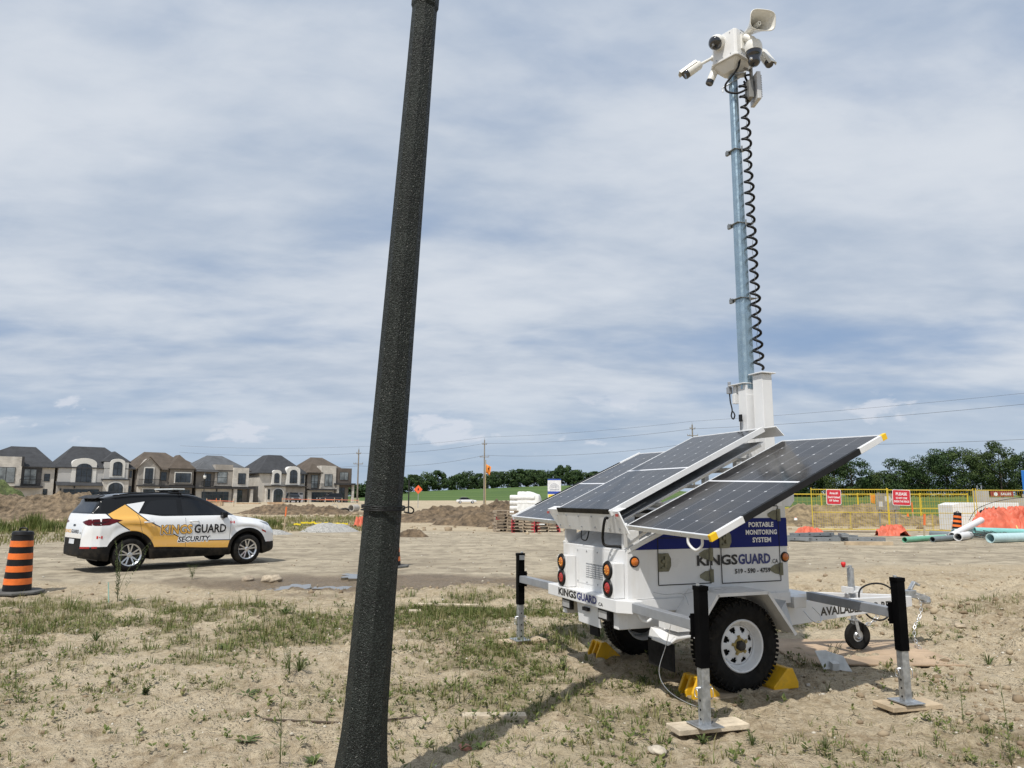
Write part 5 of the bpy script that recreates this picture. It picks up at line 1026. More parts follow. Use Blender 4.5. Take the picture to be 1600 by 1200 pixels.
# mask the tunnel behind the wheels
mb = MB(); mb.box(-.55, 3.2, -.62, .62, .23, .86); mb.build('underbody', blkp, car)
def alloy(u, sg):
    C = Vector(L(u, sg*.79, WR)); ax = Vector((0, -sg, 0)); hw = .105; w_ = thing('wheel', None, None); w_.parent = car
    prof = [(.225, -hw), (.26, -hw*1.08), (.315, -hw*1.0), (.340, -hw*.75), (.345, 0), (.340, hw*.75), (.315, hw*1.0), (.26, hw*1.08), (.225, hw)]; mb = MB(); mb.lathe(prof, C, ax, 48); mb.build('tyre', rubber, w_, smooth=True, auto=40)
    mb = MB(); mb.lathe([(.226, hw*.98), (.232, hw*1.06), (.222, hw*1.0), (.205, hw*.8), (.2, -.06)], C, ax, 48); t = ax.orthogonal().normalized(); w2 = ax.cross(t)
    for k in range(5):
        for o_ in (-.17, .17):
            a = 2*math.pi*k/5+.2; q0 = t*math.cos(a+o_*.55)+w2*math.sin(a+o_*.55); q1 = t*math.cos(a+o_*1.35)+w2*math.sin(a+o_*1.35); mb.beam(C+q0*.03+ax*.075, C+q1*.215+ax*.092, .030, .022, ax)
    mb.lathe([(0, .098), (.04, .097), (.055, .085), (.055, .05)], C, ax, 20); mb.build('rim', mat('silver_alloy', (.62, .63, .64), .22, .85, var=.05), w_, smooth=True, auto=30)
    mb = MB(); mb.lathe([(0, .03), (.19, .03), (.19, -.05)], C, ax, 28); mb.build('brake_disc', mat('dark_brake', (.05, .05, .05), .5, .5), w_)
for u in (0, WB):
    for sg in (1, -1): alloy(u, sg)
# roof light bar
mb = MB(); mb.prism([L(.94, -.50, 1.715), L(1.24, -.50, 1.715), L(1.24, .50, 1.715), L(.94, .50, 1.715)], (0, 0, .035)); lb = mb.build('light_bar', mat('clear_lightbar', (.62, .64, .62), .2, var=.05, coat=.7), car, bevel=.015, seg=3)
mb = MB(); mb.box(.97, 1.21, -.47, .47, 1.695, 1.714); mb.box(1.0, 1.18, .30, .36, 1.64, 1.70); mb.box(1.0, 1.18, -.36, -.30, 1.64, 1.70); mb.beam(L(1.09, .52, 1.70), L(1.09, .66, 1.60), .03, .008); mb.cyl((1.09, 0, 1.75), (1.09, 0, 1.775), .02); mb.build('mounting_foot', blkp, lb)
# lettering on the flank
def wr_(eps):
    def f(p):
        h, nn, _, _ = bvh.ray_cast(Vector((p.x, -3, p.z)), Vector((0, 1, 0))); return Vector((p.x, h.y-eps, p.z)) if h else p
    return f
gol = mat('gold_lettering', (.78, .43, .085), .3, coat=.4); lw = mat('white_outline', (.80, .80, .80), .3, coat=.4)
def outl(txt, u, z, w, h, main, bold, rings, shear=0):
    e = .0015
    for d, mm in rings:
        mb = MB()
        for k in range(10): a = 2*math.pi*k/10; put_text(mb, txt, L(u+d*math.cos(a), 0, z+d*math.sin(a)), (1, 0, 0), (0, 0, 1), w, h, bold=bold, shear=shear, wraps=wr_(e+k*.00018))
        mb.build('lettering', mm, car); e += .0022
    mb = MB(); put_text(mb, txt, L(u, 0, z), (1, 0, 0), (0, 0, 1), w, h, bold=bold, shear=shear, wraps=wr_(e)); mb.build('lettering', main, car)
outl('KINGS', .61, .75, .68, .20, gol, .02, ((.020, lw), (.010, inkk))); outl('GUARD', 1.335, .75, .75, .20, inkk, .035, ((.014, lw),)); outl('SECURITY', .985, .57, .74, .12, inkk, .035, ((.014, lw),), .18)
def rear_wrap(p): h, nn, _, _ = bvh.ray_cast(Vector((-3, p.y, p.z)), Vector((1, 0, 0))); return Vector((h.x-.005, p.y, p.z)) if h else p
mb = MB(); put_text(mb, 'KINGS', (0, .56, .80), (0, -1, 0), (0, 0, 1), .42, .075, bold=.02, wraps=rear_wrap); mb.build('lettering', gol, car)
mb = MB(); put_text(mb, 'GUARD', (0, .12, .80), (0, -1, 0), (0, 0, 1), .46, .075, bold=.02, wraps=rear_wrap); put_text(mb, '.CA', (0, -.38, .80), (0, -1, 0), (0, 0, 1), .12, .03, wraps=rear_wrap); mb.build('lettering', inkk, car)
for u_, z_ in ((2.18, .955), (-.66, .70)):
    mb = MB()
    for a in (0, .075): mb.add([wr_(.005)(Vector((u_+a, 0, z_))), wr_(.005)(Vector((u_+a+.028, 0, z_))), wr_(.005)(Vector((u_+a+.028, 0, z_+.055))), wr_(.005)(Vector((u_+a, 0, z_+.055)))], [(0, 1, 2, 3)])
    mb.add([wr_(.005)(Vector((u_+.0515+x, 0, z_+.028+y))) for x, y in ((-.014, 0), (-.006, .008), (0, .02), (.006, .008), (.014, 0), (.004, -.012), (-.004, -.012))], [(0, 1, 2, 3, 4, 5, 6)]); mb.build('flag_decal', redp, car)

# ---------------------------------------------------------------- traffic drums
org = mat('orange_sheeting', (.80, .17, .025), .38, var=.08, vs=10, streak=((.25, .12, .05), (4, 4, 6), .35))
def drum(label, x, y, tilt=(0, 0), rz=0, base=True):
    ro = thing('traffic_drum', label, 'traffic drum', (x, y, gz(x, y)-.01), group='orange and black traffic drums', rot=(tilt[0], tilt[1], rz)); Rb, Rt_, h0, h1 = .205, .155, .05, .93
    rr = lambda z: Rb+(Rt_-Rb)*(z-h0)/(h1-h0)
    mb = MB(); mb.lathe([(rr(h0), h0), (rr(h0), h0+.02), (rr(.5), .5), (rr(h1), h1), (rr(h1)+.008, h1+.01), (rr(h1)-.005, h1+.055), (rr(h1)-.04, h1+.065), (0, h1+.07)], (0, 0, 0), (0, 0, 1), 36); b_ = mb.build('shell', blkp, ro, smooth=True, auto=35)
    for k in range(4):
        z0 = .145+k*.20; mb = MB(); mb.lathe([(rr(z0)+.0005, z0), (rr(z0)+.003, z0+.002), (rr(z0+.095)+.003, z0+.095), (rr(z0+.095)+.0005, z0+.097)], (0, 0, 0), (0, 0, 1), 36); mb.build('reflective_band', org, b_, smooth=True, auto=40)
    mb = MB(); mb.tube(curve_pts([(-.06, 0, h1+.065), (-.055, 0, h1+.10), (0, 0, h1+.115), (.055, 0, h1+.10), (.06, 0, h1+.065)]), .014); mb.build('handle', blkp, ro, smooth=True)
    if base: mb = MB(); mb.prism([(.40*math.cos(2*math.pi*k/8+.4)*(1+.03*(k % 2)), .40*math.sin(2*math.pi*k/8+.4), .004) for k in range(8)], (0, 0, .04)); mb.build('rubber_base', mat('dusty_rubber', (.10, .10, .095), .85, var=.3, vs=8), ro, bevel=.008)
    return ro
drum('orange and black striped drum on a rubber base at the left edge', -8.08, 12.5, (R(.5), R(1.0)))
drum('orange and black striped drum mostly hidden behind the dark lamp post', -2.73, 17.35, (0, R(-2)))
drum('tilted orange and black drum between the white foam block and the pipes', 19.95, 33.9, (0, R(7)), base=False)
# ---------------------------------------------------------------- houses
stone_l = lambda: mat('pale_ledge_stone', (.54, .51, .465), .85, var=.16, vs=.9, bump=.4, bs=3, streak=((.30, .27, .225), (1.2, 1.2, 6), .7))
def brickm(name, col): return mat(name, col, .85, var=.12, vs=.8, bump=.3, bs=4, streak=(tuple(c*.72 for c in col), (1.5, 1.5, 7), .6))
b_tan = brickm('taupe_brick', (.34, .315, .285)); b_brn = brickm('brown_brick', (.20, .178, .156)); b_lt = brickm('cream_brick', (.52, .49, .445)); stucco = mat('grey_stucco', (.46, .455, .445), .85, var=.05, vs=.6)
trimw = mat('cast_stone_trim', (.66, .65, .62), .75, var=.05, vs=1); darkp = mat('charcoal_panel', (.035, .034, .036), .5, var=.1); b_dk = brickm('dark_brown_brick', (.12, .10, .085))
def roofm(name, col): return mat(name, col, .9, var=.16, vs=.8, bump=.5, bs=5, streak=(tuple(c*.65 for c in col), (2, 2, 9), .5))
r_ch = roofm('charcoal_shingle', (.040, .042, .047)); r_br = roofm('brown_shingle', (.095, .076, .060)); r_gr = roofm('grey_shingle', (.095, .10, .108))
glass = mat('house_glass', (.03, .035, .042), .06, var=.6, vs=.7, spec=.7); glass_l = mat('house_glass_curtain', (.20, .22, .23), .15, var=.5, vs=.6); frm = mat('black_window_frame', (.012, .012, .013), .4)
def arch_pts(x0, x1, z0, z1, arch, k=10):
    if not arch: return [(x0, z0), (x1, z0), (x1, z1), (x0, z1)]
    r = (x1-x0)/2; rise = min(r, arch); return [(x0, z0), (x1, z0), (x1, z1-rise)]+[(x0+r+r*math.cos(math.pi*i/k), z1-rise+rise*math.sin(math.pi*i/k)) for i in range(1, k)]+[(x0, z1-rise)]
class House:
    def __init__(s, px, label, zx0, sx, zg, sz, dep, W_, gx=None):
        s.P0 = gx; s.zx0, s.sx, s.zg, s.sz = zx0, sx, zg, sz; s.W = W_; s.D = dep
        x, y = gx; s.r = thing('house', label, 'house', (x, y, gzb(x, y)-.05), R(40), 'new brick houses in a row')
    def X(s, q): return (q-s.zx0)/s.sx
    def Z(s, q): return (s.zg-q)/s.sz
    def blk(s, name, x0, x1, z0, z1, front, m_, back=None, parent=None, bevel=0):
        mb = MB(); mb.box(x0, x1, -front, (s.D if back is None else back), z0, z1); return mb.build(name, m_, parent or s.r)
    def win(s, x0, x1, z0, z1, front=0, arch=0, mul=(2, 2), trim=0, gm=None, name='window'):
        y = -front; mb = MB(); o_ = arch_pts(x0, x1, z0, z1, arch); t = .07
        if trim:
            to = arch_pts(x0-trim, x1+trim, z0-trim*.6, z1+trim, arch+trim if arch else 0); mb2 = MB(); mb2.prism([(a, y-.002, b) for a, b in to], (0, -.10, 0)); tr_ = mb2.build('window_trim', trimw, s.r); y -= .102
        mb.prism([(a, y-.002, b) for a, b in o_], (0, -.06, 0)); w = mb.build(name, frm, s.r)
        gi = arch_pts(x0+t, x1-t, z0+t, z1-t, arch-t if arch else 0); mb = MB(); mb.prism([(a, y-.064, b) for a, b in gi], (0, -.006, 0)); mb.build('pane', gm or glass, w)
        mb = MB()
        for i in range(1, mul[0]): xx = x0+(x1-x0)*i/mul[0]; mb.box(xx-.035, xx+.035, y-.085, y-.0705, z0+t, z1-t-(arch*.15))
        for j in range(1, mul[1]): zz = z0+(z1-z0)*j/mul[1]; mb.box(x0+t, x1-t, y-.086, y-.0707, zz-.03, zz+.03)
        if mb.v: mb.build('muntin', frm, w)
        return w
    def hip(s, x0, x1, y0, y1, z0, z1, m_, ov=.45, ridge=None, name='roof'):
        X0, X1, Y0, Y1 = x0-ov, x1+ov, y0-ov, y1+ov; w, d = X1-X0, Y1-Y0; cy = (Y0+Y1)/2
        if ridge is None: ridge = (X0+min(w, d)/2*.95, X1-min(w, d)/2*.95) if w > d else ((X0+X1)/2-.01, (X0+X1)/2+.01)
        if w > d or ridge: ra, rb = ridge
        mb = MB(); yr = (cy, cy) if w >= d*.8 else (Y0+w/2, Y1-w/2)
        v_ = [(X0, Y0, z0), (X1, Y0, z0), (X1, Y1, z0), (X0, Y1, z0), (ra, yr[0], z1), (rb, yr[0], z1), (rb, yr[1], z1), (ra, yr[1], z1)]
        f_ = [(0, 1, 5, 4), (1, 2, 6, 5), (2, 3, 7, 6), (3, 0, 4, 7), (4, 5, 6, 7), (3, 2, 1, 0)]
        mb.add(v_, f_); r_ = mb.build(name, m_, s.r); mb = MB(); mb.box(X0+.0, X1-.0, Y0-.0, Y1, z0-.16, z0-.003); mb.build('eave', darkp if m_ is r_ch else mat('brown_fascia', (.05, .042, .036), .6), r_); return r_
    def garage(s, x0, x1, z1, front=0, dark=True, cols=6, rows=4):
        mb = MB(); mb.box(x0, x1, -front-.05, -front-.002, .05, z1); g = mb.build('garage_door', darkp if dark else mat('white_garage_door', (.5, .5, .54), .5), s.r); mb = MB()
        if dark:
            for i in range(cols):
                for j in range(rows):
                    a = x0+(x1-x0)*(i+.06)/cols; b = x0+(x1-x0)*(i+.94)/cols; c = .05+(z1-.05)*(j+.07)/rows; d = .05+(z1-.05)*(j+.93)/rows; mb.box(a, b, -front-.06, -front-.051, c, d)
            mb.build('pane', mat('garage_glass', (.035, .05, .065), .12, var=.4, vs=1.2), g)
        else:
            for i in range(cols): mb.box(x0+(x1-x0)*(i+.1)/cols, x0+(x1-x0)*(i+.9)/cols, -front-.06, -front-.051, z1-.4, z1-.08)
            mb.build('pane', glass, g)
    def rail(s, x0, x1, z, front):
        mb = MB(); mb.box(x0, x1, -front-.03, -front+.02, z+.95, z+1.02); k = int((x1-x0)/.16)
        for i in range(k+1): q = x0+(x1-x0)*i/k; mb.box(q-.018, q+.018, -front-.02, -front+.01, z, z+.95)
        mb.build('balcony_rail', frm, s.r)
HP = lambda s: (-38.4+s*.766, 150+s*.643)
def lanterns(h, pts):
    for x, z, f in pts:
        mb = MB(); mb.box(x-.09, x+.09, -f-.2, -f-.003, z, z+.38); mb.build('wall_lantern', frm, h.r)

# 1 leftmost: pale stone cube, dark recess with balcony
h = House(0, 'leftmost house with a pale square stone bay beside a dark balcony recess', 0, 1, 0, 1, 11, 11.5, HP(-58.2))
h.blk('wall', 0, 12.2, 0, 5.7, 0, b_lt); h.blk('stone_bay', 3.6, 7.6, 2.6, 7.15, .7, stone_l(), back=2); h.win(4.4, 6.8, 3.1, 5.5, .7, mul=(2, 1), gm=glass_l); h.blk('dark_recess', 7.6, 10.4, 2.7, 5.7, .25, darkp, back=1); h.win(8.0, 9.7, 2.9, 5.3, .25, mul=(2, 2), gm=glass_l); h.blk('canopy', 6.9, 10.6, 2.35, 2.65, 1.3, darkp, back=0); h.rail(7.4, 10.4, 2.65, 1.25); h.blk('chimney_stack', 7.5, 7.85, 5.7, 7.2, .72, darkp, back=0)
h.hip(0, 12.2, 0, 11, 5.7, 9.1, r_ch, ridge=(6.6, 10.0)); h.hip(-2, 3.6, -.6, 6, 6.2, 8.6, r_ch); h.blk('wall', 0, 3.55, 0, 6.2, .5, stone_l(), back=3); h.garage(1.0, 6.2, 2.2, .5); h.win(.6, 2.6, 3.3, 5.2, .5); h.win(10.8, 11.4, 1.2, 2.2, 0, mul=(1, 1)); h.win(10.8, 11.6, 3.4, 4.6, 0, mul=(1, 2))
# 2 charcoal roof with two arched windows
h = House(83, 'charcoal-roofed house with two tall arched windows and an arched stone porch', 0, 1, 0, 1, 11, 11.4, HP(-45.6))
h.blk('wall', 0, 11.1, 0, 5.75, 0, b_tan); h.blk('upper_wall', .05, 6.6, 3.2, 5.6, .25, stucco, back=1); a_ = arch_pts(1.9, 5.5, 3.15, 7.3, .9); mb = MB(); mb.prism([(p, -.35, q) for p, q in a_], (0, 2.6, 0)); mb.build('arched_dormer', trimw, h.r); h.win(2.55, 4.85, 3.35, 6.4, .36, .8, (3, 3))
h.blk('right_bay', 6.6, 10.3, 3.9, 6.75, .45, stucco, back=1.2); a_ = arch_pts(7.45, 9.75, 4.2, 7.35, .7); mb = MB(); mb.prism([(p, -.55, q) for p, q in a_], (0, 2.2, 0)); mb.build('arched_dormer', trimw, h.r); h.win(7.9, 9.3, 4.5, 6.85, .56, .5, (2, 2))
h.blk('porch_block', 6.5, 10.4, 0, 3.75, .9, stone_l(), back=.5); h.blk('porch_roof', 6.3, 10.6, 3.78, 3.95, 1.1, darkp, back=0); h.win(7.35, 9.55, .1, 3.35, .9, .85, (3, 1), trim=.22, name='entrance'); h.garage(.9, 6.0, 2.2, .9); h.blk('garage_wall', 0, 6.45, 0, 2.75, .85, b_tan, back=.5)
mb = MB(); mb.prism([(-.2, -1.3, 2.75), (6.5, -1.3, 2.75), (6.5, -.1, 3.4), (-.2, -.1, 3.4)], (0, 0, .06)); mb.build('garage_roof', r_ch, h.r); lanterns(h, ((.5, 1.9, .85), (2.4, 2.35, .87))); h.hip(0, 11.1, 0, 11, 5.75, 9.5, r_ch, ridge=(2.7, 7.6)); h.hip(6.6, 10.4, .0, 6, 6.9, 8.7, r_ch, .25); h.win(10.6, 11.0, 4.2, 5.4, .02, mul=(1, 1)); h.win(10.5, 11.05, 1.4, 2.8, .02, mul=(1, 1))
# 3 brown roof with gable and balcony
h = House(207, 'brown-roofed brick house with a pointed gable over a small balcony, third from the left', 0, 1, 0, 1, 11, 9.6, HP(-34.0))
h.blk('wall', 0, 9.3, 0, 5.7, 0, b_brn); h.blk('gable_bay', .2, 3.7, 3.0, 5.9, .5, b_tan, back=1); mb = MB(); mb.prism([(.2, -.5, 5.9), (3.7, -.5, 5.9), (1.95, -.5, 7.6)], (0, 3, 0)); mb.build('gable', b_tan, h.r)
mb = MB(); mb.beam((-.2, -.6, 5.6), (1.95, -.6, 7.85), .35, .12); mb.beam((4.1, -.6, 5.6), (1.95, -.6, 7.85), .35, .12); mb.build('gable_roof', r_br, h.r); h.win(1.3, 2.6, 3.3, 5.9, .51, 0, (2, 1), trim=.2); h.blk('balcony_slab', .3, 3.9, 2.75, 3.0, 1.3, darkp, back=0); h.rail(.3, 3.9, 3.0, 1.25); h.blk('lower_bay', .3, 3.8, 0, 2.74, .7, stone_l(), back=.5); h.win(1.2, 3.1, .3, 2.3, .71, 0, (3, 1), trim=.2)
h.blk('right_bay', 5.4, 9.4, 3.1, 5.9, .5, b_brn, back=1); h.win(6.3, 8.9, 3.5, 5.2, .51, 0, (3, 1), trim=.15); h.win(4.0, 5.0, 3.8, 5.3, 0, mul=(1, 1)); h.garage(4.5, 8.9, 2.2, .5); h.blk('garage_wall', 4.2, 9.3, 0, 2.6, .46, b_brn, back=.5); h.blk('canopy', 3.9, 9.5, 2.62, 3.0, 1.0, darkp, back=0); h.hip(0, 9.3, 0, 11, 5.75, 9.0, r_br, ridge=(2.4, 6.0)); h.hip(5.4, 9.4, -.4, 6, 6.0, 8.5, r_br, .3)
# 4 grey roof, cream block on the right
h = House(303, 'grey-roofed house with a pale upper right block and full-width dark canopy', 0, 1, 0, 1, 11, 9.8, HP(-24.0))
h.blk('wall', 0, 9.4, 0, 5.9, 0, b_brn); h.blk('centre_bay', 3.2, 6.4, 3.0, 6.9, .4, b_tan, back=1.5); h.win(3.6, 5.4, 3.5, 5.6, .41, mul=(1, 2), gm=glass_l); h.blk('stone_block', 6.4, 9.3, 2.9, 6.4, .7, stone_l(), back=1.5); h.win(7.3, 8.7, 3.4, 5.4, .71, mul=(2, 1)); h.win(1.4, 2.6, 2.9, 5.2, 0, mul=(2, 1)); h.blk('canopy', -.3, 10.5, 2.5, 2.78, 1.4, darkp, back=0); h.rail(.6, 3.2, 2.78, 1.3)
h.garage(1.0, 5.8, 1.95, .5, cols=5); h.blk('garage_wall', 0, 6.4, 0, 2.45, .46, stone_l(), back=.5); h.blk('pillar', 6.5, 7.1, 0, 2.48, 1.2, stone_l(), back=-.6); h.blk('pillar', 9.6, 10.1, 0, 2.48, 1.2, stone_l(), back=-.6); h.win(7.3, 8.5, .1, 2.3, 0, name='entrance'); lanterns(h, ((3.6, 2.02, .48),)); h.hip(0, 9.4, 0, 11, 5.9, 8.8, r_gr, ridge=(3.4, 6.2)); h.hip(.0, 3.4, -.3, 5, 5.6, 7.4, r_gr, .35)
# a further roof seen between houses
h = House(290, 'brown roof of a house standing behind, between the third and fourth houses', 0, 1, 0, 1, 8, 9, (HP(-27.5)[0]-7, HP(-27.5)[1]+13)); h.blk('wall', 0, 8.0, 0, 5.7, 0, b_brn); h.hip(0, 8.0, 0, 8, 5.7, 8.4, r_br); h.win(1, 3, 3, 5); h.win(5, 7, 3, 5)
# 5 charcoal roof with white garage
h = House(404, 'charcoal-roofed house with small arched dormers and a pale garage door', 0, 1, 0, 1, 12, 9.4, HP(-12.4))
h.blk('wall', 0, 9.2, 0, 5.6, 0, b_lt); a_ = arch_pts(2.3, 4.1, 3.4, 6.2, .5); mb = MB(); mb.prism([(p, -.5, q) for p, q in a_], (0, 2, 0)); mb.build('arched_dormer', trimw, h.r); h.win(2.7, 3.7, 3.7, 5.6, .51, .4, (2, 2)); a_ = arch_pts(5.2, 7.9, 3.4, 7.0, .8); mb = MB(); mb.prism([(p, -.5, q) for p, q in a_], (0, 2, 0)); mb.build('arched_dormer', trimw, h.r); h.win(5.8, 7.3, 3.7, 6.3, .51, .6, (2, 3)); h.win(8.3, 9.0, 3.7, 5.4, .02, trim=.1)
h.blk('porch_block', 1.2, 5.0, 0, 3.0, .7, stone_l(), back=.5); h.win(2.6, 4.4, .1, 2.6, .71, .6, (3, 1), trim=.18, name='entrance'); h.win(1.5, 1.9, .6, 2.5, .71, mul=(1, 1)); h.garage(5.3, 8.8, 1.9, .3, dark=False, cols=4); h.blk('garage_wall', 5.05, 9.2, 0, 2.9, .26, b_tan, back=.3); h.blk('porch_roof', 1.0, 9.4, 3.0, 3.2, 1.0, mat('brown_fascia', (.05, .042, .036), .6), back=0); h.hip(0, 9.2, 0, 12, 5.6, 9.3, r_ch, ridge=(3.4, 6.0))
# 6 brown roof with cream block and dark block
h = House(480, 'rightmost house, brown roof over a tall cream block and dark square block', 0, 1, 0, 1, 11, 9.4, HP(-2.7))
h.blk('wall', 0, 9.0, 0, 5.8, 0, b_brn); h.blk('cream_block', 2.6, 5.8, 2.7, 7.3, .7, stone_l(), back=1.5); h.win(3.3, 5.0, 3.2, 5.6, .71, mul=(2, 1), gm=glass_l); h.blk('dark_block', 5.8, 9.4, 3.0, 6.9, .5, b_dk, back=1.5); h.win(6.7, 8.6, 4.5, 6.1, .51, mul=(2, 1), gm=glass_l); h.blk('entrance_canopy', 5.4, 9.9, 3.5, 3.85, 1.5, darkp, back=-.5); h.blk('balcony_slab', 0, 5.8, 2.4, 2.68, 1.3, darkp, back=0); h.rail(.3, 3.0, 2.68, 1.25); h.win(.8, 2.2, 2.8, 5.4, 0, gm=glass_l)
h.garage(.8, 5.2, 2.0, .5, cols=5); h.blk('garage_wall', 0, 5.6, 0, 2.38, .46, b_lt, back=.5); h.blk('pillar', 5.8, 6.3, 0, 3.5, 1.2, stone_l(), back=-.7); h.blk('pillar', 9.3, 9.7, 0, 3.5, 1.2, stone_l(), back=-.7); h.win(6.8, 8.2, .1, 3.1, 0, name='entrance'); h.hip(0, 9.0, 0, 11, 5.8, 9.2, r_br, ridge=(3.0, 5.6)); h.hip(0, 2.6, -.4, 5, 5.9, 7.8, r_br, .35)

# ---------------------------------------------------------------- trees
leafm = tone_mat('tree_foliage', [(0, (.014, .030, .012)), (.5, (.034, .064, .021)), (1, (.075, .115, .035))], .75)
leafy = tone_mat('tree_foliage_olive', [(0, (.020, .036, .013)), (.5, (.045, .072, .022)), (1, (.09, .12, .036))], .75)
barkm = mat('bark', (.10, .08, .06), .9, var=.25)
def tree(seed, h, w, label, x, y, lm, trunk=.22, n_=6500, ls=.30, group=None, name='tree'):
    g = np.random.RandomState(seed); ro = thing(name, label, 'tree', (x, y, gzb(x, y)-.1), g.uniform(0, 6), group)
    mb = MB(); mb.tube([(0, 0, 0), (.1, 0, h*trunk), (.0, .1, h*.5), (.1, .1, h*.8)], [h*.024, h*.018, h*.012, h*.004], 8); k = 9; cent = []
    for i in range(k): a = i*2.4+g.rand(); z = h*(trunk+.05+(.62-trunk)*i/k); r = w*.30*g.uniform(.6, 1); e = Vector((r*math.cos(a), r*math.sin(a), z+h*.12)); mb.tube([(0, .05, z), tuple(e*.55+Vector((0, 0, z*.42))), tuple(e)], [h*.009, h*.006, h*.002], 6)
    mb.build('trunk', barkm, ro, smooth=True)
    nl = 46; t = g.uniform(0, 1, nl); zc = h*(trunk+.03+(1-trunk-.08)*t); pr = np.sin(np.pi*np.clip(.12+.80*t, 0, 1))**.65; rad = w/2*pr*g.uniform(.35, .86, nl)**.8; a = g.uniform(0, 6.28, nl); cx, cy = rad*np.cos(a), rad*np.sin(a); lr = w*g.uniform(.09, .19, nl); lt = g.uniform(0, 1, nl)
    i = g.randint(0, nl, n_); d = g.normal(size=(n_, 3)); d /= np.linalg.norm(d, axis=1)[:, None]; q = g.uniform(.35, 1.0, n_)**.5; P = np.stack([cx[i], cy[i], zc[i]], -1)+d*(lr[i]*q)[:, None]*np.array([1.1, 1.1, .75]); P[:, 2] = np.minimum(P[:, 2], h*1.02)
    nrm = d+g.normal(scale=.5, size=(n_, 3)); nrm /= np.linalg.norm(nrm, axis=1)[:, None]; t1 = np.cross(nrm, g.normal(size=(n_, 3))); t1 /= np.linalg.norm(t1, axis=1)[:, None]; t2 = np.cross(nrm, t1); s = (ls*g.uniform(.5, 1.2, n_))[:, None]
    V = np.stack([P-t1*s*.5, P+t2*s*.38, P+t1*s*.5, P-t2*s*.38], 1); o = inst_mesh('crown', V, [(0, 1, 2, 3)], lm, np.clip(lt[i]*.6+g.normal(.2, .15, n_), 0, 1), kind=None); o.parent = ro; return ro
def at(px, D): return (px-800)/F*D
GT = 'trees in the dense row behind the fence on the right'
row = [(1238, 200, 5.2, 8, 0), (1264, 195, 6.2, 8.5, 0), (1300, 190, 10.6, 10.5, 1), (1327, 188, 11.0, 9.5, 0), (1352, 200, 5.4, 8, 0), (1374, 192, 6.6, 8.5, 1), (1402, 186, 9.6, 10, 0), (1424, 196, 6.6, 8.5, 1), (1446, 188, 10.6, 11, 0), (1474, 183, 11.6, 12, 0), (1502, 181, 12.0, 12, 1), (1529, 190, 8.8, 9, 0), (1559, 178, 13.4, 10, 1), (1588, 186, 10.4, 10, 0), (1620, 182, 11.4, 12, 0)]
where = ['small low tree half hidden by the right corner of the solar panel', 'round dark tree just right of the white control box', 'broad dark tree directly above the left red fence sign', 'tall rounded tree between the two red fence signs, left one', 'low tree filling the dip right of the left group', 'medium olive tree left of the second red sign', 'bushy dark tree directly above the second red sign', 'narrow tree just right of the second red sign', 'thin-topped tree with sky showing through its crown', 'wide dark tree forming the left half of the big clump', 'highest dome of the big clump above the yellow fence corner', 'short tree in the notch before the tallest tree', 'tallest tree of the row with a ragged layered top', 'dark tree beside the blue hoarding at the right edge', 'tree cut off by the right edge of the photo']
for k, ((px, D, h_, w_, o_), wh) in enumerate(zip(row, where)): tree(100+k, h_, w_, wh, at(px, D), D, leafy if o_ else leafm, trunk=.05, n_=8000, ls=.40, group=GT)
# far hedgerow trees across the field
GF = 'distant trees along the top of the field'
fr_ = [(628, 9, 13), (648, 9.5, 13), (668, 10.5, 15), (686, 11.5, 12), (702, 8, 10), (716, 9.5, 13), (732, 12, 15), (748, 10, 12), (764, 9, 11), (778, 10.8, 13), (794, 11, 14), (810, 11.4, 14), (826, 11.2, 13), (840, 10.4, 12), (854, 10.0, 12), (868, 9.6, 12), (882, 13, 13), (898, 10, 12), (914, 9, 12), (930, 9.5, 13)]
protos = []; ORD = 'first second third fourth fifth sixth seventh eighth ninth tenth eleventh twelfth thirteenth fourteenth fifteenth sixteenth seventeenth eighteenth nineteenth twentieth'.split()
for k in range(4): protos.append(None)
for k, (px, h_, w_) in enumerate(fr_):
    D = 440-(k % 3)*9; x = at(px, D)
    lab = ('distant dark tree number %d' % k); lab = 'distant dark hedgerow tree above the green field, %s from the left' % ORD[k]
    if k < 4: protos[k] = tree(300+k, h_, w_, lab, x, D, leafm, trunk=.04, n_=3600, ls=.9, group=GF)
    else:
        p = protos[k % 4]; c = copy_tree(p, (x, D, gzb(x, D)-.4), k*1.1, lab); hh = float(fr_[k % 4][1]); c.scale = (w_/fr_[k % 4][2], w_/fr_[k % 4][2], h_/hh*.9)
for k, (px, D, h_, w_) in enumerate(((556, 300, 6, 16), (590, 330, 7, 18), (612, 360, 8, 18))):
    c = copy_tree(protos[k], (at(px, D), D, gzb(at(px, D), D)-.5), 2.0*k, 'distant dark tree low behind the last house, %s from the left' % ORD[k]); c.scale = (w_/13, w_/13, h_/10)

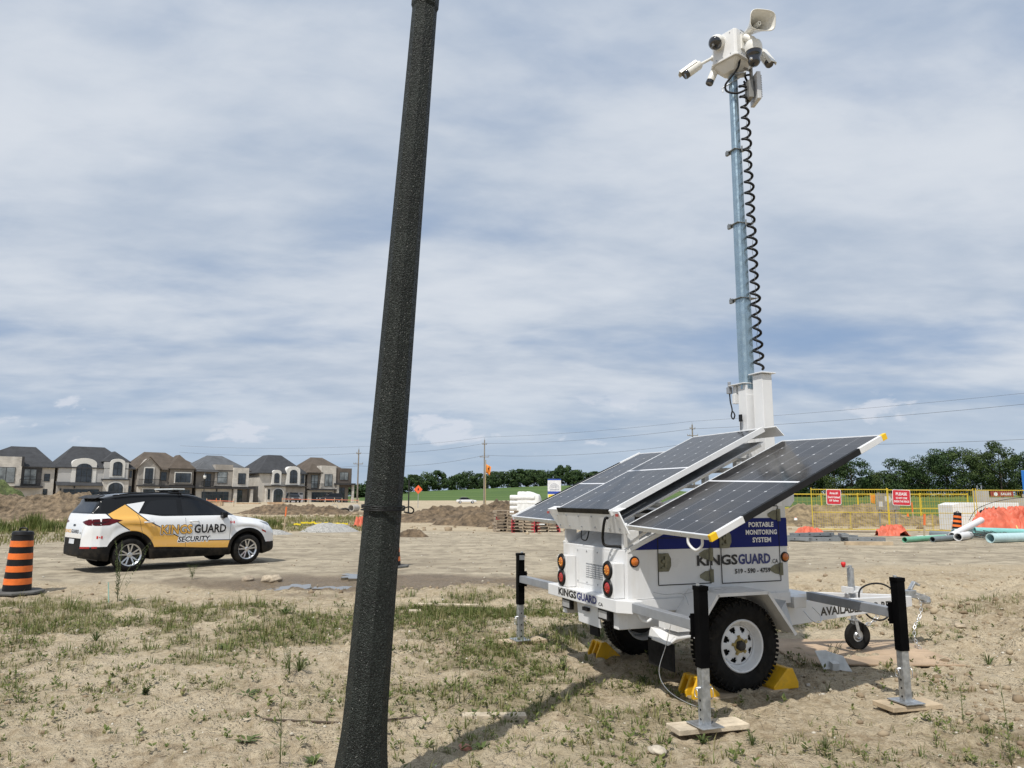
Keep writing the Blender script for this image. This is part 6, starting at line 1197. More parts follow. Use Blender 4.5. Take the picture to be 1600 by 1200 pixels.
# ---------------------------------------------------------------- utility poles and wires
polem = mat('weathered_pole', (.24, .21, .175), .85, var=.15, vs=1)
def upole(label, x, y, top, arms):
    z = gzb(x, y); ro = thing('utility_pole', label, 'utility pole', (x, y, z-.2), 0); h = top-z; mb = MB(); mb.cyl((0, 0, 0), (0, 0, h), .19, .12, 12); mb.build('pole', polem, ro, smooth=True, auto=40)
    for dz, w in arms:
        mb = MB(); d = Vector((.8, -.6, 0)).normalized() if False else Vector((1, 0, 0)); mb.beam(Vector((0, -.15, h-dz))-d*w, Vector((0, -.15, h-dz))+d*w, .12, .14); ca_r = mb.build('crossarm', polem, ro); mb = MB()
        for s in (-1, -.55, 1): q = Vector((0, -.15, h-dz+.07))+d*w*s*.95; mb.cyl(q, q+Vector((0, 0, .28)), .07, .05, 8)
        mb.build('insulator', mat('grey_insulator', (.28, .28, .28), .4), ca_r)
    mb = MB(); mb.cyl((0, 0, h), (0, 0, h+.45), .05, .03, 8); mb.build('top_insulator', mat('grey_insulator', (.28, .28, .28), .4), ro); return ro
P1 = Vector((-32.9, 160, 11.9)); P2 = Vector((-6.25, 170, 14.8)); P3 = Vector((34.1, 140, 15.5)); P4 = Vector((88, 97, 17.2)); P0_ = Vector((-75, 168, 12.5))
upole('weathered wooden utility pole beyond the last house, left of the dark lamp post', P1.x, P1.y, P1.z, ((3.1, 1.0), (.9, .5))); upole('wooden utility pole with crossarm standing in the open behind the orange flag', P2.x, P2.y, P2.z, ((3.9, 1.05), (1.0, .55))); upole('utility pole whose top shows just above the solar panels', P3.x, P3.y, P3.z, ((2.1, 1.0), (.8, .5))); upole('utility pole off the right edge carrying the wires', P4.x, P4.y, P4.z, ((2.1, 1.0),))
wm = mat('overhead_wire', (.06, .06, .065), .6)
def wire(a, b, sag, label, r=.022):
    a = Vector(a); b = Vector(b); mb = MB(); mb.tube([a.lerp(b, t/24)-Vector((0, 0, sag*4*(t/24)*(1-t/24))) for t in range(25)], r, 5); o = mb.build('overhead_wire', wm); tag(o, label, 'power line', 'overhead wires between the utility poles')
for i, (a, b, nm) in enumerate(((P0_, P1, 'left of the first utility pole'), (P1, P2, 'between the two left utility poles'), (P2, P3, 'between the middle pole and the one behind the panels'), (P3, P4, 'running right from behind the mast to the edge of the photo'))):
    for dz, nn, sg in ((.45, 'top', .5), (-1.0, 'second', .7), (-3.7, 'lowest', 1.0)): wire(a+Vector((0, 0, dz)), b+Vector((0, 0, dz if i != 3 or dz > -3 else -6.6)), sg, '%s thin overhead wire %s' % (nn, nm), .018 if dz > 0 else .024)

# ---------------------------------------------------------------- mid distance clutter
def simple_car(name, label, x, y, rz, col, suv=True, l=4.7, h=1.75):
    ro = thing(name, label, 'car', (x, y, gzb(x, y)+.02), rz); W_ = .92; k = h/1.75
    low = [(-l/2, .35), (-l/2+.02, .95*k), (-l/2+.2, 1.05*k), (l/2-1.25, 1.08*k), (l/2-.15, .92*k), (l/2, .7*k), (l/2, .33)]; mb = MB(); mb.prism([(a, -W_, b) for a, b in low], (0, 2*W_, 0)); pm = mat('paint_'+name+'_'+str(round(col[0], 2)), col, .2, var=.03, coat=1); mb.build('body', pm, ro, bevel=.06, seg=3, smooth=True)
    r0_, r1_ = (-l/2+.25, l/2-2.05) if suv else (-l/2+.95, l/2-2.15); cab = [(-l/2+.1 if suv else -l/2+.45, 1.03*k), (r0_ if suv else r0_+.15, h*.97), (r0_+.6, h), (r1_-.1, h), (l/2-1.15, 1.06*k)]
    def sec(t): return W_*(.97-.17*t)
    vs = [(a, -W_*(.97-.17*((b-1.03*k)/(h-1.03*k))), b) for a, b in cab]+[(a, W_*(.97-.17*((b-1.03*k)/(h-1.03*k))), b) for a, b in cab]; n_ = len(cab); mb = MB(); mb.add(vs, [tuple(range(n_)), tuple(range(n_, 2*n_))[::-1]]+[(i, (i+1) % n_, n_+(i+1) % n_, n_+i) for i in range(n_)]); mb.build('cabin', tint, ro, bevel=.03, smooth=True)
    mb = MB(); mb.prism([(r0_+.1, -W_*.78, h-.002), (r1_-.05, -W_*.78, h-.002), (r1_-.05, W_*.78, h-.002), (r0_+.1, W_*.78, h-.002)], (0, 0, .03)); mb.build('roof', pm, ro, bevel=.01)
    for u in (-l/2+.85, l/2-.9):
        for s in (-1, 1):
            C = Vector((u, s*(W_-.1), .34)); mb = MB(); mb.lathe([(.2, -.11), (.32, -.11), (.345, -.06), (.345, .06), (.32, .11), (.2, .11)], C, (0, s, 0), 20); w = mb.build('wheel', rubber, ro, smooth=True, auto=40); mb = MB(); mb.lathe([(0, .08), (.15, .085), (.21, .112), (.2, -.05)], C, (0, s, 0), 16); mb.build('rim', mat('silver_alloy', (.6, .6, .6), .3), w)
    for s in (-1, 1): mb = MB(); mb.box(l/2-.10, l/2+.02, s*W_*.7-.18, s*W_*.7+.18, .72*k, .86*k); mb.build('headlight', mat('headlight_grey', (.5, .5, .5), .2), ro)
    mb = MB(); mb.box(l/2-.02, l/2+.015, -.55, .55, .45, .66*k); mb.build('grille', blkp, ro); return ro
simple_car('parked_car', 'black SUV parked facing us in front of the pale garage door', at(463, 136), 136, R(-62), (.012, .012, .015)); simple_car('parked_car', 'dark SUV parked on the drive of the rightmost house', at(519, 145), 145, R(-140), (.02, .012, .014)); simple_car('parked_car', 'distant white saloon car crossing in front of the green field', at(730, 172), 172, R(6), (.75, .76, .78), suv=False, l=4.6, h=1.42)
o = simple_car('parked_car', 'dark car roof peeping from behind the left earth bank by the arched porch', at(184, 118), 118, R(30), (.03, .03, .035))
# street lamp in front of the fourth house
x, y = at(324, 112), 112; ro = thing('street_lamp', 'short black street lamp with a white lantern in front of the grey-roofed house', 'street lamp', (x, y, gzb(x, y)-.1)); mb = MB(); mb.lathe([(.16, 0), (.14, .5), (.07, .6), (.055, 3.6), (.09, 3.65), (.1, 3.75)], (0, 0, 0), (0, 0, 1), 12); mb.build('post', frm, ro, smooth=True, auto=40); mb = MB(); mb.lathe([(.10, 3.75), (.22, 4.0), (.2, 4.25), (.0, 4.3)], (0, 0, 0), (0, 0, 1), 12); mb.build('lantern', mat('opal_lantern', (.7, .7, .68), .4), ro, smooth=True); mb = MB(); mb.lathe([(.24, 4.3), (.1, 4.5), (.03, 4.7), (0, 4.8)], (0, 0, 0), (0, 0, 1), 12); mb.build('lamp_cap', frm, ro)
# second lamp post far off, black thin post right of the near lamp post
x, y = at(641, 62), 62; ro = thing('thin_post', 'thin black post beyond the earth bank just right of the lamp post', 'post', (x, y, gzb(x, y)-.1)); mb = MB(); mb.cyl((0, 0, 0), (0, 0, 3.1), .06, .05, 8); mb.build('shaft', frm, ro); mb = MB(); mb.cyl((0, 0, 0), (0, 0, .5), .11, .09, 8); mb.build('base', frm, ro)
# flag on a cane
x, y = at(759.5, 54), 54; ro = thing('marker_flag', 'orange flag hanging from a tall bamboo cane above the earth heap', 'flag', (x, y, gzb(x, y)-.1)); mb = MB(); mb.cyl((0, 0, 0), (0, 0, 4.35), .04, .03, 8); mb.build('cane', mat('bamboo', (.42, .33, .18), .6), ro)
mb = MB(); g_ = [[(.04+.36*i/6*(1-.25*j/6), .07*math.sin(i*1.5+j*.6), 4.05-.62*j/6-.20*i/6) for j in range(7)] for i in range(7)]; mb.add(sum(g_, []), [(i*7+j, (i+1)*7+j, (i+1)*7+j+1, i*7+j+1) for i in range(6) for j in range(6)]); o = mb.build('cloth', mat('orange_cloth', (.80, .27, .04), .8), ro, smooth=True); md = o.modifiers.new('t', 'SOLIDIFY'); md.thickness = .01
mb = MB(); mb.prism([(.14, -.10, 3.72), (.24, -.10, 3.80), (.27, -.10, 3.60)], (0, -.004, 0)); mb.build('flag_mark', blkp, ro)
# site sign
x, y = at(866, 62), 62; ro = thing('site_sign', 'white and blue developer sign board on posts behind the solar panels', 'sign', (x, y, gzb(x, y)), R(-4)); sb_ = mat('sign_blue', (.03, .07, .36), .5)
for sx_ in (-.46, .46): mb = MB(); mb.box(sx_-.04, sx_+.04, .02, .10, 0, 3.1); mb.build('post', wood, ro)
mb = MB(); mb.box(-.55, .55, -.03, .015, 1.55, 3.1); bd = mb.build('board', mat('sign_white', (.74, .75, .77), .5), ro); mb = MB(); mb.box(-.55, .55, -.036, -.0305, 2.99, 3.1); mb.box(-.55, .55, -.036, -.0305, 1.86, 2.08); mb.build('blue_band', sb_, ro); mb = MB(); mb.box(-.5, .1, -.036, -.0305, 1.58, 1.82); mb.build('yellow_band', mat('sign_yellow', (.8, .62, .05), .5), ro)
mb = MB()
for k in range(4): r_ = .12+.09*k; mb.tube([(r_*math.cos(math.pi*i/12), -.036, 2.32+r_*1.0*math.sin(math.pi*i/12)) for i in range(13)], .012, 5)
mb.box(-.38, .38, -.037, -.031, 2.18, 2.23); mb.build('emblem', mat('emblem_grey', (.22, .24, .3), .5), ro)
# diamond warning sign
x, y = at(655.5, 110), 110; ro = thing('warning_sign', 'small orange diamond roadwork sign in front of the green field', 'road sign', (x, y, gzb(x, y))); mb = MB(); mb.box(-.04, .04, .02, .06, 0, 2.6); mb.build('post', galv, ro); mb = MB(); mb.prism([(-.62, 0, 2.7), (0, 0, 2.05), (.62, 0, 2.7), (0, 0, 3.35)], (0, -.02, 0)); mb.build('board', mat('roadwork_orange', (.85, .13, .04), .5), ro); mb = MB(); mb.prism([(-.12, -.022, 2.55), (.12, -.022, 2.55), (.05, -.022, 2.95), (-.05, -.022, 2.95)], (0, -.004, 0)); mb.build('symbol', blkp, ro)

# pallets: each one a thing with boards and stringers
redend = mat('red_painted_wood', (.42, .035, .05), .7, var=.25, vs=7); palw = mat('grey_pallet_wood', (.36, .29, .215), .85, var=.2, vs=4, bump=.3, bs=20)
def pallet(x, y, z, rz, label, grp, ends=True):
    ro = thing('pallet', label, 'pallet', (x, y, z), rz, grp); mb = MB(); W2, D2 = .54, .50
    for k in range(3): xx = (-W2, -.02, W2-.04)[k]; mb.box(xx, xx+.04, -D2, D2, .022, .112)
    mb.build('stringer', palw, ro); mb = MB()
    for k in range(6): yy = -D2+(2*D2-.09)*k/5; mb.box(-W2, W2, yy, yy+.09, .1125, .132)
    for k in range(3): yy = -D2+(2*D2-.1)*k/2; mb.box(-W2, W2, yy, yy+.1, 0, .0215)
    mb.build('deck_board', palw, ro)
    if ends: mb = MB(); [(mb.box(a, b, -D2-.004, -D2-.0005, 0, .022), mb.box(a, b, -D2-.004, -D2-.0005, .1123, .133), mb.box(c, c+.05, -D2-.004, -D2-.0005, .022, .112)) for a, b, c in ((-W2-.003, -W2+.16, -W2-.003), (W2-.16, W2+.003, W2-.047))]; mb.build('painted_end', redend, ro)
    return ro
ordn = ['bottom', 'second from the ground', 'third from the ground', 'fourth from the ground', 'fifth from the ground', 'sixth from the ground', 'seventh from the ground']
for si, (px, D, n_, rz, nm) in enumerate(((791, 35.8, 7, R(9), 'tall left stack'), (819, 34.9, 5, R(-6), 'middle stack'), (854, 35.2, 5, R(5), 'right stack beside the trailer'))):
    x = at(px, D); z = gzb(x, D)
    for k in range(n_): pallet(x+rng.uniform(-.03, .03), D+rng.uniform(-.03, .03), z+k*.142, rz+rng.uniform(-.05, .05), 'wooden pallet, %s in the %s' % (ordn[k] if k < n_-1 else 'topmost', nm), 'stacked wooden pallets', ends=(si > 0 or k == 4))
mb = MB(); mb.tube(curve_pts([(-.45, 0, 0), (-.2, .0, -.03), (.1, 0, -.07), (.4, 0, .02)]), [.03]*25, 6); x = at(854, 34.6); o = mb.build('cloth_strip', mat('white_sheeting', (.68, .68, .66), .6), smooth=True); o.location = (x, 34.62, gzb(x, 34.6)+.70); tag(o, 'white cloth strip draped over the front of the right pallet stack', 'cloth')
# wrapped white pipe bundle under a sheet
x, y = at(824, 39.5), 39.5; ro = thing('wrapped_bundle', 'pile of white bagged rolls half covered by a white sheet behind the pallets', 'wrapped goods', (x, y, gzb(x, y)), R(-10)); ws = mat('white_sheeting', (.68, .68, .66), .6)
for lay in range(4):
    for k in range(2): mb = MB(); zz = .75+lay*.27; mb.lathe([(0, 0), (.13, .0), (.15, .05), (.15, 1.3), (0, 1.35)], (-.85, -.35+k*.36, zz), (1, .0, 0), 12); mb.build('roll', ws, ro, smooth=True, auto=40)
mb = MB(); mb.box(-.8, .75, -.5, .5, 0, .60); mb.build('pallet_base', palw, ro)
gx = np.linspace(-.45, .98, 40); gy = np.linspace(-.62, .62, 30); X, Y = np.meshgrid(gx, gy, indexing='ij'); Zs = 1.86-.35*np.clip((X-.1), 0, 1)**1.2-1.3*sst(.36, .64, np.abs(Y))-1.4*sst(.62, .98, X)+(fbm(X*4+3, Y*4, 4)-.5)*.16; vs = np.stack([X, Y, np.maximum(Zs, .2)], -1).reshape(-1, 3).tolist(); mb = MB(); mb.add(vs, [(i*30+j, (i+1)*30+j, (i+1)*30+j+1, i*30+j+1) for i in range(39) for j in range(29)]); mb.build('cover_sheet', ws, ro, smooth=True)
# concrete pipe rings far left of the lamp post
conc = mat('precast_concrete', (.42, .40, .365), .85, var=.1, vs=2, bump=.3, bs=14)
def ring(px, D, rz, label, r=.36): x = at(px, D); mb = MB(); mb.lathe([(r, -.55), (r, .55), (r-.07, .55), (r-.07, -.55)], (0, 0, r), (0, 1, 0), 28, True); o = mb.build('concrete_pipe', conc, smooth=True, auto=40); o.location = (x, D, gzb(x, D)+.02); o.rotation_euler = (0, 0, rz); tag(o, label, 'pipe', 'short concrete pipes on the ground')
ring(527, 76, R(14), 'left one of the two short concrete pipe rings lying near the houses'); ring(557, 76, R(-20), 'right one of the two short concrete pipe rings, dark inside, lying near the houses')
mb = MB(); mb.tube(curve_pts([(-.7, 0, .12), (-.3, .05, .22), (.2, 0, .3), (.55, .05, .16)]), [.10]*25, 8); o = mb.build('black_bag', blkp, smooth=True); o.location = (at(541, 75.5), 75.5, gzb(at(541, 75), 75)); tag(o, 'black plastic sheet lying between the two concrete rings', 'plastic sheet')
o_tp = mat('caution_yellow', (.78, .62, .03), .5); mb = MB()
for k in range(16): a = k*.16-1.3; mb.obox((a, rng.uniform(-.12, .12), .30+rng.uniform(-.04, .06)), (1, rng.uniform(-.4, .4), rng.uniform(-.3, .3)), (0, 1, 0), (0, 0, 1), .2, .012, .075)
o = mb.build('caution_tape', o_tp); x = at(510, 36.5); o.location = (x, 36.5, gzb(x, 36.5)+.0); tag(o, 'strip of yellow caution tape tangled in the grass beyond the gravel pile', 'caution tape')
def stake(px, D, h, label, col=(.75, .17, .04), w=.05):
    x = at(px, D); ro = thing('survey_stake', label, 'stake', (x, D, gzb(x, D)-.05), 0, rot=(0, R(rng.uniform(-6, 6)), 0)); mb = MB(); mb.box(-w/2, w/2, -w/2, w/2, 0, h); mb.build('stick', wood, ro); mb = MB(); mb.box(-w/2-.004, w/2+.004, -w/2-.004, w/2+.004, h*.6, h+.003); mb.build('painted_top', mat('stake_orange', col, .6), ro)
stake(450.5, 37, 1.15, 'orange-topped survey stake in the grass in front of the car'); stake(344, 88, 1.0, 'orange survey stake above the car bonnet near the fourth house'); stake(1432, 28.6, 1.05, 'red painted stake standing behind the green pipe', (.5, .04, .03), .05); stake(1418, 45, 1.4, 'timber stake leaning behind the yellow fence'); stake(608, 45, 1.2, 'orange stake partly hidden behind the lamp post')
def crumple(name, label, x, y, rx, ry, h, m_, seed, cat, res=46, folds=2.4, sharp=.75, rz=0):
    a = np.linspace(-1, 1, res); X, Y = np.meshgrid(a, a, indexing='ij'); r = np.hypot(X, Y); ang_ = np.arctan2(Y, X); edge = 1+.22*np.sin(3*ang_+seed)+.12*np.sin(7*ang_+2*seed); p = sst(1.0, .25, r/edge); f1 = 1-2*np.abs(fbm(X*folds+seed, Y*folds, 4, .55)-.5); f2 = 1-2*np.abs(fbm(X*folds*2.3+seed, Y*folds*2.3+5, 3, .6)-.5)
    Z = h*.5*sst(1.02, .45, r/edge)**.8*(.85+sharp*(1.9*(f1-.62)+1.7*(f2-.6))); Z = np.where(r/edge > 1.02, -.12, Z); co = np.stack([X*rx*1.15+(fbm(X*5+seed, Y*5, 2)-.5)*.25*rx, Y*ry*1.15, Z], -1).reshape(-1, 3); mb = MB(); fcs = [(i*res+j, (i+1)*res+j, (i+1)*res+j+1, i*res+j+1) for i in range(res-1) for j in range(res-1) if max(co[i*res+j][2], co[(i+1)*res+j][2], co[(i+1)*res+j+1][2]) > -.1]; mb.add(co.tolist(), fcs); o = mb.build(name, m_, smooth=True); o.location = (x, y, gzb(x, y)); o.rotation_euler = (0, 0, rz); tag(o, label, cat); return o
orf = mat('orange_tarpaulin', (.62, .135, .075), .6, var=.16, vs=2.5, bump=1.0, bs=3)
crumple('tarpaulin', 'big crumpled heap of orange tarpaulin on top of the pipes at the right', 22.6, 34.0, 2.0, 1.2, 1.45, orf, 3.3, 'tarpaulin', 100, 2.6, .7); crumple('tarpaulin', 'small crumpled orange cloth at the left foot of the yellow fence', at(1256, 33), 33.0, .5, .35, .42, orf, 1.2, 'tarpaulin', 40, 1.8); crumple('tarpaulin', 'crumpled orange cloth under the second red fence sign', at(1386, 32.6), 32.6, .65, .4, .52, orf, 5.2, 'tarpaulin', 44, 1.8); crumple('tarpaulin', 'orange cloth bundle seen just left of the lamp post in the far grass', at(567, 41), 41, .34, .25, .6, orf, 8.1, 'tarpaulin', 30)
crumple('black_bag', 'black plastic bags lying on top of the orange tarpaulin heap', 21.9, 34.5, .45, .3, .34, blkp, 2.2, 'bag', 30).location.z = .86
mb = MB(); mb.tube(curve_pts([(-.05, -.9, .15), (.0, -.55, .65), (.04, -.2, 1.02), (.0, .3, 1.05)]), [.035]*25, 6); o = mb.build('ratchet_strap', mat('faded_yellow', (.72, .5, .18), .6), smooth=True); o.location = (22.2, 33.9, gzb(22, 34)); tag(o, 'faded yellow strap tied over the orange tarpaulin heap', 'strap')

# yellow temporary fence
fy = mat('yellow_fence_paint', (.62, .46, .04), .45, var=.12, vs=4); fyo = mat('yellow_fence_mesh', (.52, .38, .03), .5)
def fpanel(a, b, label, h=2.0, grp='yellow temporary fence panels', fine=.11, wr__=.0035, fr=.021, name='fence_panel'):
    a = Vector((*a, 0)); b = Vector((*b, 0)); d = (b-a); l = d.length; z0 = min(gzb(a.x, a.y), gzb(b.x, b.y)); ro = thing(name, label, 'fence', (a.x, a.y, z0), math.atan2(d.y, d.x), grp); mb = MB()
    for x in (0, l): mb.cyl((x, 0, 0), (x, 0, h+.08), fr, n_=8)
    mb.tube([(0, 0, h), (l, 0, h)], fr, 8); mb.tube([(0, 0, .12), (l, 0, .12)], fr, 8); mb.tube([(0, 0, .92), (l, 0, .92)], fr*.8, 8); mb.cyl((l/2, 0, .12), (l/2, 0, .92), fr*.7, n_=6); mb.build('frame', fy, ro, smooth=True, auto=50); mb = MB(); k = int(l/fine)
    for i in range(1, k): x = l*i/k; mb.box(x-wr__, x+wr__, -wr__, wr__, .12, h)
    for j in range(1, 7): z = .12+(h-.12)*j/7; mb.box(0, l, -wr__, wr__, z-wr__, z+wr__)
    mb.build('wire_mesh', fyo, ro)
    for x in (0, l): mb = MB(); mb.box(x-.03, x+.03, -.38, .38, .0, .03); mb.build('foot', fy, ro)
    return ro
fA, fB, fC, fD = (14.45, 36.2), (17.95, 35.9), (21.9, 35.6), (26.2, 35.9)
fpanel(fA, fB, 'yellow mesh fence panel carrying the smaller red sign'); fpanel((17.99, 35.88), fC, 'yellow mesh fence panel carrying the red PLEASE sign'); fpanel((22.02, 35.6), fD, 'yellow mesh fence panel in front of the concrete wall at the right edge')
for k, (p0, p1) in enumerate(((1196, 1276), (1278, 1332), (1334, 1428), (1430, 1500))): D = 51-k*.4; fpanel((at(p0, D), D), (at(p1, D), D-.3), ['rear yellow fence panel seen between the trailer and the front fence', 'rear yellow fence panel behind the smaller red sign', 'rear yellow fence panel behind the notice board', 'rear yellow fence panel ending at the white foam block'][k], h=1.85, grp='rear yellow fence panels', fine=.3, fr=.035)
def rsign(px, D, w, h, zc, lines, label, rz, tilt=0):
    x = at(px, D); ro = thing('safety_sign', label, 'sign', (x, D, zc), 0, rot=(0, R(tilt), rz)); q = .06
    def rr(w_, h_, r, y, th): pts = [(sx*(w_/2-r)+r*math.cos(a), y, sz*(h_/2-r)+r*math.sin(a)) for sx, sz, a0 in ((1, 1, 0), (-1, 1, 90), (-1, -1, 180), (1, -1, 270)) for a in [R(a0+t) for t in (0, 30, 60, 90)]]; mb = MB(); mb.prism(pts, (0, -th, 0)); return mb
    rr(w, h, q, 0, .008).build('board', mat('sign_border_white', (.78, .74, .72), .4), ro); rr(w-.05, h-.05, q*.8, -.0085, .003).build('red_face', mat('sign_red', (.55, .03, .045), .4, var=.05), ro)
    mb = MB()
    for t, z, hh, ww in lines: put_text(mb, t, (-ww/2, -.0125, z), (1, 0, 0), (0, 0, 1), ww, hh, bold=.03)
    mb.build('lettering', whl, ro)
rsign(1297.5, 36.0, .70, .72, 1.64, [('Area #1', .12, .12, .40), ('Don\'t Unload', -.06, .11, .56), ('OF Safety', -.24, .12, .46)], 'smaller square red safety sign on the left fence panel', R(-2), 1)
rsign(1402, 35.7, .84, .74, 1.62, [('PLEASE', .10, .14, .52), ('DO NOT COME', -.07, .09, .52), ('INSIDE THE FENCE', -.23, .095, .70)], 'wider red sign reading PLEASE on the middle fence panel', R(-2), 2)
# notice board
x, y = at(1382, 42), 42; ro = thing('notice_board', 'grey weathered notice board on two posts behind the fence', 'notice board', (x, y, gzb(x, y)))
for s in (-.55, .35): mb = MB(); mb.box(s-.05, s+.05, -.05, .05, 0, 1.9); mb.build('post', mat('grey_timber', (.25, .235, .21), .9, var=.15), ro)
mb = MB(); mb.box(-.75, .55, -.08, -.052, .95, 1.85); bd = mb.build('board', mat('grey_timber', (.25, .235, .21), .9, var=.15), ro); mb = MB(); [mb.box(a, a+.22, -.09, -.082, z, z+.3) for a, z in ((-.6, 1.1), (-.25, 1.4), (.2, 1.35))]; mb.prism([(.0, -.082, 1.3), (.16, -.082, 1.52), (.0, -.082, 1.74), (-.16, -.082, 1.52)], (0, -.006, 0)); mb.build('notice', mat('faded_paper', (.5, .5, .49), .7), ro)
# white foam block and concrete wall
foam = mat('white_wrapped_foam', (.72, .73, .73), .6, var=.03, vs=2); x0, x1 = at(1480, 37.8), at(1583, 37.8)
ro = thing('foam_block', 'large white wrapped block of foam boards behind the fence', 'foam block', (x0, 37.8, gzb(x0, 37.8))); W_ = x1-x0; mb = MB(); mb.prism([(0, .0, .0), (W_, 0, 0), (W_, 0, 1.38), (.35, 0, 1.38), (.0, 0, 1.27)], (0, 1.3, 0)); bk = mb.build('block', foam, ro, bevel=.02); mb = MB(); mb.box(.6, 1.7, -.004, -.001, 1.20, 1.215); mb.box(.05, W_-.1, -.004, -.001, .70, .708); mb.build('wrap_seam', mat('grey_seam', (.35, .35, .36), .6), bk)
mb = MB(); mb.prism([(1.15, -.005, .42), (1.55, -.005, .46), (1.5, -.005, .60), (1.1, -.005, .54)], (0, -.002, 0)); mb.prism([(1.19, -.008, .455), (1.5, -.008, .485), (1.46, -.008, .57), (1.15, -.008, .52)], (0, -.002, 0)) if 0 else None; mb.build('green_mark', mat('pale_green_print', (.25, .50, .33), .6), bk)
mb = MB(); mb.box(-.12, .02, -.25, .1, 0, .5); mb.build('wrap_fold', foam, ro, bevel=.02)
cw = mat('cast_concrete_wall', (.37, .36, .335), .85, var=.1, vs=1.2, bump=.25, bs=9, streak=((.26, .25, .23), (1, 1, 3), .5)); D = 43; xw = at(1517, D); ro = thing('foundation_wall', 'grey poured concrete foundation wall at the right edge behind the foam block', 'concrete wall', (xw, D, gzb(xw, D))); mb = MB(); mb.box(0, .78, 0, .3, 0, 2.05); mb.box(.78, 2.85, .0, .28, 0, 1.66); mb.box(2.85, 9, -.02, .3, 0, 1.86); mb.build('wall', cw, ro, bevel=.01)
for k in range(2): mb = MB(); mb.cyl((.22+k*.24, .15, 2.05), (.22+k*.24, .15, 2.35), .025, n_=8); mb.build('rebar', galv, ro)
x = at(1558, 60); mb = MB(); mb.box(-.9, .9, 0, .04, 0, .42); mb.box(-.9, -.86, 0, .04, -1.2, 0); mb.box(.86, .9, 0, .04, -1.2, 0); ro = thing('banner', 'red and white banner seen over the concrete wall', 'banner', (x, 60, 1.75)); mb.build('panel', mat('banner_maroon', (.30, .035, .045), .6), ro); mb = MB(); put_text(mb, 'SALES', (-.1, -.004, .12), (1, 0, 0), (0, 0, 1), .85, .2, bold=.03); mb.build('lettering', whl, ro)
mb = MB(); mb.cyl((-.5, -.012, .2), (-.5, -.004, .2), .15, n_=12); mb.build('roundel', whl, ro)
x = at(1591, 62); ro = thing('blue_container', 'bright blue container cut off by the right edge of the photo', 'container', (x, 62, gzb(x, 62)), R(-35)); bl = mat('blue_container_paint', (.02, .16, .52), .45, var=.06); mb = MB(); mb.box(0, 2.4, 0, 6, 0.1, 3.75); mb.build('body', bl, ro, bevel=.02); mb = MB(); [mb.box(.15+k*.28, .29+k*.28, -.04, -.001, .2, 3.6) for k in range(8)]; mb.build('corrugation', bl, ro)
# grey formwork pieces on the gravel
gp = mat('grey_formwork', (.20, .215, .225), .55, .1, var=.15, vs=5)
def rail_(x, y, l, rz, w, h, z, label, m_=gp, holes=True):
    ro = thing('formwork_panel', label, 'formwork', (x, y, gzb(x, y)+z), rz, 'grey formwork pieces on the gravel'); mb = MB(); mb.box(-l/2, l/2, -w/2, -w/2+.03, 0, h); mb.box(-l/2, l/2, w/2-.03, w/2, 0, h); mb.box(-l/2, l/2, -w/2+.03, w/2-.03, h*.45, h*.45+.02)
    for k in range(int(l/.7)+1): xx = -l/2+.015+(l-.03)*k/max(1, int(l/.7)); mb.box(xx-.015, xx+.015, -w/2+.03, w/2-.03, 0, h)
    mb.build('channel', m_, ro, bevel=.004)
    mb = MB(); [mb.cyl((-l/2+.2+k*.5, -w/2-.001, h*.5), (-l/2+.2+k*.5, -w/2-.003, h*.5), .025, n_=8) for k in range(int((l-.3)/.5)+1)]; mb.build('pin_hole', blkp, ro)
rail_(11.1, 28.2, 2.1, R(3), .5, .14, 0, 'wide grey formwork panel lying nearest, left end of the heap'); rail_(12.0, 29.3, 2.8, R(9), .45, .14, .02, 'long grey formwork panel at the back of the heap'); rail_(12.9, 28.6, 2.2, R(-6), .42, .15, .0, 'grey formwork panel at the right end of the heap'); rail_(11.4, 28.7, 1.9, R(22), .30, .12, .16, 'grey channel lying across the other formwork panels'); rail_(12.5, 28.5, .95, R(74), .25, .12, .16, 'short grey channel crossing the middle of the heap'); rail_(10.6, 27.8, .7, R(-38), .3, .12, .04, 'short broken grey channel at the left tip of the heap')
mb = MB(); mb.box(-.8, .8, -.08, .08, 0, .13); o = mb.build('timber_beam', wood, bevel=.005); o.location = (12.2, 25.9, gzb(12.2, 25.9)-.01); o.rotation_euler = (0, 0, R(-2)); tag(o, 'squared timber lying in front of the grey formwork heap', 'timber')
mb = MB(); mb.box(-1.6, 1.6, -.05, .05, 0, .04); o = mb.build('timber_beam', mat('dark_timber', (.15, .115, .08), .85), bevel=.003); o.location = (16.2, 35.3, gzb(16, 35)+.01); o.rotation_euler = (0, 0, R(-5)); tag(o, 'long dark plank lying at the bottom of the left fence panel', 'timber')
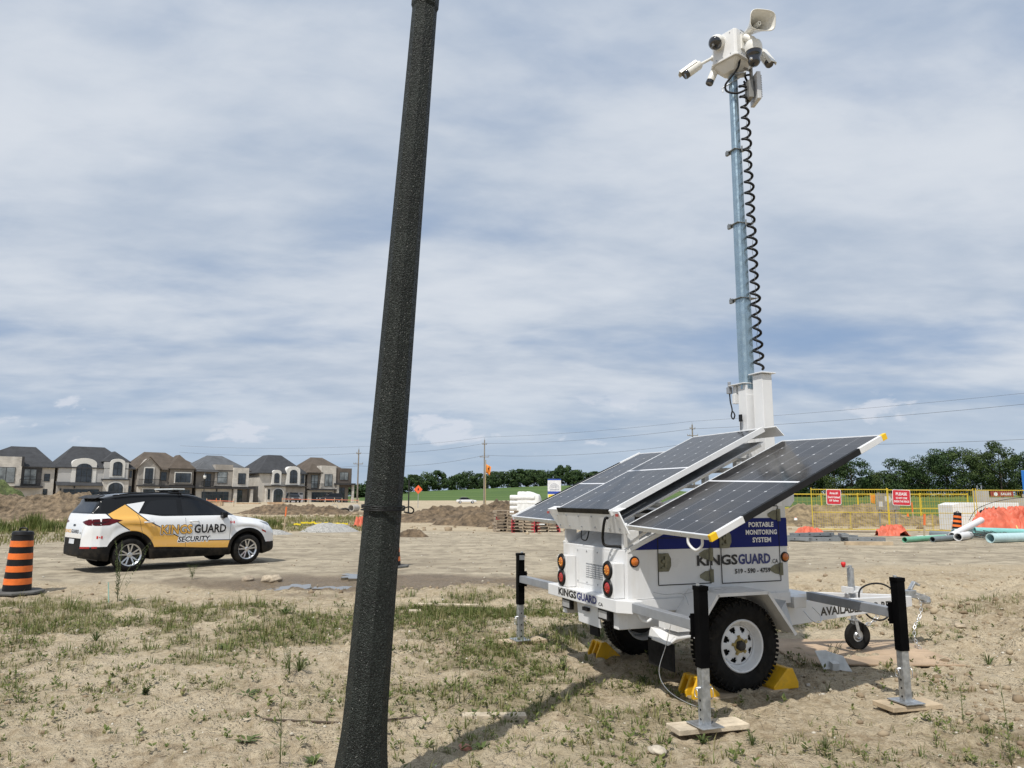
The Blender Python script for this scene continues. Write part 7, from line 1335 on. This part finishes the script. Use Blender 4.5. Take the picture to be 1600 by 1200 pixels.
# pipes
def pipe(x0, y0, x1, y1, r, m_, label, z0=0, z1=0):
    a = Vector((x0, y0, gzb(x0, y0)+r+z0)); b = Vector((x1, y1, gzb(x1, y1)+r+z1)); d = (b-a).normalized(); mb = MB(); l = (b-a).length; mb.lathe([(r, 0), (r, l), (r*.86, l), (r*.86, 0)], a, d, 24, True); o = mb.build('plastic_pipe', m_, smooth=True, auto=40); tag(o, label, 'pipe', 'plastic pipes heaped beside the road'); return o
gn = mat('green_pvc', (.16, .42, .28), .4, var=.06); tl_ = mat('teal_pvc', (.22, .50, .48), .4, var=.06); aq = mat('pale_aqua_pvc', (.44, .60, .62), .4, var=.05); wp = mat('white_pvc', (.70, .70, .70), .4, var=.05); gpv = mat('grey_pvc', (.16, .19, .2), .45, var=.08)
pipe(at(1402, 27.3), 27.3, at(1478, 28.6), 29.2, .10, gn, 'green plastic pipe nearest the road, its dark end at the left'); pipe(at(1440, 27.7), 27.5, at(1508, 29), 29.5, .10, gpv, 'dark grey pipe lying just right of the green pipe'); pipe(at(1420, 29.2), 29.2, at(1475, 29.8), 30.2, .08, wp, 'thin white pipe behind the green pipe'); pipe(at(1466, 30), 29.6, at(1522, 32.5), 32.5, .13, wp, 'white pipe slanting up into the orange tarpaulin', .0, .55)
pipe(at(1477, 28.7), 28.4, at(1512, 29.2), 29.6, .15, wp, 'short white pipe with a dark open end in the middle of the heap'); pipe(at(1528, 27.4), 27.2, at(1640, 29), 28.9, .17, aq, 'large pale aqua pipe with an open end at the front right'); pipe(at(1520, 30), 30.4, at(1625, 30), 30.2, .13, tl_, 'teal pipe under the orange tarpaulin', .18, .1); pipe(at(1505, 30), 31.2, at(1600, 31), 32.2, .12, aq, 'pale pipe at the back of the heap below the tarpaulin', .1, .1); pipe(at(1560, 31), 29.2, at(1640, 31), 31.4, .12, tl_, 'teal pipe end at the right edge of the photo', .30, .2); pipe(at(1447, 30.6), 30.8, at(1462, 31), 29.8, .12, gpv, 'short grey pipe behind the thin white pipe', .05, .0)
mb = MB()
for k in range(9): a = k*1.3; mb.tube(curve_pts([(rng.uniform(-1, 1), rng.uniform(-.4, .4), rng.uniform(.03, .35)) for _ in range(5)], 6), .012, 5)
o = mb.build('strapping', mat('loose_strapping', (.06, .09, .09), .5), smooth=True); o.location = (at(1530, 29.3), 29.3, gzb(18, 29)); tag(o, 'tangle of loose black strapping among the pipes', 'strapping')
mb = MB(); mb.tube(curve_pts([(-2.2, 0, .6), (-1.8, 0, 1.1), (-.9, 0, 1.45), (.2, 0, 1.62), (1.0, 0, 1.6), (1.6, 0, 1.4)]), .012, 6); o = mb.build('bent_rod', blkp, smooth=True); o.location = (23.0, 34.3, 0); tag(o, 'thin black rod arching above the orange tarpaulin', 'rod')

# ---------------------------------------------------------------- small foreground things
def lumber(x, y, l, w, h, rz, label, m_=woodp, z=0.0): mb = MB(); mb.box(-l/2, l/2, -w/2, w/2, 0, h); o = mb.build('wood_scrap', m_, bevel=.004); o.location = (x, y, gz(x, y)+z); o.rotation_euler = (R(2), R(1.5), rz); tag(o, label, 'wood')
def gp_(px, py): o0 = Vector((0, 0, CH)); dd = fw*F+rt*(px-800)-up*(py-600); t = -CH/dd.z; q = o0+dd*t; return q.x, q.y
x, y = gp_(772, 1122); lumber(x, y, .46, .09, .045, R(6), 'short pale plank half buried beyond the lamp post shadow', woodp, -.012)
x, y = gp_(700, 953); lumber(x, y, .85, .09, .03, R(2), 'pale batten along the foot of the small sandy ridge', woodp, .0); x, y = gp_(648, 960); lumber(x, y, .16, .1, .05, R(10), 'small pale block of wood just right of the lamp post', woodp)
x, y = gp_(640, 1120); lumber(x, y, .62, .022, .012, R(22), 'thin dark stick pointing away from the lamp post', mat('dark_stick', (.07, .05, .035), .9), .0); x, y = gp_(465, 1126); lumber(x, y, .62, .022, .012, R(-3), 'thin dark stick lying left of the lamp post', mat('dark_stick', (.07, .05, .035), .9), .0)
def rock(px, py, r, label, col=(.42, .37, .29), seed=0):
    x, y = gp_(px, py); bm = bmesh.new(); bmesh.ops.create_icosphere(bm, subdivisions=3, radius=r); g = random.Random(seed)
    for v in bm.verts: c = v.co/r; k = 1+.22*math.sin(c.x*2.3+seed)*math.cos(c.y*2.9+seed*2)+.10*math.sin(c.z*6+c.x*5+seed)+g.uniform(-.02, .02); v.co = Vector((c.x*1.25, c.y, c.z*.62))*r*k
    me = bpy.data.meshes.new('rock'); bm.to_mesh(me); bm.free(); o = finish(me, 'rock', mat('rock_%.2f_%.2f' % (col[0], col[1]), col, .9, var=.2, vs=20, bump=.4, bs=60), smooth=True); o.location = (x, y, gz(x, y)+r*.15); o.rotation_euler = (0, 0, seed*1.3); tag(o, label, 'stone')
rock(727, 1172, .034, 'small stone with a pinkish red patch in the lamp post shadow', (.52, .24, .18), 2); rock(1027, 1181, .045, 'pale rounded stone at the bottom right of the wooden board', (.46, .41, .33), 4); rock(1262, 1072, .02, 'little pale stone in front of the right wheel chock', (.5, .46, .4), 1); rock(1500, 985, .055, 'sandy lump of stone on the rough ground right of the trailer', (.40, .33, .24), 6); rock(384, 1125, .04, 'pale stone beside the thin dark stick left of the post', (.48, .40, .30), 8); rock(387, 905, .12, 'rounded boulder at the edge of the wet hollow', (.33, .27, .20), 9); rock(425, 906, .14, 'flat sandy boulder at the left of the first puddle', (.42, .35, .26), 12)
weed_m = tone_mat('weed_leaves', [(0, (.04, .062, .020)), (.5, (.085, .12, .036)), (1, (.16, .18, .065))], .6, .2); dry_m = tone_mat('dry_stem', [(0, (.10, .10, .04)), (1, (.28, .24, .12))], .8)
def leafset(P0, P1, P2, w_, tone, parent=None):
    """leaf as a bent strip through three points"""
    P0, P1, P2 = map(Vector, (P0, P1, P2)); d = (P2-P0).normalized(); s = d.cross(Vector((0, 0, 1))); s = s.normalized() if s.length > 1e-4 else Vector((1, 0, 0))
    return [P0-s*w_*.3, P0+s*w_*.3, P1+s*w_, P1-s*w_, P2]
def plant(name, label, px, py, n_, ln, w_, up_=.3, kind='rosette', h=.3, seed=0, group=None):
    g = random.Random(seed); x, y = gp_(px, py); V = []; tn = []; 
    ro = thing(name, label, 'weed', (x, y, gz(x, y)-.004), g.uniform(0, 6), group)
    if kind in ('rosette', 'tuft'):
        for k in range(n_):
            a = 2.4*k+g.uniform(-.3, .3); l = ln*g.uniform(.55, 1.1); e = up_*g.uniform(.5, 1.5) if kind == 'rosette' else g.uniform(.3, 1.4); dx, dy = math.cos(a)*math.cos(e), math.sin(a)*math.cos(e); dz = math.sin(e)
            V.append(leafset((dx*.01, dy*.01, 0), (dx*l*.55, dy*l*.55, dz*l*.7), (dx*l*1.0, dy*l*1.0, dz*l*(.75 if kind == 'rosette' else .95)), w_*g.uniform(.7, 1.2), 0)); tn.append(min(1, max(0, g.gauss(.45, .22))))
    else:
        mb = MB(); nst = {'stem': 1, 'bush': 5}[kind]
        for s in range(nst):
            a = g.uniform(0, 6.28); lean = g.uniform(.02, .12) if nst == 1 else g.uniform(.1, .5); hh = h*g.uniform(.75, 1); pts = [Vector((math.cos(a)*lean*hh*t*t, math.sin(a)*lean*hh*t*t, hh*t)) for t in [i/6 for i in range(7)]]; mb.tube(pts, [.004*(1-.7*i/6) for i in range(7)], 5)
            for k in range(n_):
                t = .12+.86*k/n_; p = pts[0].lerp(pts[-1], t); p.z = hh*t; b = g.uniform(0, 6.28); l = ln*(1.1-.6*t)*g.uniform(.6, 1.1); e = g.uniform(.1, .9); d = Vector((math.cos(b)*math.cos(e), math.sin(b)*math.cos(e), math.sin(e))); V.append(leafset(p, p+d*l*.55, p+d*l, w_, 0)); tn.append(min(1, max(0, g.gauss(.45, .22))))
        mb.build('stem', mat('weed_stem', (.12, .14, .05), .7), ro, smooth=True)
    A = np.array([[tuple(q) for q in l] for l in V]); o = inst_mesh('leaves', A, [(0, 1, 2, 3), (3, 2, 4)], weed_m, np.array(tn), kind=None); o.parent = ro; return ro
PL = [('rosette', 352, 1012, 22, .16, .014, .4, 'dark green dandelion-like rosette left of the lamp post'), ('rosette', 445, 962, 16, .2, .014, .5, 'leafy rosette on the grassy verge left of the lamp post'), ('rosette', 385, 1082, 16, .16, .012, .2, 'flattened dark green leafy plant left of the lamp post'), ('rosette', 385, 1158, 18, .11, .012, .2, 'torn low leafy plant near the bottom left of the lamp post'), ('tuft', 468, 1052, 60, .17, .0035, .8, 'bushy grass tuft just left of the lamp post'), ('tuft', 300, 905, 1, .1, .004, .8, None), ('rosette', 850, 1012, 14, .12, .01, .5, 'low green weed by the far outrigger board'), ('tuft', 880, 1045, 46, .16, .004, .8, 'fresh green grass tuft in front of the rear bumper'), ('rosette', 740, 1118, 16, .085, .009, .9, 'small upright leafy weed in front of the pale plank'), ('rosette', 752, 1175, 14, .10, .012, .5, 'broad-leaved weed at the bottom right of the red-patched stone'), ('tuft', 150, 1000, 46, .16, .004, .8, 'grass tuft in the left foreground above the sandy patch'), ('rosette', 490, 1192, 14, .1, .012, .6, 'leafy weed cut by the bottom edge left of the post'), ('tuft', 1175, 1162, 34, .10, .003, .8, 'small grass tuft right of the wooden board'), ('tuft', 1290, 1172, 34, .10, .003, .8, 'green tuft near the bottom edge right of centre'), ('rosette', 1098, 1160, 26, .085, .008, .9, 'feathery weed growing in front of the wooden board'), ('rosette', 1395, 1112, 20, .075, .007, .9, 'dark feathery weed in front of the right outrigger pad'), ('tuft', 1545, 1040, 40, .15, .0035, .8, 'grass tuft on the rough ground at the right'), ('tuft', 1500, 1012, 40, .14, .0035, .8, 'second grass tuft at the right, nearer the plywood sheet'), ('rosette', 1005, 1068, 20, .12, .009, .6, 'green weed patch between the two near wheels'), ('tuft', 1260, 1000, 30, .12, .003, .8, 'tuft beside the broken white plastic piece')]
for k, (kd, px, py, n_, ln, w_, u_, lab) in enumerate(PL):
    if lab: plant('weed_plant', lab, px, py, n_, ln, w_, u_, kd, seed=k, group='weeds in the foreground')
ST = [(183, 940, 60, .07, .007, 1.05, 'bush', 'tall dry flowering weed in front of the rear wheel of the car'), (437, 1204, 26, .09, .004, .42, 'stem', 'tall thin weed stem at the bottom left of the lamp post'), (228, 1088, 14, .045, .010, .10, 'bush', 'small leafy seedling in the left foreground'), (718, 1100, 20, .07, .003, .42, 'stem', 'slender seeding grass stem right of the lamp post'), (1300, 1040, 22, .06, .003, .26, 'bush', 'spindly weeds growing around the white plastic scrap'), (1505, 1130, 22, .05, .003, .34, 'stem', 'thin stem with a small white flower head at the lower right'), (1580, 1190, 30, .07, .003, .5, 'stem', 'tall spindly weed at the bottom right corner'), (1130, 985+90, 16, .05, .003, .2, 'bush', 'thin weeds in front of the near wheel'), (300, 905, 24, .07, .004, .34, 'bush', 'dry weeds on the verge below the front wheel of the car'), (452, 1060, 20, .08, .003, .3, 'bush', 'seeding grasses behind the thin dark stick')]
for k, (px, py, n_, ln, w_, h_, kd, lab) in enumerate(ST): plant('weed_stalk', lab, px, py, n_, ln, w_, .3, kd, h_, 40+k, 'tall weeds')
mb = MB(); mb.tube([(0, 0, 0), (-.03, 0, .30)], .008, 6); x, y = gp_(170, 940); o = mb.build('marker_pin', mat('pale_teal_plastic', (.35, .58, .5), .5)); o.location = (x, y, gz(x, y)); tag(o, 'thin pale green plastic pin in the verge left of the dry weed', 'marker pin')
# tall weeds on the left bank
for k, (px, D, h_) in enumerate(((10, 33, .7), (65, 35, 1.0), (95, 34, .6), (430, 37.5, .6))):
    x = at(px, D); g = np.random.RandomState(60+k); n_ = 420; ax_ = np.clip(g.normal(0, .26, n_), -.5, .5); ay_ = g.normal(0, .35, n_); Lh = h_*g.uniform(.35, 1, n_)*np.exp(-(ax_**2)/.8); V = blades(x+ax_, D+ay_, H(x+ax_, D+ay_)-.02, Lh, .018*np.ones(n_), g.uniform(.05, .45, n_), g.uniform(0, 6.28, n_), None); o = inst_mesh('tall_weed_clump', V, BF, gm, np.clip(g.normal(.3, .12, n_), 0, 1), kind=None); tag(o, ['tall green weed clump at the left edge below the earth bank', 'tallest green weed clump behind the left drum', 'low green weed clump between the tall clump and the car', 'green weed clump in front of the car bonnet'][k], 'weeds', 'weed clumps by the road')

# clutter between the road and the houses
def stackw(px, D, l, n_, label, m_, cat='lumber stack'):
    x = at(px, D); ro = thing('lumber_stack', label, cat, (x, D, gzb(x, D)), R(rng.uniform(-8, 12))); g = random.Random(int(px))
    for k in range(n_): mb = MB(); mb.box(-l/2+g.uniform(-.1, .1), l/2+g.uniform(-.1, .1), -.4+g.uniform(-.05, .05), .4, k*.16, k*.16+.12); mb.build('layer', m_, ro)
lum = mat('stacked_lumber', (.40, .26, .15), .85, var=.25, vs=2)
stackw(341, 92, 2.0, 4, 'stack of reddish boards above the car bonnet in front of the grey-roofed house', lum); stackw(395, 112, 3.4, 1, 'low tan sheet stack on the ground left of the arched porch steps', lum); stackw(437, 104, 2.2, 2, 'small board stack in front of the arched porch', lum)
stackw(208, 108, 2.4, 3, 'board stack seen just above the rear of the car roof', lum)
for k, (px, D, ln) in enumerate(((350, 88, 3.2), (486, 108, 7.5), (538, 112, 5.0))):
    x = at(px, D); ro = thing('barrier_tape', ['orange mesh strip above the car windscreen', 'long red and white barrier tape in front of the parked black SUV', 'red and white barrier tape in front of the rightmost house'][k], 'barrier tape', (x, D, gzb(x, D))); mb = MB(); mb.beam((-ln/2, 0, .75), (ln/2, 0, .62), .02, .06); mb.build('tape', mat('barrier_orange', (.72, .22, .12), .6), ro); mb = MB()
    for s in (-ln/2, 0, ln/2): mb.box(s-.04, s+.04, .02, .10, 0, .95)
    mb.build('post', wood, ro)
def cone(px, D, label, h=.7):
    x = at(px, D); ro = thing('traffic_cone', label, 'traffic cone', (x, D, gzb(x, D))); mb = MB(); mb.lathe([(.17, .03), (.03, h), (0, h)], (0, 0, 0), (0, 0, 1), 16); mb.build('cone_body', org, ro, smooth=True, auto=40); mb = MB(); mb.box(-.2, .2, -.2, .2, 0, .03); mb.build('cone_base', org, ro); mb = MB(); mb.lathe([(.105, .33), (.078, .47)], (0, 0, 0), (0, 0, 1), 16); mb.build('white_band', whl, ro)
cone(1410, 46, 'small orange cone on the earth behind the right red sign'); cone(1333, 49, 'small orange cone on the tan bank behind the left red sign'); cone(1237, 44, 'faded orange cone just right of the trailer cabinet', .5)
x = at(1354, 60); ro = thing('marker_flag', 'orange flag on a pole in the field behind the fence', 'flag', (x, 60, gzb(x, 60))); mb = MB(); mb.cyl((0, 0, 0), (0, 0, 1.9), .03, n_=6); mb.build('cane', wood, ro); mb = MB(); mb.prism([(0, 0, 1.9), (.42, 0, 1.75), (.36, .05, 1.05), (.0, 0, 1.15)], (0, .01, 0)); mb.build('cloth', mat('orange_cloth', (.80, .27, .04), .8), ro)
